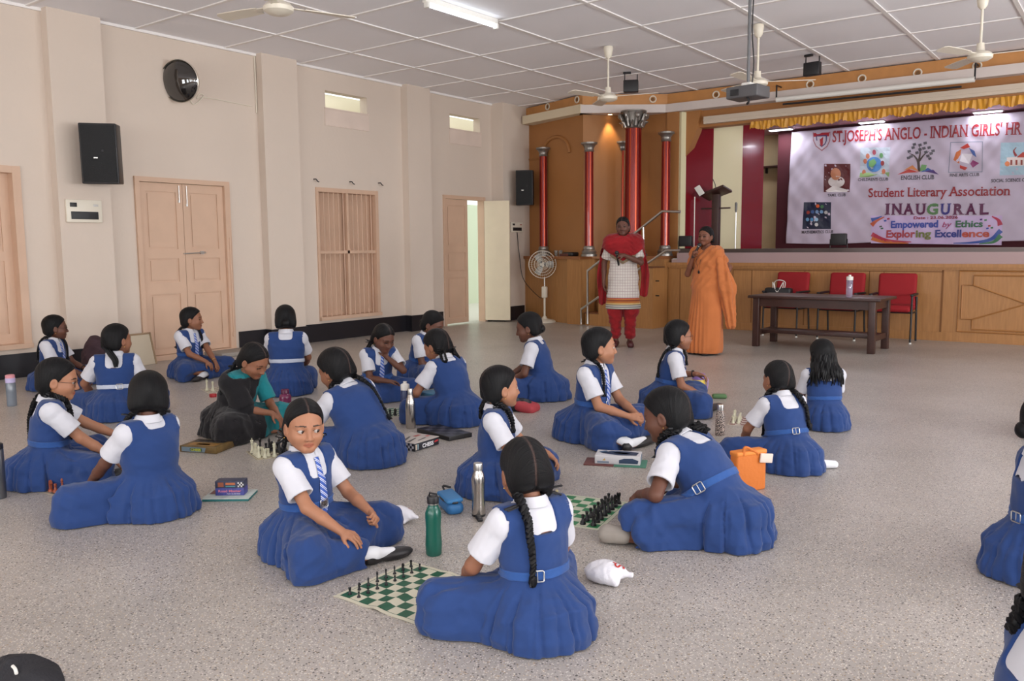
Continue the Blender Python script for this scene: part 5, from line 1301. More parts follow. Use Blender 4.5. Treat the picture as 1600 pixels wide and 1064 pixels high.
# things on the bay ledge
for px, lab in ((869, 'clear drinking glass on the bay ledge, nearer the side wall'), (876, 'clear drinking glass on the bay ledge, beside the dark pouch')):
    p = ony(px, 398, 12.12); MB().lathe([(.028, 0), (.034, .10), (.032, .10), (.026, .006)], 16, cap=False).build('drinking_glass', mat('clear_glass', (235, 240, 240), .05, trans=.9), None, (p[0], 12.12, 1.14)); tag(bpy.context.scene.collection.objects[-1], lab, 'glass', 'glasses on the ledge')
p = ony(892, 395, 12.0); tag(MB().rbox((-.13, -.08, 0), (.13, .08, .07), .025).build('pouch', m_black, None, (p[0], 12.0, 1.14), R(-18)), 'black cloth pouch lying on the bay ledge', 'pouch')
p = ony(877, 398, 12.0); tag(MB().rbox((-.11, -.05, 0), (.11, .05, .045), .008).build('wooden_box', mat('red_brown_wood', (92, 36, 28), .5), None, (p[0]+.10, 11.99, 1.14), R(-18)), 'low red brown box beside the drinking glasses on the ledge', 'box')

# loudspeakers and switch boards
def speaker(p, rz, w_, d_, h_, tilt, label):
    s = empty('loudspeaker', tuple(p), rz, label, 'loudspeaker'); s.rotation_euler = (tilt, 0, rz)
    MB().rbox((-w_/2, -d_/2, -h_/2), (w_/2, d_/2, h_/2), .012).build('cabinet', m_black, s)
    MB().rbox((-w_/2+.015, -d_/2-.012, -h_/2+.019), (w_/2-.015, -d_/2+.005, h_/2-.019), .006).build('grille', mat('black_grille', (24, 25, 27), .7, bump=.6, bscale=240), s)
    MB().rbox((-.05, -d_/2-.018, -.05), (-.01, -d_/2-.011, -.035), .002).build('badge', m_steel, s); MB().lathe([(.012, 0), (.012, .008)], 12, T(.04, -d_/2-.011, .03, rx=R(90))).build('knob', m_dark, s)
    MB().box((-.04, d_/2-.01, -.06), (.04, d_/2+.10, .06)).build('bracket', m_dark, s); return s
speaker((-8.86, 4.60, 2.31), R(52), .36, .26, .62, R(3), 'large black loudspeaker on the left wall above the switch board')
speaker((-8.72, 12.02, 2.33), R(30), .30, .22, .60, R(2), 'black loudspeaker on the corner pilaster beside the orange bay')
def board(X, y0, y1, z0, z1, label, plug):
    b = empty('switch_board', (X, (y0+y1)/2, (z0+z1)/2), 0, label, 'switch board'); w_, h_ = (y1-y0)/2, (z1-z0)/2
    MB().rbox((0, -w_, -h_), (.03, w_, h_), .006).build('plate', m_ivory, b)
    MB().rbox((.028, -w_*.76, -h_*.72), (.036, w_*.76, -h_*.05), .003).build('switch_row', m_black, b); MB().rbox((.028, -w_*.8, h_*.35), (.036, -w_*.42, h_*.72), .003).build('socket', m_black, b)
    MB().rbox((.028, w_*.5, h_*.42), (.035, w_*.78, h_*.62), .002).build('indicator', mat('red_indicator' if plug else 'steel_indicator', (170, 60, 50) if plug else (200, 195, 190), .3), b)
board(XL+.13, 4.30, 4.68, 1.60, 1.84, 'ivory switch board with black switch row on the left pilaster', False)
p0_, p1_ = onx(797, 347, XL+.26), onx(815, 363, XL+.26); board(XL+.26, p0_[1], p1_[1], p1_[2], p0_[2], 'small ivory switch board on the corner pilaster behind the fan', True)
q0 = onx(808, 363, XL+.27); tag(MB().tube(smooth_path([q0, (q0[0]+.04, q0[1]+.02, 1.1), (q0[0]+.14, q0[1], .72), tuple(np.array(pf_.location)+np.array([-.12, .03, .42])), tuple(np.array(pf_.location)+np.array([-.05, 0, .5]))], 24), .006, 6).build('cable', m_dark), 'thin dark cable running from the corner switch board to the pedestal fan', 'cable')

# polished bowl lamp on the left wall with its wiring
bo = empty('bowl_lamp', (XL+.16, 5.70, 3.25), 0, 'polished chrome bowl lamp high on the left wall above the closed double door', 'lamp')
BM = Vector((.40, -.88, -.14)).to_track_quat('Z', 'Y').to_matrix().to_4x4()
MB().lathe([(.02, -.17), (.10, -.155), (.18, -.10), (.235, -.01), (.245, .03), (.238, .036)], 40, BM, cap=False).build('shell', mat('polished_shell', (232, 226, 214), .22, metal=.85), bo)
MB().lathe([(.228, .020), (.20, .045), (.13, .075), (.06, .088), (.0, .09)], 40, BM, cap=False).build('reflector', mat('dark_reflection_dome', (34, 31, 30), .04, spec=1.0, coat=.5), bo)  # the dark room mirrored in the bowl is put into the base colour
wz = XL+.012
P = [onx(a, b, wz) for a, b in ((296, 156), (304, 163), (318, 150), (312, 147), (308, 154), (320, 152), (393, 166))]
tag(MB().tube(smooth_path(P, 30), .006, 6).build('cable', m_ivory), 'ivory wire curling from the bowl lamp along the left wall', 'wire')
tag(MB().tube([(XL+.012, 6.845, 3.04), (XL+.012, 6.845, ZC-.02)], .010, 6).build('conduit', m_ivory), 'thin ivory conduit rising beside the second pilaster to the ceiling', 'conduit')
for (px, py), lab in zip(((490, 280), (546, 284), (591, 286)), ('left one of three small hooks above the barred window', 'middle one of three small hooks above the barred window', 'right one of three small hooks above the barred window')):
    p = onx(px, py, XL); tag(MB().tube([tuple(p), tuple(p+np.array([.05, 0, .0])), tuple(p+np.array([.06, .02, -.03])), tuple(p+np.array([.05, .05, -.035]))], .008, 6).build('hook', m_dark), lab, 'hook', 'hooks above the window')

# ---------------------------------------------------------------- ceiling fixtures
tl = empty('tube_light', (-5.75, 6.80, 3.74), 0, 'lit fluorescent tube light under the ceiling', 'lamp'); a_, b_ = gz(663, 7, 3.70), gz(775, 42, 3.70)
dv = Vector(b_-a_); Lt = dv.length; tl.location = tuple((a_+b_)/2); tl.rotation_euler = (0, 0, math.atan2(dv.y, dv.x))
MB().rbox((-Lt/2, -.03, .02), (Lt/2, .03, .08), .008).build('channel', m_white, tl); MB().tube([(-Lt/2+.03, -.02, -.005), (Lt/2-.03, -.02, -.005)], .017, 12).build('tube', mat('lit_tube', (240, 248, 255), emit=7), tl)
for s_ in (-1, 1): MB().rbox((s_*(Lt/2-.02)-.015, -.045, -.03), (s_*(Lt/2-.02)+.015, .015, .025), .005).build('end_cap', m_white, tl)
la = area('tube_light_glow', tuple((a_+b_)/2-np.array([0, 0, .06])), tuple((a_+b_)/2-np.array([0, 0, 2])), Lt, .05, 26, (.9, .96, 1)); la.rotation_euler = (0, 0, tl.rotation_euler.z)
def ceiling_fan(x, y, zh, ph, label):
    f = empty('ceiling_fan', (x, y, ZC), 0, label, 'ceiling fan', 'ceiling fans'); h = zh-ZC
    MB().lathe([(.0, 0), (.055, -.005), (.06, -.03), (.045, -.12), (.022, -.15), (.0, -.15)], 20, cap=False).build('canopy', m_ivory, f); MB().tube([(0, 0, -.10), (0, 0, h+.10)], .013, 10).build('rod', m_ivory, f)
    MB().lathe([(.0, h+.13), (.035, h+.12), (.04, h+.05), (.05, h+.04), (.09, h+.03), (.118, h+.0), (.114, h-.03), (.08, h-.05), (.0, h-.06)], 28, cap=False).build('motor', m_ivory, f)
    for k in range(3):
        a = ph+2*math.pi*k/3; M_ = Matrix.Rotation(a, 4, 'Z') @ Matrix.Translation((0, 0, h+.005)) @ Matrix.Rotation(R(9), 4, 'X')
        b = MB(); b.rbox((.10, -.03, -.004), (.24, .03, .004), .003, M_); b.prism([(.2, -.055), (.35, -.068), (.60, -.07), (.63, -.04), (.63, .04), (.60, .065), (.35, .06), (.2, .045)], -.003, .003, M_); b.build('blade', m_ivory, f)
    return f
ceiling_fan(-5.48, 9.34, 3.16, .25, 'ceiling fan hanging in front of the orange bay, left of the projector'); ceiling_fan(-3.62, 9.5, 3.14, .5, 'ceiling fan half hidden behind the projector pole')
ceiling_fan(-1.43, 9.79, 3.18, .1, 'ceiling fan at the right edge above the stage banner'); ceiling_fan(-5.53, 4.35, 3.18, 1.2, 'ceiling fan cut off by the top margin, left of the tube light')
pj = empty('projector', (-3.23, 8.23, 2.80), math.atan2(-1.0, .35)*0+R(-8), 'grey ceiling projector on a long pole in front of the stage', 'projector')
pb = MB(); pb.rbox((-.17, -.13, -.055), (.17, .13, .06), .012); pb.build('body', mat('projector_grey', (88, 86, 88), .5), pj)
MB().lathe([(.045, 0), (.048, .03), (.038, .035)], 18, T(.09, .125, 0, rx=R(-90))).build('lens', m_dark, pj); MB().rbox((-.12, -.137, -.03), (-.03, -.128, .03), .002).build('vent', m_black, pj)
MB().tube([(0, 0, .06), (0, 0, ZC-2.80)], .016, 10).build('pole', mat('pole_grey', (110, 110, 112), .4), pj); MB().rbox((-.05, -.05, .055), (.05, .05, .10), .01).build('mount', m_white, pj)
MB().tube(smooth_path([(.03, .02, .06), (.045, .02, .3), (.02, .02, .6), (.035, .01, ZC-2.81)], 16), .006, 6).build('cable', m_black, pj); MB().tube(smooth_path([(.05, -.1, -.05), (.08, -.12, -.10), (.05, -.1, -.12)], 8), .012, 6).build('dangling_plug', m_black, pj)
def flood(p, rz, label, drop):
    s = empty('floodlight', tuple(p), rz, label, 'floodlight')
    MB().tube([(-.09, 0, 0), (-.09, 0, -drop), ], .008, 6).build('bracket', m_dark, s); MB().tube([(.09, 0, -.04), (.09, 0, -drop)], .008, 6).build('bracket', m_dark, s); MB().rbox((-.11, -.02, -.03), (.0, .02, 0), .004).build('bracket', m_dark, s)
    MB().rbox((-.105, -.05, -drop-.17), (.105, .05, -drop), .01).build('housing', m_black, s); MB().rbox((-.09, .045, -drop-.155), (.09, .056, -drop-.019), .004).build('lens', m_dark, s); return s
flood(gz(986, 112, ZC), R(25), 'black floodlight hanging from the ceiling beside the left ceiling fan', .12); flood(gz(1270, 84, ZC), R(-5), 'black floodlight hanging from the ceiling right of the projector', .11)
# round badges of the orange frieze
names = 'first second third fourth fifth sixth seventh eighth ninth'.split()
def frieze_hit(px, py):
    best = None; d = ray(px, py)
    for (x0, y0), (x1, y1) in zip([(-8.99, 12.42)]+FP[1:], FP[1:]):
        ex, ey = x1-x0, y1-y0; den = d[0]*ey-d[1]*ex
        t = (x0*ey-y0*ex)/den; X, Y_ = d[0]*t, d[1]*t; u = ((X-x0)*ex+(Y_-y0)*ey)/(ex*ex+ey*ey)
        if -.02 <= u <= 1.02: best = (np.array([X, Y_, CAMH+d[2]*t]), math.atan2(ey, ex))
    return best
for i, (px, py) in enumerate(((856, 161), (902, 155), (939, 155), (1020, 155), (1119, 148), (1266, 132), (1347, 123), (1434, 114), (1527, 103))):
    hit = frieze_hit(px, py)
    if hit is None: continue
    p, a = hit; p[2] = min(p[2], 3.70); f = empty('round_light', tuple(p), a, '%s round light ring from the left on the orange frieze above the stage' % names[i], 'light', 'round lights of the frieze')
    MB().tube([(.05*math.cos(t), -.008, .05*math.sin(t)) for t in np.linspace(0, 2*math.pi, 25)[:-1]], .011, 6, closed=True).build('ring', m_ivory, f); MB().lathe([(.028, 0), (.022, .012)], 14, T(0, -.002, 0, rx=R(90))).build('lamp', mat('amber_glass', (120, 84, 48), .3), f)
# roller screen
rs = empty('roller_screen', tuple(ony(1365, 140, 12.55)), 0, 'closed white roller screen hung across the top of the stage', 'roller screen'); e0, e1 = ony(1213, 156, 12.55), ony(1523, 124, 12.55)
o0 = np.array(rs.location); MB().tube([tuple(e0-o0), tuple(e1-o0)], .036, 14).build('casing', m_white, rs); MB().tube([tuple(e0-o0+np.array([.1, 0, -.075])), tuple(e1-o0+np.array([-.15, 0, -.075]))], .014, 8).build('weight_bar', m_black, rs)
for e in (e0, e1): MB().tube([tuple(e-o0), tuple(e-o0+np.array([0, 0, .21])), tuple(e-o0+np.array([0, .2, .21]))], .012, 6).build('bracket', m_dark, rs)
# golden fringe
fr = MB(); n = 420; vs = []
for i in range(n+1):
    x = -5.0+8.0*i/n; sc_ = abs(math.sin(x*math.pi/.33)); y = 12.865+.012*math.sin(x*95)+.006*math.sin(x*41)
    for k, z in enumerate((3.205, 3.17, 3.145-.02*sc_, 3.115-.045*sc_)): vs.append((x+.006*k*math.sin(x*23), y+.004*k*math.sin(x*57+k), z+.010*math.sin(x*130)*(k == 3)))
fr.add(vs, [(4*i+j, 4*i+4+j, 4*i+5+j, 4*i+1+j) for i in range(n) for j in range(3)], True)
tag(fr.build('fringe', mat('golden_satin', (212, 150, 34), .35, bump=.4, bscale=90, sheen=.3)), 'golden satin fringe hanging under the stage lintel', 'fringe')
for (px, py), nm in zip(((1220, 202), (1362, 190), (1547, 177)), ('left', 'middle', 'right')):
    p = gz(px, py, 3.445); p[1] = min(p[1], 15.88); l = empty('panel_light', tuple(p), 0, '%s lit panel light in the mauve stage ceiling' % nm, 'lamp', 'stage ceiling lights'); MB().rbox((-.22, -.09, -.012), (.22, .09, 0), .004).build('frame', m_white, l); MB().rbox((-.2, -.07, -.016), (.2, .07, -.019), .002).build('diffuser', mat('lit_panel', (240, 244, 255), emit=5), l)
    area('panel_light_glow', tuple(p-np.array([0, 0, .04])), tuple(p-np.array([0, 0, 2])), .4, .2, 13, (.92, .95, 1))
area('banner_fill_light', (-3.2, 13.4, 3.4), (-3.2, 16.5, 1.8), 4.5, .15, 11, (.95, .93, 1.0))  # added fill lamp that brightens the banner, no fixture belongs to it

# ---------------------------------------------------------------- the banner at the back of the stage
YB_ = 15.95
tag(MB().box((-5.68, 16.05, 1.12), (2.2, 16.12, 3.44)).build('backdrop_curtain', m_curtain), 'dark maroon backdrop behind the printed banner', 'curtain')
def bfold(x, z):
    u, v = x+5.41, 3.39-z
    return .010*math.sin((u*1.0+v*1.5)*6)+.0045*math.sin((u*1.4-v*1.1)*13+1)+.0022*math.sin((u+v*.8)*31)+.007*math.sin(u*23+v*4)*max(0, 1-u)
bn = empty('banner', (-5.4, YB_, 1.33), 0, 'large white printed banner across the back of the stage', 'banner'); B0 = np.array([-5.4, YB_, 1.33])
TLp, BLp = ony(1237, 207, YB_), ony(1228, 380, YB_); BXR = 1.6
vs = []; nu, nv = 260, 90
for j in range(nv+1):
    for i in range(nu+1):
        v = j/nv; xl = TLp[0]*(1-v)+BLp[0]*v; x = xl+(BXR-xl)*i/nu; z = 3.40*(1-v)+1.325*v+.012*math.sin(x*3)*(v); vs.append((x-B0[0], bfold(x, z), z-B0[2]))
bm_ = MB().add(vs, [(j*(nu+1)+i, (j+1)*(nu+1)+i, (j+1)*(nu+1)+i+1, j*(nu+1)+i+1) for j in range(nv) for i in range(nu)], True)
cl_ = bm_.build('cloth', mat('banner_vinyl', (200, 190, 208), .5, spec=.3, var=.03), bn); md = cl_.modifiers.new('t', 'SOLIDIFY'); md.thickness = .004
def bcol(c): return mat('banner_ink', c, .4)
ink = {}
def bput(name, vs, fs, c, lift=.006):
    """flat print following the folds of the cloth; vs in (x, z) of the world"""
    m = ink.setdefault(c, None) or ink.__setitem__(c, bcol(c)) or ink[c]
    return MB().add([(x-B0[0], bfold(x, z)-lift, z-B0[2]) for x, z in vs], fs).build(name, m, bn)
def bxz(px, py): p = ony(px, py, YB_); return p[0], p[2]
def sub_grid(poly_px, name, c, n=8, lift=.006):
    """a quadrilateral patch given by its four corners in the photograph"""
    P = [np.array(bxz(*q)) for q in poly_px]; vs = []
    for j in range(n+1):
        for i in range(n+1):
            u, v = i/n, j/n; vs.append(tuple((P[0]*(1-u)+P[1]*u)*(1-v)+(P[3]*(1-u)+P[2]*u)*v))
    return bput(name, vs, [(j*(n+1)+i, j*(n+1)+i+1, (j+1)*(n+1)+i+1, (j+1)*(n+1)+i) for j in range(n) for i in range(n)], c, lift)
def btext(s, a, b, hpx, c, bold=.0, lift=.017, shear=0, serif=False):
    """lettering from pixel a to pixel b along its baseline, capital height hpx"""
    A = np.array(bxz(*a)); Bq = np.array(bxz(*b)); H_ = abs(bxz(a[0], a[1]-hpx)[1]-A[1]); L_ = np.linalg.norm(Bq-A); d = (Bq-A)/L_
    vs, fs = text_mesh(s, H_/.69, bold*H_, 'LEFT', 0, shear, None)
    if serif: vs, fs = serifs(vs, fs, H_/.69)
    x0 = min(v.x for v in vs); x1 = max(v.x for v in vs); k = L_/(x1-x0)
    out = [(A[0]+d[0]*(v.x-x0)*k, A[1]+d[1]*(v.x-x0)*k+v.y) for v in vs]
    return bput('lettering', out, fs, c, lift)
RED_ = (150, 34, 44)
btext("ST.JOSEPH'S ANGLO - INDIAN GIRLS' HR", (1301, 222), (1597, 210), 17, RED_, .02, serif=True)
btext('Student Literary Association', (1357, 308), (1579, 305), 13.5, RED_, .02, serif=True)
for ch, x0, x1, c in (('I', 1383, 1391, (92, 24, 74)), ('N', 1393, 1410, (92, 24, 74)), ('A', 1410, 1429, (92, 24, 74)), ('U', 1430, 1447, (92, 24, 74)), ('G', 1448, 1466, (86, 128, 80)), ('U', 1469, 1486, (56, 50, 130)), ('R', 1489, 1507, (92, 24, 74)), ('A', 1508, 1526, (92, 24, 74)), ('L', 1529, 1545, (92, 24, 74))):
    btext(ch, (x0, 335), (x1, 334.5), 16, c, .05, serif=True)
sub_grid([(1361, 337), (1566, 337), (1565, 383), (1361, 380)], 'printed_panel', (206, 186, 224), 60, .006)
btext('Date : 23.06.2026', (1428, 342.5), (1497, 341.5), 4.2, (150, 44, 70), .04, .019)
btext('Empowered', (1392, 356), (1466, 355), 10.5, (62, 80, 170), .045, .019); btext('by', (1472, 355), (1487, 354.5), 8, (160, 50, 110), .02, .015, .3); btext('Ethics', (1493, 355), (1536, 354.5), 10, (60, 110, 80), .045, .019)
btext('Explor', (1385, 371), (1430, 370.6), 11, (168, 52, 62), .045, .019); btext('ing', (1431, 370.6), (1455, 370.4), 11, (120, 130, 70), .045, .019); btext('Excell', (1461, 370.4), (1502, 370.2), 11, (52, 62, 140), .045, .019); btext('ence', (1503, 370.2), (1546, 370), 11, (190, 84, 66), .045, .019)
def band(pts, w_, c, lift=.009, name='printed_ribbon'):
    P = smooth_path([(*bxz(*p), 0) for p in pts], 16); vs = []; fs = []
    for i, p in enumerate(P):
        t = (P[min(i+1, 15)]-P[max(i-1, 0)]).normalized(); n_ = Vector((-t.y, t.x, 0)); ww = w_*(1-.8*i/15)*.012; vs += [(p.x+n_.x*ww, p.y+n_.y*ww), (p.x-n_.x*ww, p.y-n_.y*ww)]
    return bput(name, vs, [(2*i, 2*i+1, 2*i+3, 2*i+2) for i in range(15)], c, lift)
for pts, c in (([(1362, 344), (1368, 342), (1378, 338)], (60, 90, 170)), ([(1362, 352), (1370, 345), (1382, 339)], (190, 90, 60)), ([(1362, 366), (1380, 374), (1400, 377), (1424, 378)], (180, 50, 80)), ([(1362, 372), (1378, 377), (1400, 379), (1420, 380)], (200, 110, 50)), ([(1563, 352), (1560, 344), (1550, 338)], (180, 50, 80)), ([(1564, 360), (1548, 374), (1520, 379), (1490, 380)], (60, 90, 170)), ([(1564, 368), (1552, 378), (1530, 381)], (70, 130, 90))): band(pts, 3.2, c)
for x, y, c in ((1383, 345, (60, 90, 170)), (1388, 342, (180, 50, 80)), (1533, 343, (80, 40, 120)), (1540, 344, (70, 130, 90)), (1376, 354, (90, 90, 90)), (1378, 357, (60, 110, 80)), (1546, 353, (180, 60, 60)), (1550, 356, (60, 110, 80)), (1543, 357, (60, 80, 170))): sub_grid([(x-2, y-1), (x+2, y-1.6), (x+2.2, y+1), (x-1.8, y+1.4)], 'printed_fleck', c, 2, .009)
# clubs and emblems
def poly(pts, c, lift=.008, name='printed_shape'):
    P = [bxz(*p) for p in pts]; cx = sum(p[0] for p in P)/len(P); cz = sum(p[1] for p in P)/len(P); n_ = len(P)
    return bput(name, [(cx, cz)]+P, [(0, i+1, (i+1) % n_+1) for i in range(n_)], c, lift)
def disc(px, py, r, c, lift=.008, n_=18, sy=1): return poly([(px+r*math.cos(2*math.pi*k/n_), py+r*sy*math.sin(2*math.pi*k/n_)) for k in range(n_)], c, lift)
sh_ = lambda k: [(1284+x*k, 220+y*k) for x, y in ((-14, -13), (14, -14), (13.5, 0), (9, 9), (0, 16), (-9, 9), (-13, 0))]
poly(sh_(1), (170, 110, 120), .006); poly(sh_(.88), (208, 198, 212), .008); poly([(1271.5, 208), (1296.5, 207), (1296, 213), (1272, 214)], (176, 44, 56), .010); poly(sh_(.62), (70, 66, 120), .010); poly(sh_(.50), (208, 198, 212), .012); poly([(1281, 214), (1287, 214), (1286, 226), (1284, 229), (1282, 226)], (176, 44, 56), .014)
sub_grid([(1288, 256), (1329, 256), (1328, 300), (1287, 300)], 'printed_picture', (92, 30, 34)); disc(1307, 284, 13, (214, 206, 204), .009, 16, .7); disc(1306, 272, 8, (196, 130, 96), .010, 14, 1.2); poly([(1290, 298), (1302, 290), (1326, 297), (1324, 300), (1292, 300)], (222, 216, 214), .010)
btext('TAMIL CLUB', (1293, 307), (1322, 306.5), 4, (60, 56, 66), .02, serif=True)
sub_grid([(1256, 316), (1299, 316), (1298, 358), (1254, 358)], 'printed_picture', (34, 40, 66))
for x, y, c in ((1278, 322, (220, 100, 50)), (1285, 323, (70, 120, 80)), (1263, 332, (150, 60, 50)), (1270, 331, (60, 90, 140)), (1277, 331, (120, 150, 190)), (1284, 331, (130, 170, 210)), (1291, 332, (190, 190, 190)), (1262, 343, (120, 170, 210)), (1269, 343, (90, 150, 200)), (1276, 343, (150, 190, 220)), (1276, 351, (220, 220, 220)), (1284, 343, (60, 60, 80))): disc(x, y, 2.9, c, .009, 8)
btext('MATHEMATICS CLUB', (1253, 365), (1302, 364), 4.2, (60, 56, 66), .02, serif=True)
sub_grid([(1345, 231), (1391, 230), (1389, 276), (1343, 277)], 'printed_picture', (190, 200, 214)); poly([(1344, 270), (1390, 269), (1389, 276), (1343, 277)], (150, 180, 120), .008); disc(1366, 257, 12, (78, 130, 190), .009); poly([(1358, 252), (1366, 248), (1370, 254), (1364, 262), (1358, 260)], (110, 160, 100), .019)
for x, y, c in ((1366, 238, (190, 90, 110)), (1356, 244, (200, 120, 90)), (1377, 243, (110, 170, 110)), (1379, 255, (150, 60, 60)), (1352, 252, (200, 120, 90)), (1350, 269, (200, 120, 90)), (1381, 268, (200, 120, 90))): disc(x, y, 3, c, .011, 8, 1.4)
btext("CHILDREN'S CLUB", (1341, 283), (1388, 282), 4.2, (60, 56, 66), .02, serif=True)
poly([(1434, 268), (1438, 268), (1437, 252), (1441, 244), (1435, 250), (1430, 244), (1433, 254)], (70, 54, 50), .009); band([(1436, 252), (1444, 242), (1452, 236)], 1.4, (70, 54, 50)); band([(1435, 252), (1428, 243), (1421, 240)], 1.4, (70, 54, 50)); band([(1436, 250), (1438, 238), (1437, 228)], 1.4, (70, 54, 50))
for x, y in ((1421, 237), (1427, 231), (1433, 239), (1438, 227), (1446, 224), (1444, 232), (1452, 231), (1455, 240), (1450, 244), (1424, 245), (1429, 226), (1438, 234), (1447, 238), (1458, 236), (1420, 247), (1453, 248)): poly([(x-3, y-1.6), (x+2, y-2.8), (x+3, y+1), (x-2, y+2.4)], (84, 82, 92), .010)
for pts, c in (([(1402, 273), (1420, 264), (1436, 269), (1418, 270)], (190, 60, 50)), ([(1412, 266), (1426, 258), (1436, 268), (1422, 263)], (220, 140, 80)), ([(1436, 268), (1440, 257), (1448, 258), (1446, 266)], (110, 160, 100)), ([(1438, 269), (1450, 262), (1458, 267), (1446, 268)], (60, 90, 160)), ([(1444, 268), (1458, 265), (1467, 273), (1456, 270)], (80, 50, 120))): poly(pts, c, .009)
btext('ENGLISH CLUB', (1408, 281), (1460, 280), 6.4, (60, 56, 66), .02, serif=True)
for q in ([(1485, 222), (1536, 221), (1536, 222), (1485, 223)], [(1482, 269), (1535, 268), (1535, 269), (1482, 270)], [(1485, 222), (1486, 222), (1483, 270), (1482, 270)], [(1535, 221), (1536, 221), (1535, 269), (1534, 269)]): sub_grid(q, 'printed_line', (120, 130, 150), 6, .008)
for pts, c in (([(1494, 238), (1502, 233), (1499, 256), (1490, 250)], (200, 110, 60)), ([(1500, 231), (1512, 224), (1516, 230), (1506, 233)], (190, 60, 50)), ([(1514, 231), (1523, 236), (1526, 246), (1520, 242)], (60, 90, 160)), ([(1520, 250), (1530, 255), (1520, 262), (1516, 256)], (150, 60, 120)), ([(1500, 258), (1512, 262), (1508, 266), (1500, 263)], (190, 60, 50)), ([(1503, 240), (1520, 241), (1514, 256), (1500, 252)], (232, 228, 236))): poly(pts, c, .009)
btext('FINE ARTS CLUB', (1484, 276), (1530, 275), 4.6, (60, 56, 66), .02, serif=True)
sub_grid([(1564, 223), (1612, 222), (1610, 273), (1562, 274)], 'printed_picture', (168, 200, 216)); sub_grid([(1573, 246), (1610, 244), (1610, 258), (1574, 260)], 'printed_shape', (232, 220, 216), 3, .009); poly([(1588, 246), (1598, 238), (1610, 238), (1610, 246)], (190, 70, 60), .010); band([(1588, 244), (1584, 236), (1588, 230)], 1.6, (150, 60, 60)); disc(1574, 256, 4, (230, 140, 90), .010, 10)
for x in (1579, 1587, 1595): sub_grid([(x, 250), (x+3, 250), (x+3, 258), (x, 258)], 'printed_shape', (150, 70, 60), 1, .019)
btext('SOCIAL SCIENCE CLUB', (1549, 285), (1612, 283), 4.8, (60, 56, 66), .02, serif=True)

# lectern, microphone stand and lamps on the stage
YL_ = 13.02
lc = empty('lectern', (-5.60, YL_, ZS), 0, 'slender dark wooden lectern with slanted top on the stage', 'lectern')
MB().rbox((-.22, -.16, 0), (.22, .16, .04), .01).build('base', m_brown, lc); MB().rbox((-.06, -.05, .03), (.06, .05, 1.04), .008).build('post', m_brown, lc); MB().rbox((-.26, -.015, .80), (.24, .015, .825), .004).build('crossbar', m_brown, lc)
MB().rbox((-.21, -.16, -.019), (.21, .16, .019), .006, T(-.01, 0, 1.06, ry=R(-18)) @ Matrix.Rotation(R(-14), 4, 'X')).build('slanted_top', m_brown, lc)
MB().tube(smooth_path([(-.05, .1, 1.07), (-.07, .1, 1.2), (-.10, .06, 1.30)], 10), .006, 6).build('gooseneck', m_black, lc)
tag(MB().rbox((-.05, -.004, 0), (.05, .004, .16), .001, T(0, 0, 0, rx=R(20), ry=R(-28))).build('paper', m_white, None, (-5.76, YL_-.20, ZS+1.03)), 'white paper standing on the slanted lectern top', 'paper')
ms = empty('microphone_stand', (-5.28, 13.06, ZS), 0, 'thin grey microphone stand right of the lectern on the stage', 'microphone stand')
MB().lathe([(.09, 0), (.09, .012), (.02, .03)], 20).build('base', m_dark, ms); MB().tube([(0, 0, .02), (0, 0, .80)], .012, 8).build('pole', m_steel, ms); MB().lathe([(.012, .74), (.02, .78), (.022, .88), (.01, .90)], 12).build('clip', mat('grey_clip', (120, 118, 116), .4), ms)
ms2 = empty('microphone_stand', (-5.87, 12.78, ZS), 0, 'slim white microphone stand left of the lectern on the stage', 'microphone stand')
MB().lathe([(.08, 0), (.08, .012), (.02, .03)], 20).build('base', m_dark, ms2); MB().tube([(0, 0, .02), (0, 0, 1.0)], .009, 8).build('pole', m_white, ms2)
def stagelamp(px, label):
    p = ony(px, 390, 12.5); s = empty('stage_lamp', (p[0], 12.5, 1.25), 0, label, 'floodlight')
    MB().tube([(-.12, 0, .0), (-.12, 0, .13)], .007, 6).build('leg', m_dark, s); MB().tube([(.12, 0, .0), (.12, 0, .13)], .007, 6).build('leg', m_dark, s); MB().tube([(-.13, 0, .004), (.13, 0, .004)], .006, 6).build('foot_bar', m_dark, s)
    MB().rbox((-.11, -.035, .04), (.11, .035, .21), .012).build('housing', m_black, s); MB().rbox((-.09, .03, .06), (.09, .042, .19), .003).build('lens', m_dark, s)
stagelamp(1310, 'black stage floodlight on the stage edge below the banner'); stagelamp(1071, 'black stage floodlight on the stage edge left of the woman in orange')
wb = empty('wall_box', tuple(ony(1212, 262, 16.45)), 0, 'small dark wall shelf beside the banner on the stage back wall', 'shelf'); MB().rbox((-.25, -.18, 0), (.2, .05, .03), .004).build('shelf_board', m_brown, wb); MB().box((-.2, -.02, -.1), (-.17, .05, 0)).build('bracket', m_dark, wb)

# ---------------------------------------------------------------- table and red chairs
tb = empty('table', (-3.23, 10.82, 0), R(-1), 'long dark brown wooden table in front of the stage', 'table')
MB().rbox((-.81, -.38, .625), (.81, .38, .66), .008).build('tabletop', m_brown, tb)
for sx in (-1, 1):
    for sy in (-1, 1): MB().rbox((sx*.71-.04, sy*.31-.04, 0), (sx*.71+.04, sy*.31+.04, .625), .005).build('leg', m_brown, tb)
MB().box((-.70, -.33, .52), (.70, -.30, .625)).build('apron', m_brown, tb); MB().box((-.70, .30, .52), (.70, .33, .625)).build('apron', m_brown, tb)
for sx in (-1, 1): MB().box((sx*.71-.015, -.30, .52), (sx*.71+.015, .30, .625)).build('apron', m_brown, tb); MB().box((sx*.71-.02, -.30, .14), (sx*.71+.02, .30, .21)).build('stretcher', m_brown, tb)
MB().rbox((-.70, -.17, .165), (.70, .17, .21), .004).build('foot_shelf', m_brown, tb)
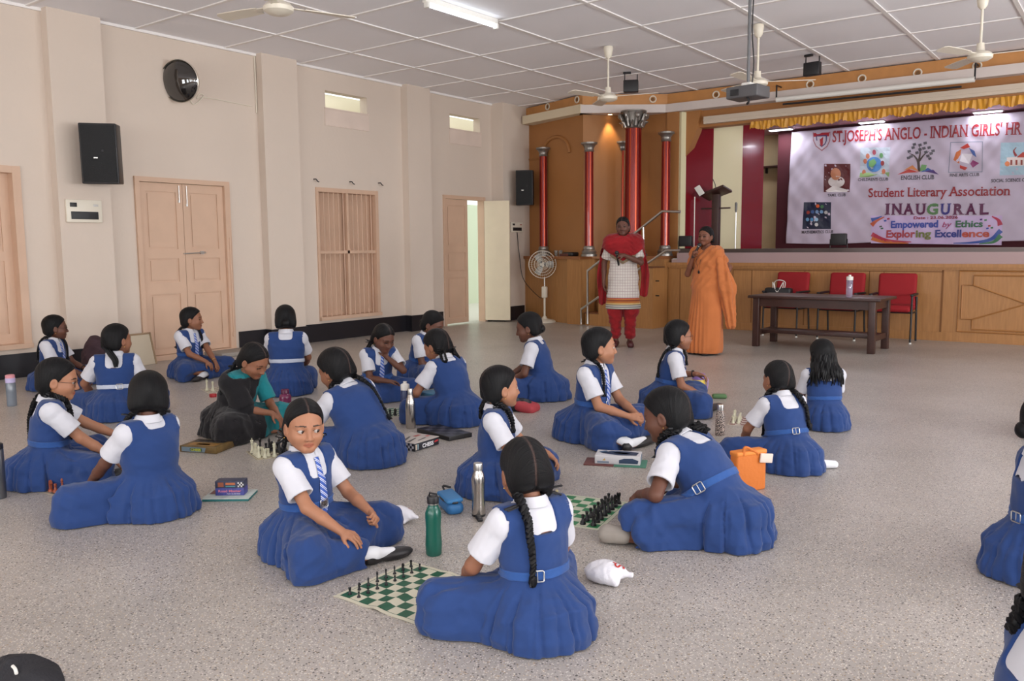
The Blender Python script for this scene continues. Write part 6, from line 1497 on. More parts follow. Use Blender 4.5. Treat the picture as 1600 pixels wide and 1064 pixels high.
def make_chair():
    c = empty('chair'); fr = m_black
    def cush(w_, d_, h_, M_):
        return MB().rbox((-w_/2, -d_/2, -h_/2), (w_/2, d_/2, h_/2), .045, M_, 5)
    cush(.48, .46, .09, T(0, 0, .455)).build('seat', m_red, c); b = MB(); b.rbox((-.24, -.04, -.25), (.24, .04, .25), .039, T(0, .235, .66, rx=R(-8)), 6); b.build('backrest', m_red, c)
    for sx in (-1, 1):
        MB().tube([(sx*.25, -.20, .0), (sx*.25, -.19, .62)], .013, 8).build('leg', fr, c); MB().tube([(sx*.25, .26, .0), (sx*.25, .20, .45), (sx*.25, .20, .60)], .013, 8).build('leg', fr, c)
        MB().rbox((sx*.25-.022, -.22, .62), (sx*.25+.022, .21, .65), .012).build('armrest', fr, c); MB().tube([(sx*.25, -.19, .40), (sx*.25, .2, .40)], .011, 6).build('side_rail', fr, c)
        MB().lathe([(.017, 0), (.017, .02)], 10, T(sx*.25, -.20, 0)).build('foot_cap', m_white, c)
    MB().tube([(-.25, -.18, .405), (.25, -.18, .405)], .011, 6).build('cross_rail', fr, c); return c
ch = make_chair(); tag(ch, 'red upholstered armchair behind the table, a black handbag on it', 'chair', 'red chairs behind the table')
for i, (px, lab) in enumerate(((1228, None), (1315, 'middle red upholstered armchair behind the table, behind the clear bottle'), (1397, 'red upholstered armchair at the right end of the table, fully in view'))):
    o = ch if i == 0 else copy_tree(ch)
    p = ony(px, 500, 12.05); o.location = (p[0], 12.02-.02*i, 0); o.rotation_euler = (0, 0, R((-4, -2, 3)[i]))
    if lab: o['label'] = lab
p = ony(1218, 450, 11.98); hb = empty('handbag', (p[0], 11.95, .50), 0, 'black handbag with pale handles standing on the left red chair', 'bag')
MB().rbox((-.19, -.07, 0), (.19, .07, .19), .03).build('bag_body', m_black, hb)
for y in (-.04, .04): MB().tube(smooth_path([(-.07, y, .18), (-.075, y, .27), (0, y-.03, .13 if y < 0 else .30), (.075, y, .27), (.07, y, .18)], 18), .006, 6).build('handle', m_white, hb)
def bottle(px, py, name, label, prof, m, parts, loc=None, cat='bottle', group=None):
    L_ = gz(px, py) if loc is None else loc
    b = empty(name, tuple(L_), 0, label, cat, group); MB().lathe(prof, 32).build('flask', m, b)
    for nm, pr, mm in parts: MB().lathe(pr, 28).build(nm, mm, b)
    return b
m_clear = mat('clear_lilac_plastic', (214, 208, 236), .08, trans=.75)
p = gz(1304, 468, .66); bottle(0, 0, 'water_bottle', 'tall clear lilac water bottle with white lid on the brown table', [(.034, 0), (.038, .01), (.038, .20), (.030, .215)], m_clear, [('lid', [(.040, .205), (.040, .245), (.034, .25), (.015, .252), (.015, .27), (0, .27)], m_white)], (p[0], 10.72, .66))
# ---------------------------------------------------------------- bottles and bags on the floor
m_green = mat('green_enamel', (22, 92, 78), 0.28, coat=.2)
gb = bottle(678, 866, 'water_bottle', 'green metal water bottle with black lid, right of the girl facing the camera', [(.030, 0), (.034, .006), (.0355, .05), (.033, .09), (.032, .12), (.0345, .165), (.034, .185), (.026, .205), (.0215, .215), (.0215, .222)], m_green,
    [('neck_ring', [(.0225, .220), (.0235, .224), (.0225, .228)], m_steel), ('lid', [(.025, .226), (.0255, .25), (.023, .256), (0, .256)], m_black)])
MB().tube([(.018, 0, .25), (.022, .0, .268), (-.018, .0, .266), (-.022, 0, .25)], .004, 8).build('lid_loop', m_black, gb)
m_steelb = mat('satin_steel', (190, 184, 178), .24, metal=1, bump=.03, bscale=8)
bottle(748, 806, 'water_bottle', 'tall wavy steel bottle beside the blue pencil case', [(.030, 0), (.033, .006), (.033, .05), (.031, .10), (.0325, .16), (.034, .185), (.028, .21), (.021, .228), (.021, .232)], m_steelb, [('lid', [(.0225, .23), (.023, .26), (.0215, .264), (0, .264)], m_steel), ('base_ring', [(.0332, .003), (.0335, .012)], m_black)])
bottle(642, 669, 'water_bottle', 'slim steel flask behind the chess box', [(.033, 0), (.036, .006), (.036, .17), (.033, .20), (.022, .235), (.017, .25)], m_steelb, [('lid', [(.0185, .248), (.019, .285), (.017, .29), (0, .29)], m_steel)])
bottle(634, 657, 'water_bottle', 'navy water bottle with white cap, behind the slim steel flask', [(.034, 0), (.036, .008), (.036, .22), (.030, .235), (.030, .24)], mat('navy_plastic', (44, 56, 98), .3), [('cap', [(.034, .235), (.034, .275), (.03, .28), (.014, .285), (.014, .30), (0, .30)], m_white)])
m_pat = mat('black_patterned_steel', (44, 38, 38), .35)
def pat_nodes():
    nt = m_pat.node_tree; b = nt.nodes['Principled BSDF']; tc = nt.nodes.new('ShaderNodeTexCoord'); v = nt.nodes.new('ShaderNodeTexVoronoi'); v.feature = 'DISTANCE_TO_EDGE'; v.inputs['Scale'].default_value = 85
    nt.links.new(tc.outputs['Object'], v.inputs['Vector']); cr = nt.nodes.new('ShaderNodeValToRGB'); cr.color_ramp.interpolation = 'CONSTANT'; cr.color_ramp.elements[0].color = (*lin((188, 170, 160)), 1); cr.color_ramp.elements[1].position = .10; cr.color_ramp.elements[1].color = (*lin((40, 34, 36)), 1)
    nt.links.new(v.outputs['Distance'], cr.inputs[0]); nt.links.new(cr.outputs[0], b.inputs['Base Color'])
pat_nodes()
bottle(1125, 680, 'water_bottle', 'dark patterned steel bottle beside the girl with two braids', [(.031, 0), (.034, .005), (.034, .11), (.031, .145), (.024, .17), (.020, .178)], m_pat, [('lid', [(.0215, .176), (.0225, .205), (.020, .215), (0, .216)], m_steel)])
yb = bottle(1091, 621, 'water_bottle', 'yellow bottle with purple lid under the hand of the girl with the watch', [(.05, 0), (.055, .008), (.055, .15), (.05, .165)], mat('yellow_plastic', (222, 196, 74), .35), [('lid', [(.056, .16), (.056, .205), (.05, .21), (0, .212)], mat('purple_plastic', (142, 112, 178), .35))])
MB().tube(smooth_path([(.055, 0, .19), (.085, 0, .16), (.075, 0, .05)], 10), .006, 6).build('strap', mat('lilac_strap', (176, 150, 206), .6), yb)
bottle(446, 630, 'water_bottle', 'small plum coloured jar bottle behind the girl in black and turquoise', [(.032, 0), (.05, .012), (.052, .05), (.044, .075), (.03, .085)], mat('plum_plastic', (112, 34, 76), .2, coat=.3), [('lid', [(.034, .083), (.034, .118), (.03, .122), (0, .122)], mat('dark_plum_plastic', (92, 26, 62), .25))])
pk = bottle(19, 634, 'water_bottle', 'clear water bottle with pink and lilac cap at the left edge', [(.036, 0), (.038, .01), (.038, .19), (.032, .205)], mat('clear_grey_plastic', (150, 160, 172), .12, trans=.5), [('cap', [(.038, .20), (.038, .238), (.034, .24)], mat('lilac_cap', (196, 184, 222), .4)), ('cap_top', [(.036, .238), (.036, .262), (.03, .266), (0, .266)], mat('pink_cap', (222, 150, 160), .4))])
bottle(-1, 778, 'water_bottle', 'grey steel tumbler cut by the left edge', [(.034, 0), (.036, .01), (.036, .26), (.03, .27)], mat('grey_metal', (112, 114, 120), .3, metal=.8), [('lid', [(.036, .265), (.036, .29), (.03, .295), (0, .295)], m_black)])

m_case = mat('blue_nylon', (42, 104, 158), .55, bump=.15, bscale=200)
pc_ = empty('pencil_case', tuple(gz(704, 797)), R(-32), 'blue zipped pencil case beside the tall wavy steel bottle', 'pencil case')
MB().rbox((-.095, -.045, 0), (.095, .045, .062), .028, None, 5).build('case_body', m_case, pc_); MB().rbox((-.093, -.043, .060), (.093, .043, .082), .02, T(0, .004, 0, rx=R(5)), 4).build('lid', mat('blue_nylon_lid', (48, 116, 170), .5, bump=.15, bscale=200), pc_); MB().tube([(.09*math.cos(t)*1.04, -.043*math.sin(t)*1.05, .064) for t in np.linspace(-.2, math.pi+.2, 22)], .0055, 6).build('zip', m_black, pc_)
MB().tube(smooth_path([(-.095, 0, .07), (-.125, 0, .09), (-.095, .03, .088)], 8), .006, 6).build('loop', m_black, pc_)
tag(MB().rbox((-.045, -.014, 0), (.045, .014, .016), .006).build('pen_pouch', m_black, None, tuple(gz(748, 811)), R(-40)), 'small black pen pouch at the foot of the tall wavy steel bottle', 'pouch')
def plastic_bag(px, py, rz, L_, W_, H_, label, seed, prints):
    r_ = np.random.RandomState(seed); wr = Wrinkle(seed, ((30, .006), (60, .004), (110, .0022))); o = empty('plastic_bag', tuple(gz(px, py)), rz, label, 'bag')
    def f(p):
        d = smin(ell(p, (-L_*.12, 0, H_*.42), (L_*.42, W_*.75, H_*.52)), rc(p, V(.0, 0, H_*.55), V(L_*.50, 0, H_*.42), H_*.34, .010), .03); d = smin(d, rc(p, V(-.02, 0, .03), V(L_*.22, -W_*.6, .012), .03, .010), .03)
        return np.maximum(d-wr(p)*.55, .003-p[:, 2])
    v, fc = snet(f, (-L_*.8, -W_*1.2, -.01), (L_*.8, W_*1.2, H_*1.6), .0055, 2); np_obj('film', v, fc, mat('white_plastic_film', (226, 224, 230), .35, bump=.3, bscale=60), o)
    for s_, x, y, sz, rot, c in prints:
        vs, fs = text_mesh(s_, sz, .02*sz, 'CENTER', 0); M_ = Matrix.Rotation(rot, 3, 'Z'); out = []
        for q in vs:
            w_ = M_ @ q; P_ = np.array([x+w_.x, y+w_.y, .3], f32)
            for _ in range(40):
                dd = f(P_[None])[0]-.0015
                if dd < .0005 or P_[2] < .004: break
                P_[2] -= dd*.8
            out.append(tuple(P_))
        MB().add(out, fs).build('print', mat('bag_print', c, .5), o)
plastic_bag(950, 908, R(18), .18, .08, .085, 'white plastic bag with red letters behind the nearest girl', 4, (('NS', .03, .0, .06, R(-62), (196, 60, 54)), ('~~ ~~~ ~~', .05, -.03, .014, R(-62), (110, 118, 150)), ('~~~~ ~~', .07, .035, .014, R(-62), (110, 118, 150))) if False else (('NS', .02, .0, .055, R(-60), (196, 60, 54)),))
plastic_bag(628, 815, R(12), .17, .07, .075, 'white plastic bag beside the knee of the girl facing the camera', 9, (('.', .03, .02, .09, R(10), (186, 50, 60)),))
ob = empty('carry_bag', tuple(gz(1168, 766)), R(62), 'orange cloth carry bag standing behind the girl leaning over the chess mat', 'bag')
m_or = mat('orange_cloth', (204, 112, 42), .75, bump=.3, bscale=40)
MB().rbox((-.10, -.03, 0), (.10, .03, .215), .012).build('bag_body', m_or, ob); MB().rbox((-.102, -.034, .195), (.102, .034, .222), .01).build('bag_hem', mat('orange_cloth_hem', (228, 134, 56), .7), ob); MB().rbox((.02, -.045, .16), (.105, -.035, .21), .004, T(0, 0, 0, ry=R(8))).build('pale_label', mat('pale_label', (222, 204, 190), .6), ob); MB().tube(smooth_path([(-.06, -.03, .20), (-.05, -.03, .245), (.0, -.03, .225), (.04, -.03, .20)], 12), .008, 6).build('handle', m_or, ob)
def slouch(px, py, rz, sx, sy, sz, m, name, label, seed, cat='bag'):
    wr = Wrinkle(seed, ((22, .008), (45, .005))); f = lambda p: np.maximum(ell(p, (0, 0, sz*.42), (sx, sy, sz*.6))-wr(p), .003-p[:, 2]); v, fc = snet(f, (-sx*1.4, -sy*1.4, -.01), (sx*1.4, sy*1.4, sz*1.5), .009, 2)
    e = empty(name, tuple(gz(px, py)), rz, label, cat); np_obj('bag_body', v, fc, m, e); return e
rb_ = slouch(802, 640, R(15), .17, .10, .10, m_black, 'shoulder_bag', 'black bag with red flap on the floor before the girl in left profile', 12); MB().rbox((.02, -.10, .02), (.20, .09, .10), .04, T(0, 0, 0, ry=R(14)), 5).build('flap', mat('red_canvas', (172, 58, 66), .7, bump=.2), rb_)
slouch(152, 590, 0, .17, .13, .42, mat('dark_plum_canvas', (58, 36, 44), .8, bump=.2), 'school_bag', 'dark plum school bag by the wall behind the seated girls', 13)
kb_ = slouch(38, 1090, R(20), .13, .085, .12, mat('black_canvas', (30, 29, 34), .8, bump=.3, bscale=120), 'school_bag', 'black bag cut by the lower left corner', 14); MB().tube(smooth_path([(.0, -.03, .112), (.02, -.04, .112), (.035, -.05, .105)], 6), .005, 6).build('zip_pull', m_white, kb_)
wf = empty('leaning_frame', (XL+.24, 5.0, 0), 0, 'pale framed board leaning on the wall beside the closed double door', 'board'); wf.rotation_euler = (0, R(-14), R(8))
MB().rbox((-.008, -.17, 0), (.006, .17, .36), .003).build('panel', mat('pale_panel', (200, 186, 164), .6), wf)
for a, b in (((-.012, -.18, 0), (.012, -.16, .37)), ((-.012, .16, 0), (.012, .18, .37)), ((-.012, -.18, .35), (.012, .18, .37))): MB().box(a, b).build('frame_bar', mat('frame_wood', (150, 124, 96), .6), wf)
tag(MB().lathe([(.03, 0), (.032, .02), (.028, .028), (0, .03)], 18).build('bottle_cap', mat('red_plastic', (178, 36, 44), .4), None, tuple(gz(333, 620))), 'small red plastic cap on the floor before the girl by the double door', 'cap')
tag(MB().rbox((-.06, -.04, 0), (.06, .04, .035), .015).build('pouch', mat('green_pouch', (92, 128, 84), .7), None, tuple(gz(1124, 622)), R(30)), 'small green pouch on the floor beyond the knee of the girl with the watch', 'pouch')

# ---------------------------------------------------------------- boxes and books
def tbox(px, py, rz, dims, m, name, label, cat='box', z=0.0, loc=None):
    L_ = gz(px, py) if loc is None else loc; e = empty(name, (L_[0], L_[1], z), rz, label, cat); a, b, c = dims; MB().rbox((-a/2, -b/2, 0), (a/2, b/2, c), .003, None, 2).build('carton', m, e); return e
def facetext(e, s, size, c, M_, bold=.03, width=None):
    vs, fs = text_mesh(s, size, bold*size, 'CENTER', 0, 0, width); MB().add([M_ @ v for v in vs], fs).build('lettering', mat('print_ink', c, .5), e)
def patch(e, c, pts, M_, name='print'): MB().add([M_ @ Vector((x, y, 0)) for x, y in pts], [tuple(range(len(pts)))]).build(name, mat('print_ink', c, .5), e)
# chess box
n0, n1, n2 = gz(648, 706), gz(683, 695), gz(616, 700)
ux = Vector(n1-n0); ang = math.atan2(ux.y, ux.x); A_c, B_c, H_c = ux.length+.02, .24, .052
cb = empty('chess_box', tuple(n0), ang, 'black and white printed chess box beside the broad backed bending girl', 'box')
MB().rbox((0, 0, 0), (A_c, B_c, H_c), .002, None, 2).build('carton', mat('black_card', (32, 31, 40), .5), cb); MB().rbox((-.001, -.001, H_c-.002), (A_c+.001, B_c+.001, H_c+.002), .001).build('lid_face', mat('printed_lid', (190, 180, 172), .5), cb)
FR = T(0, -.0015, 0, rx=R(90)); facetext(cb, 'CHESS', .036, (232, 230, 232), T(A_c*.53, -.0025, .012, rx=R(90)), .04, A_c*.46); patch(cb, (196, 56, 60), [(A_c*.80, .022), (A_c*.95, .026), (A_c*.96, .038), (A_c*.81, .034)], FR)
patch(cb, (206, 190, 170), [(.008, .008), (.022, .008), (.022, .044), (.008, .044)], FR); patch(cb, (150, 180, 190), [(.028, .008), (.036, .008), (.036, .044), (.028, .044)], FR)
SD = Matrix.Translation((-.0015, 0, 0)) @ Matrix.Rotation(R(-90), 4, 'Z') @ Matrix.Rotation(R(90), 4, 'X')
for i in range(6):
    for j in range(3):
        if (i+j) % 2: patch(cb, (206, 202, 204), [(-.006-i*.0165, .002+j*.016), (-.0225-i*.0165, .002+j*.016), (-.0225-i*.0165, .018+j*.016), (-.006-i*.0165, .018+j*.016)], SD)
TP = T(0, 0, H_c+.003)
for pts, c in (([(.01, .05), (A_c*.5, .09), (A_c*.5, .10), (.01, .075)], (60, 52, 52)), ([(.03, .10), (A_c*.55, .15), (A_c*.55, .165), (.03, .125)], (70, 60, 58)), ([(A_c*.3, .03), (A_c*.7, .045), (A_c*.7, .06), (A_c*.3, .04)], (50, 46, 50)), ([(A_c*.62, .12), (A_c*.85, .12), (A_c*.85, .15), (A_c*.62, .15)], (176, 84, 76)), ([(A_c*.80, .06), (A_c*.95, .06), (A_c*.95, .085), (A_c*.80, .085)], (186, 96, 86)), ([(A_c*.05, .19), (A_c*.5, .19), (A_c*.5, .215), (A_c*.05, .215)], (66, 58, 58))): patch(cb, c, pts, TP)
# white and blue printed box on a folded board
fb = gz(966, 724); fe = empty('folded_board', tuple(fb), R(24), 'thin folded game board, half red half green, under the white and blue box', 'board')
MB().rbox((-.20, -.085, 0), (-.02, .085, .008), .002).build('red_half', mat('dark_red_card', (104, 58, 54), .6), fe); MB().rbox((-.02, -.085, 0), (.17, .085, .0081), .002).build('green_half', mat('green_card', (74, 128, 108), .6), fe)
n0 = gz(977, 727.5); wbx = empty('printed_box', (fb[0]-.005, fb[1]+.012, .0085), R(24), 'white box with dark blue waves, on the folded board below the girl with clasped hands', 'box')
MB().rbox((-.135, -.075, 0), (.135, .075, .05), .003).build('carton', mat('white_card', (206, 204, 206), .5), wbx)
WT = T(0, 0, .0512)
for pts, c in (([(-.10, -.01), (.0, -.05), (.11, -.04), (.12, .03), (.06, .055), (-.05, .05)], (40, 56, 84)), ([(-.05, .0), (.04, -.02), (.08, .01), (.0, .03)], (150, 160, 176)), ([(-.12, .02), (-.09, -.02), (-.06, .02), (-.08, .055)], (60, 84, 110))): patch(wbx, c, pts, WT)
WF = T(0, -.0762, 0, rx=R(90))
for pts, c in (([(.01, .008), (.12, .008), (.125, .028), (.09, .040), (.04, .038), (.01, .028)], (46, 64, 92)), ([(-.12, .006), (-.05, .006), (-.05, .018), (-.12, .018)], (120, 132, 148)), ([(-.09, .022), (-.07, .022), (-.075, .036)], (196, 160, 90))): patch(wbx, c, pts, WF)
WS = Matrix.Translation((.1362, 0, 0)) @ Matrix.Rotation(R(90), 4, 'Z') @ Matrix.Rotation(R(90), 4, 'X')
for pts, c in (([(-.06, .008), (.06, .014), (.065, .042), (.02, .046), (-.02, .03)], (86, 116, 146)), ([(.0, .02), (.05, .022), (.05, .032), (.0, .030)], (206, 210, 216))): patch(wbx, c, pts, WS)
# magazine with two small boxes
n0 = gz(360, 776); mg = empty('magazine', tuple(n0), R(38), 'thin pale magazine with teal edge on the floor, two small boxes on it', 'magazine')
MB().rbox((-.12, -.085, 0), (.12, .085, .012), .002).build('pages', mat('teal_pages', (40, 108, 108), .6), mg); MB().rbox((-.121, -.086, .012), (.121, .086, .0145), .001).build('cover', mat('pale_cover', (188, 196, 190), .5, var=.15, vscale=30), mg); patch(mg, (120, 72, 66), [(-.11, .0), (-.02, .0), (-.02, .075), (-.11, .075)], T(0, 0, .0152))
def small_box(z, c, h, lab, dx, words):
    b = empty('card_box', (n0[0]+dx, n0[1]+.01, z), R(38), lab, 'box'); MB().rbox((-.075, -.035, 0), (.075, .035, h), .002).build('carton', mat('printed_card', c, .5, var=.25, vscale=40), b)
    for s_, x, y, sz, cc, wd in words: facetext(b, s_, sz, cc, T(x, -.0358, y, rx=R(90)), .03, wd)
    return b
small_box(.0147, (70, 72, 140), .040, 'violet printed card box on the magazine, under a smaller patterned box', 0, (('Road Master', 0, .018, .018, (206, 120, 140), .12), ('FOR BUSINESS', .02, .006, .008, (200, 200, 220), .07)))
sb = small_box(.0549, (58, 62, 84), .036, 'small dark patterned box, topmost on the magazine', 0, ())
for i in range(4):
    for j in range(3): patch(sb, (30, 30, 36) if (i+j) % 2 else (214, 210, 208), [(.043+i*.008, .004+j*.009), (.051+i*.008, .004+j*.009), (.051+i*.008, .013+j*.009), (.043+i*.008, .013+j*.009)], T(0, -.0358, 0, rx=R(90)))
for pts, c in (([(-.06, .006), (-.03, .006), (-.03, .03), (-.06, .03)], (150, 84, 60)), ([(-.02, .016), (.03, .016), (.03, .028), (-.02, .028)], (190, 110, 70)), ([(-.02, .005), (.03, .005), (.03, .012), (-.02, .012)], (80, 140, 150))): patch(sb, c, pts, T(0, -.0358, 0, rx=R(90)))
# game box
gb_ = tbox(324, 702, R(22), (.27, .20, .042), mat('brown_printed_card', (104, 82, 44), .5, var=.4, vscale=18), 'game_box', 'flat brown and yellow printed game box before the girl in black and turquoise')
GT = T(0, 0, .0425); GF = T(0, -.1008, 0, rx=R(90))
for pts, c in (([(-.12, .02), (.11, .02), (.11, .085), (-.12, .085)], (50, 48, 46)), ([(-.1, .04), (.09, .055), (.09, .062), (-.1, .05)], (190, 186, 176)), ([(-.1, .06), (.09, .075), (.09, .08), (-.1, .07)], (180, 176, 168)), ([(-.10, -.07), (.10, -.07), (.10, .0), (-.10, .0)], (150, 108, 46)), ([(-.05, -.055), (.05, -.05), (.04, -.015), (-.04, -.02)], (96, 66, 36))): patch(gb_, c, pts, GT)
for pts, c in (([(-.12, .005), (.05, .005), (.06, .036), (-.12, .036)], (110, 128, 140)), ([(-.06, .01), (.03, .01), (.03, .03), (-.06, .03)], (70, 92, 52))): patch(gb_, c, pts, GF)
facetext(gb_, 'CHESS', .022, (190, 196, 70), T(-.015, -.1014, .012, rx=R(90)), .03, .075)
# black folding board case near the steel flask
bk = empty('board_case', tuple(gz(694, 679)), R(-12), 'black folded chess board case beside the slim steel flask', 'board case'); MB().rbox((-.19, -.10, 0), (.19, .10, .03), .004).build('case_body', m_black, bk)
for i in range(6):
    for j in range(3):
        if (i+j) % 2: patch(bk, (74, 72, 82), [(-.18+i*.06, -.09+j*.06), (-.12+i*.06, -.09+j*.06), (-.12+i*.06, -.03+j*.06), (-.18+i*.06, -.03+j*.06)], T(0, 0, .0305), 'square')
bb_ = tbox(682, 622, R(-10), (.30, .16, .05), mat('teal_blue_card', (62, 112, 140), .5), 'printed_box', 'teal blue box between the two girls in front of the skirting')

# ---------------------------------------------------------------- chess boards and pieces
def piece_profile(kind, s=1.0):
    b = [(.0145, 0), (.0150, .004), (.0125, .008), (.0130, .011), (.0085, .015)]
    P = {'pawn': b+[(.0055, .030), (.0085, .033), (.0060, .035), (.0085, .041), (.0075, .047), (.0, .050)],
         'rook': b+[(.0080, .038), (.0110, .041), (.0115, .052), (.0085, .052), (.008, .048), (0, .048)],
         'bishop': b+[(.0055, .042), (.0095, .045), (.0060, .048), (.0085, .056), (.0060, .066), (.002, .070), (.003, .073), (0, .075)],
         'queen': b+[(.0058, .052), (.0100, .055), (.0065, .058), (.0105, .072), (.0070, .070), (.004, .076), (0, .079)],
         'king': b+[(.0062, .056), (.0105, .059), (.0070, .062), (.0105, .076), (.0080, .079), (.0, .081)],
         'knight': b+[(.0090, .020), (.0085, .024), (0, .024)]}[kind]
    return [(r*s, z*s) for r, z in P]
PMESH = {}
def piece_proto(kind, s, m):
    k = (kind, s, m.name)
    if k in PMESH: return PMESH[k]
    mb = MB().lathe(piece_profile(kind, s), 14, cap=False)
    if kind == 'knight': mb.prism([(x*s, y*s) for x, y in ((-.008, .020), (.009, .020), (.0085, .034), (.002, .040), (.013, .040), (.015, .046), (.006, .058), (-.001, .063), (-.007, .056), (-.010, .040))], -.0055*s, .0055*s, Matrix.Rotation(R(90), 4, 'X'))
    if kind == 'king': mb.box((-.0015*s, -.0015*s, .080*s), (.0015*s, .0015*s, .092*s)); mb.box((-.005*s, -.0015*s, .084*s), (.005*s, .0015*s, .088*s))
    if kind == 'rook':
        for a in range(4): mb.box((-.0032*s, .0065*s, .050*s), (.0032*s, .0112*s, .056*s), Matrix.Rotation(a*math.pi/2, 4, 'Z'))
    o = mb.build('chess_%s' % kind, m); PMESH[k] = (o, [0]); return PMESH[k]
m_pblack = mat('black_chess_plastic', (26, 25, 28), .35); m_pcream = mat('cream_chess_plastic', (222, 206, 160), .4); m_pivory = mat('ivory_chess_plastic', (208, 204, 178), .4); m_pbrown = mat('terracotta_chess_plastic', (146, 72, 46), .4)
def put_piece(kind, s, m, p, label, group, rz=0):
    proto, used = piece_proto(kind, s, m)
    o = proto if not used[0] else proto.copy()
    if used[0]: col.objects.link(o)
    used[0] = 1; o.name = 'chess_%s' % kind; o.location = tuple(p); o.rotation_euler = (0, 0, rz); tag(o, label, 'chess piece', group); return o
def chess_mat(O, ux, uy, size, dark, light, label, thick=.002, wave=0.0, border=.045, edge=None, name='chess_mat'):
    """O corner, ux and uy unit directions of its edges"""
    e = empty(name, (O[0], O[1], 0), math.atan2(ux[1], ux[0]), label, 'chess board'); sg = 1 if ux[0]*uy[1]-ux[1]*uy[0] > 0 else -1
    c = size*(1-2*border)/8; b0 = size*border; mb = MB(); hz = lambda x, y: thick+wave*math.exp(-((x/size-.52)/.05)**2)+wave*.35*abs(math.sin(x/size*9+y/size*2))
    def cell(x0, y0, x1, y1, mi, n=3):
        mb.cur = mi; vs = []
        for j in range(n+1):
            for i in range(n+1):
                x = x0+(x1-x0)*i/n; y = y0+(y1-y0)*j/n; vs.append((x, y*sg, hz(x, y)))
        mb.add(vs, [(j*(n+1)+i, j*(n+1)+i+1, (j+1)*(n+1)+i+1, (j+1)*(n+1)+i) for j in range(n) for i in range(n)])
    for i in range(8):
        for j in range(8): cell(b0+i*c, b0+j*c, b0+(i+1)*c, b0+(j+1)*c, (i+j) % 2)
    ln = size*.006
    for a in ((0, 0, size, b0-ln), (0, size-b0+ln, size, size), (0, b0-ln, b0-ln, size-b0+ln), (size-b0+ln, b0-ln, size, size-b0+ln)): cell(*a, 1 if edge is None else 2, 12)
    for a in ((b0-ln, b0-ln, size-b0+ln, b0), (b0-ln, size-b0, size-b0+ln, size-b0+ln), (b0-ln, b0, b0, size-b0), (size-b0, b0, size-b0+ln, size-b0)): cell(*a, 0, 12)
    mats = [mat('dark_squares', dark, .5), mat('light_squares', light, .5)]+([mat('board_edge', edge, .5)] if edge else [])
    sheet = mb.build('printed_sheet', mats, e)
    bt_ = MB(); nn = 24; vs = []
    for i in range(nn+1):
        for y in (0, size): vs.append((size*i/nn, y*sg, hz(size*i/nn, y)-.0003)); vs.append((size*i/nn, y*sg, max(.0002, hz(size*i/nn, y)-thick)))
    bt_.add(vs, [(4*i+k, 4*i+k+1, 4*i+k+5, 4*i+k+4) for i in range(nn) for k in (0, 2)]); bt_.add([(0, 0, thick), (0, size*sg, thick), (0, size*sg, .0002), (0, 0, .0002), (size, 0, thick), (size, size*sg, thick), (size, size*sg, .0002), (size, 0, .0002)], [(0, 1, 2, 3), (4, 5, 6, 7)]); bt_.build('rim', mats[-1] if edge else mats[1], e)
    U, Vv = Vector((ux[0], ux[1], 0)), Vector((uy[0], uy[1], 0)); O3 = Vector((O[0], O[1], 0))
    return lambda i, j: tuple(O3+U*(b0+(i+.5)*c)+Vv*(b0+(j+.5)*c)+Vector((0, 0, hz(b0+(i+.5)*c, b0+(j+.5)*c)+.0004)))
G_, C_l = (24, 84, 58), (206, 200, 178)
L0, T0_, R0_ = gz(521, 932)[:2], gz(641.5, 878)[:2], gz(735.6, 909)[:2]
uy = (T0_-L0)/np.linalg.norm(T0_-L0); sz = float(np.linalg.norm(T0_-L0)); ux = np.array([uy[1], -uy[0]])
sq = chess_mat(L0, ux, uy, sz, G_, C_l, 'green and cream chess mat with a crease, between the two nearest girls', wave=.006)
back = ('rook', 'knight', 'bishop', 'king', 'queen', 'bishop', 'knight', 'rook')
side = ('left end', 'left end', 'left end', 'middle', 'middle', 'right end', 'right end', 'right end')
for j, k in enumerate(back):
    put_piece(k, .48, m_pblack, sq(0, j), 'black %s at the %s of the back row on the front chess mat' % (k, side[j]), 'black pieces on the front chess mat', rnd.uniform(0, 6))
for j in range(8): put_piece('pawn', .48, m_pblack, sq(1, j), 'black pawn in the second row of the front chess mat', 'black pawns on the front chess mat')
# mat under the hand of the girl leaning forward
N0, R1 = gz(937, 829)[:2], gz(992, 779)[:2]; uy = (R1-N0)/np.linalg.norm(R1-N0); ux = np.array([-uy[1], uy[0]]); sz = float(np.linalg.norm(R1-N0))*.86
sq = chess_mat(N0, ux, uy, sz, (38, 122, 72), (200, 200, 178), 'green and cream chess mat with black pieces, behind the nearest girl')
for j, k in enumerate(back):
    put_piece(k, 1.0, m_pblack, sq(0, j), 'black %s at the %s of the crowded rows beside the leaning girl' % (k, ('near end', 'near end', 'near end', 'middle', 'middle', 'far end', 'far end', 'far end')[j]), 'black pieces beside the leaning girl', rnd.uniform(0, 6))
for j in range(8): put_piece('pawn', 1.0, m_pblack, sq(1, j), 'black pawn in the crowded rows beside the leaning girl', 'black pawns beside the leaning girl')
for i, j, k in ((6, 1, 'pawn'), (6, 2, 'pawn'), (6, 3, 'pawn'), (7, 1, 'rook'), (7, 2, 'knight'), (7, 3, 'bishop'), (6, 4, 'pawn'), (7, 5, 'queen'), (6, 6, 'pawn')): put_piece(k, 1.0, m_pcream, sq(i, j), 'cream %s on the mat behind the nearest girl' % k, 'cream pieces behind the nearest girl')
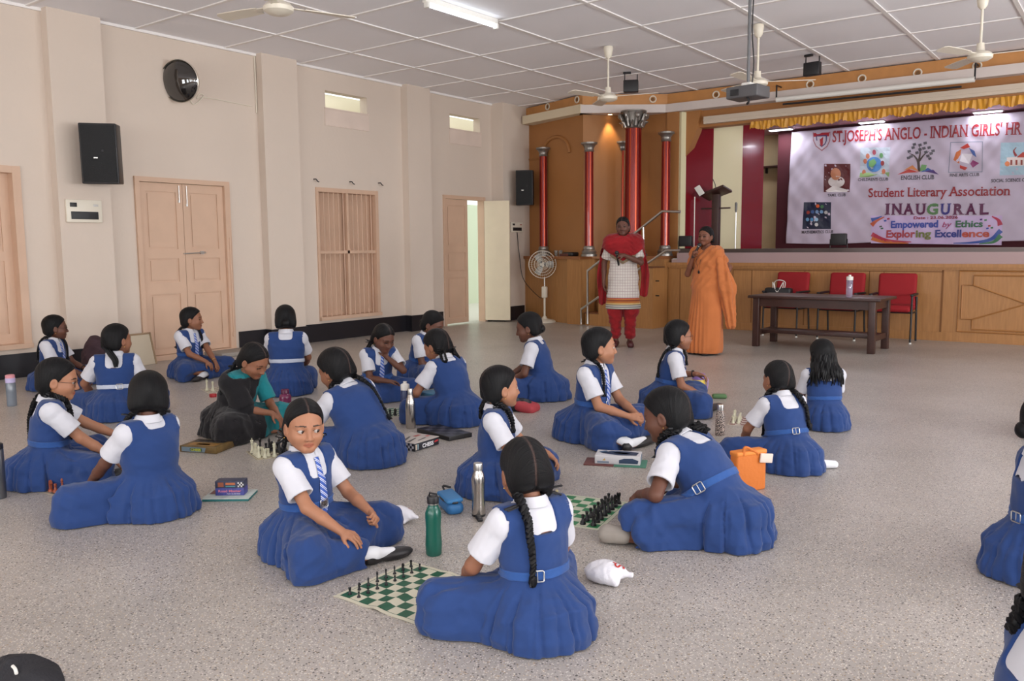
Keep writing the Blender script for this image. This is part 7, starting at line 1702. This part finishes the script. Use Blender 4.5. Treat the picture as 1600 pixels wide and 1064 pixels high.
# mat of the girl with clasped hands
O_ = gz(1012, 716)[:2]; uy = gz(1056, 690)[:2]-O_; uy /= np.linalg.norm(uy); ux = np.array([uy[1], -uy[0]])
sq = chess_mat(O_, ux, uy, .36, (60, 66, 74), (176, 172, 164), 'grey chess mat with black pieces, before the girl with clasped hands')
for j, k in enumerate(back): put_piece(k, .9, m_pblack, sq(0, j), 'black %s of the grey mat before the girl with clasped hands' % k, 'black pieces of the grey mat')
for j in range(8): put_piece('pawn', .9, m_pblack, sq(1, j), 'black pawn of the grey mat before the girl with clasped hands', 'black pieces of the grey mat')
# red and white board between the two girls at right
O_ = gz(1136, 664)[:2]; uy = gz(1200, 668)[:2]-O_; uy /= np.linalg.norm(uy); ux = np.array([-uy[1], uy[0]])
sq = chess_mat(O_, ux, uy, .34, (132, 84, 78), (206, 194, 186), 'red and white chess board beside the girl with two braids', edge=(196, 184, 172))
for i in range(6):
    for j in range(2): put_piece('pawn' if j else back[i], .9, m_pivory, sq(i+1, j), 'ivory %s on the red and white board' % ('pawn' if j else back[i]), 'ivory pieces on the red and white board')
    for j in (6, 7): put_piece('pawn' if j == 6 else back[i], .9, m_pblack, sq(i+1, j), 'black %s on the red and white board' % ('pawn' if j == 6 else back[i]), 'black pieces on the red and white board')
# board of the girl in black and turquoise
O_ = gz(384, 706)[:2]; uy = np.array([.35, .94]); ux = np.array([.94, -.35])
sq = chess_mat(O_, ux, uy, .26, (70, 60, 56), (186, 176, 150), 'small brown chess board under the hand of the girl in black and turquoise', name='chess_board')
for i, j, k, m in ((1, 0, 'king', m_pivory), (3, 0, 'bishop', m_pivory), (4, 0, 'queen', m_pivory), (5, 0, 'pawn', m_pivory), (5, 1, 'rook', m_pivory), (6, 0, 'bishop', m_pivory), (6, 2, 'pawn', m_pivory), (7, 3, 'king', m_pivory), (7, 1, 'rook', m_pivory), (0, 2, 'queen', m_pblack), (0, 4, 'bishop', m_pblack), (1, 3, 'pawn', m_pblack), (2, 4, 'knight', m_pblack), (3, 5, 'rook', m_pblack), (4, 5, 'king', m_pblack), (5, 6, 'pawn', m_pblack)):
    put_piece(k, 1.05, m, sq(i, j), '%s %s on the small brown board' % ('ivory' if m is m_pivory else 'black', k), 'pieces on the small brown board')
# terracotta set at the left
O_ = gz(84, 774)[:2]; uy = gz(176, 748)[:2]-O_; uy /= np.linalg.norm(uy); ux = np.array([-uy[1], uy[0]])
sq = chess_mat(O_, ux, uy, .36, (62, 56, 54), (176, 166, 150), 'dark chess board between the two girls at the left edge', name='chess_board')
for i, j, k in ((0, 0, 'pawn'), (0, 1, 'bishop'), (1, 2, 'rook'), (2, 3, 'queen'), (2, 4, 'pawn'), (3, 5, 'pawn'), (3, 4, 'king'), (3, 6, 'bishop'), (2, 6, 'rook'), (4, 6, 'pawn'), (1, 0, 'knight'), (2, 2, 'pawn')): put_piece(k, 1.0, m_pbrown, sq(i, j), 'terracotta %s on the board at the left edge' % k, 'terracotta pieces at the left edge')
# green mat behind the bending girl, and a pale board by the double door
O_ = gz(603, 652)[:2]; uy = np.array([.62, .78]); ux = np.array([-.78, .62])
sq = chess_mat(O_, ux, uy, .36, (30, 98, 66), (190, 188, 172), 'green chess mat glimpsed behind the broad backed bending girl')
for i, j, k in ((0, 0, 'rook'), (0, 1, 'knight'), (0, 2, 'queen'), (1, 1, 'pawn')): put_piece(k, .9, m_pblack, sq(i, j), 'black %s on the mat behind the bending girl' % k, 'black pieces behind the bending girl')
O_ = gz(312, 608)[:2]; uy = np.array([.3, .95]); ux = np.array([.95, -.3])
sq = chess_mat(O_, ux, uy, .30, (150, 140, 122), (206, 198, 182), 'pale chess board before the girl by the double door', name='chess_board')
for i, j, k in ((3, 0, 'king'), (5, 1, 'queen')): put_piece(k, 1.2, m_pivory, sq(i, j), 'ivory %s on the pale board by the double door' % k, 'ivory pieces by the double door')
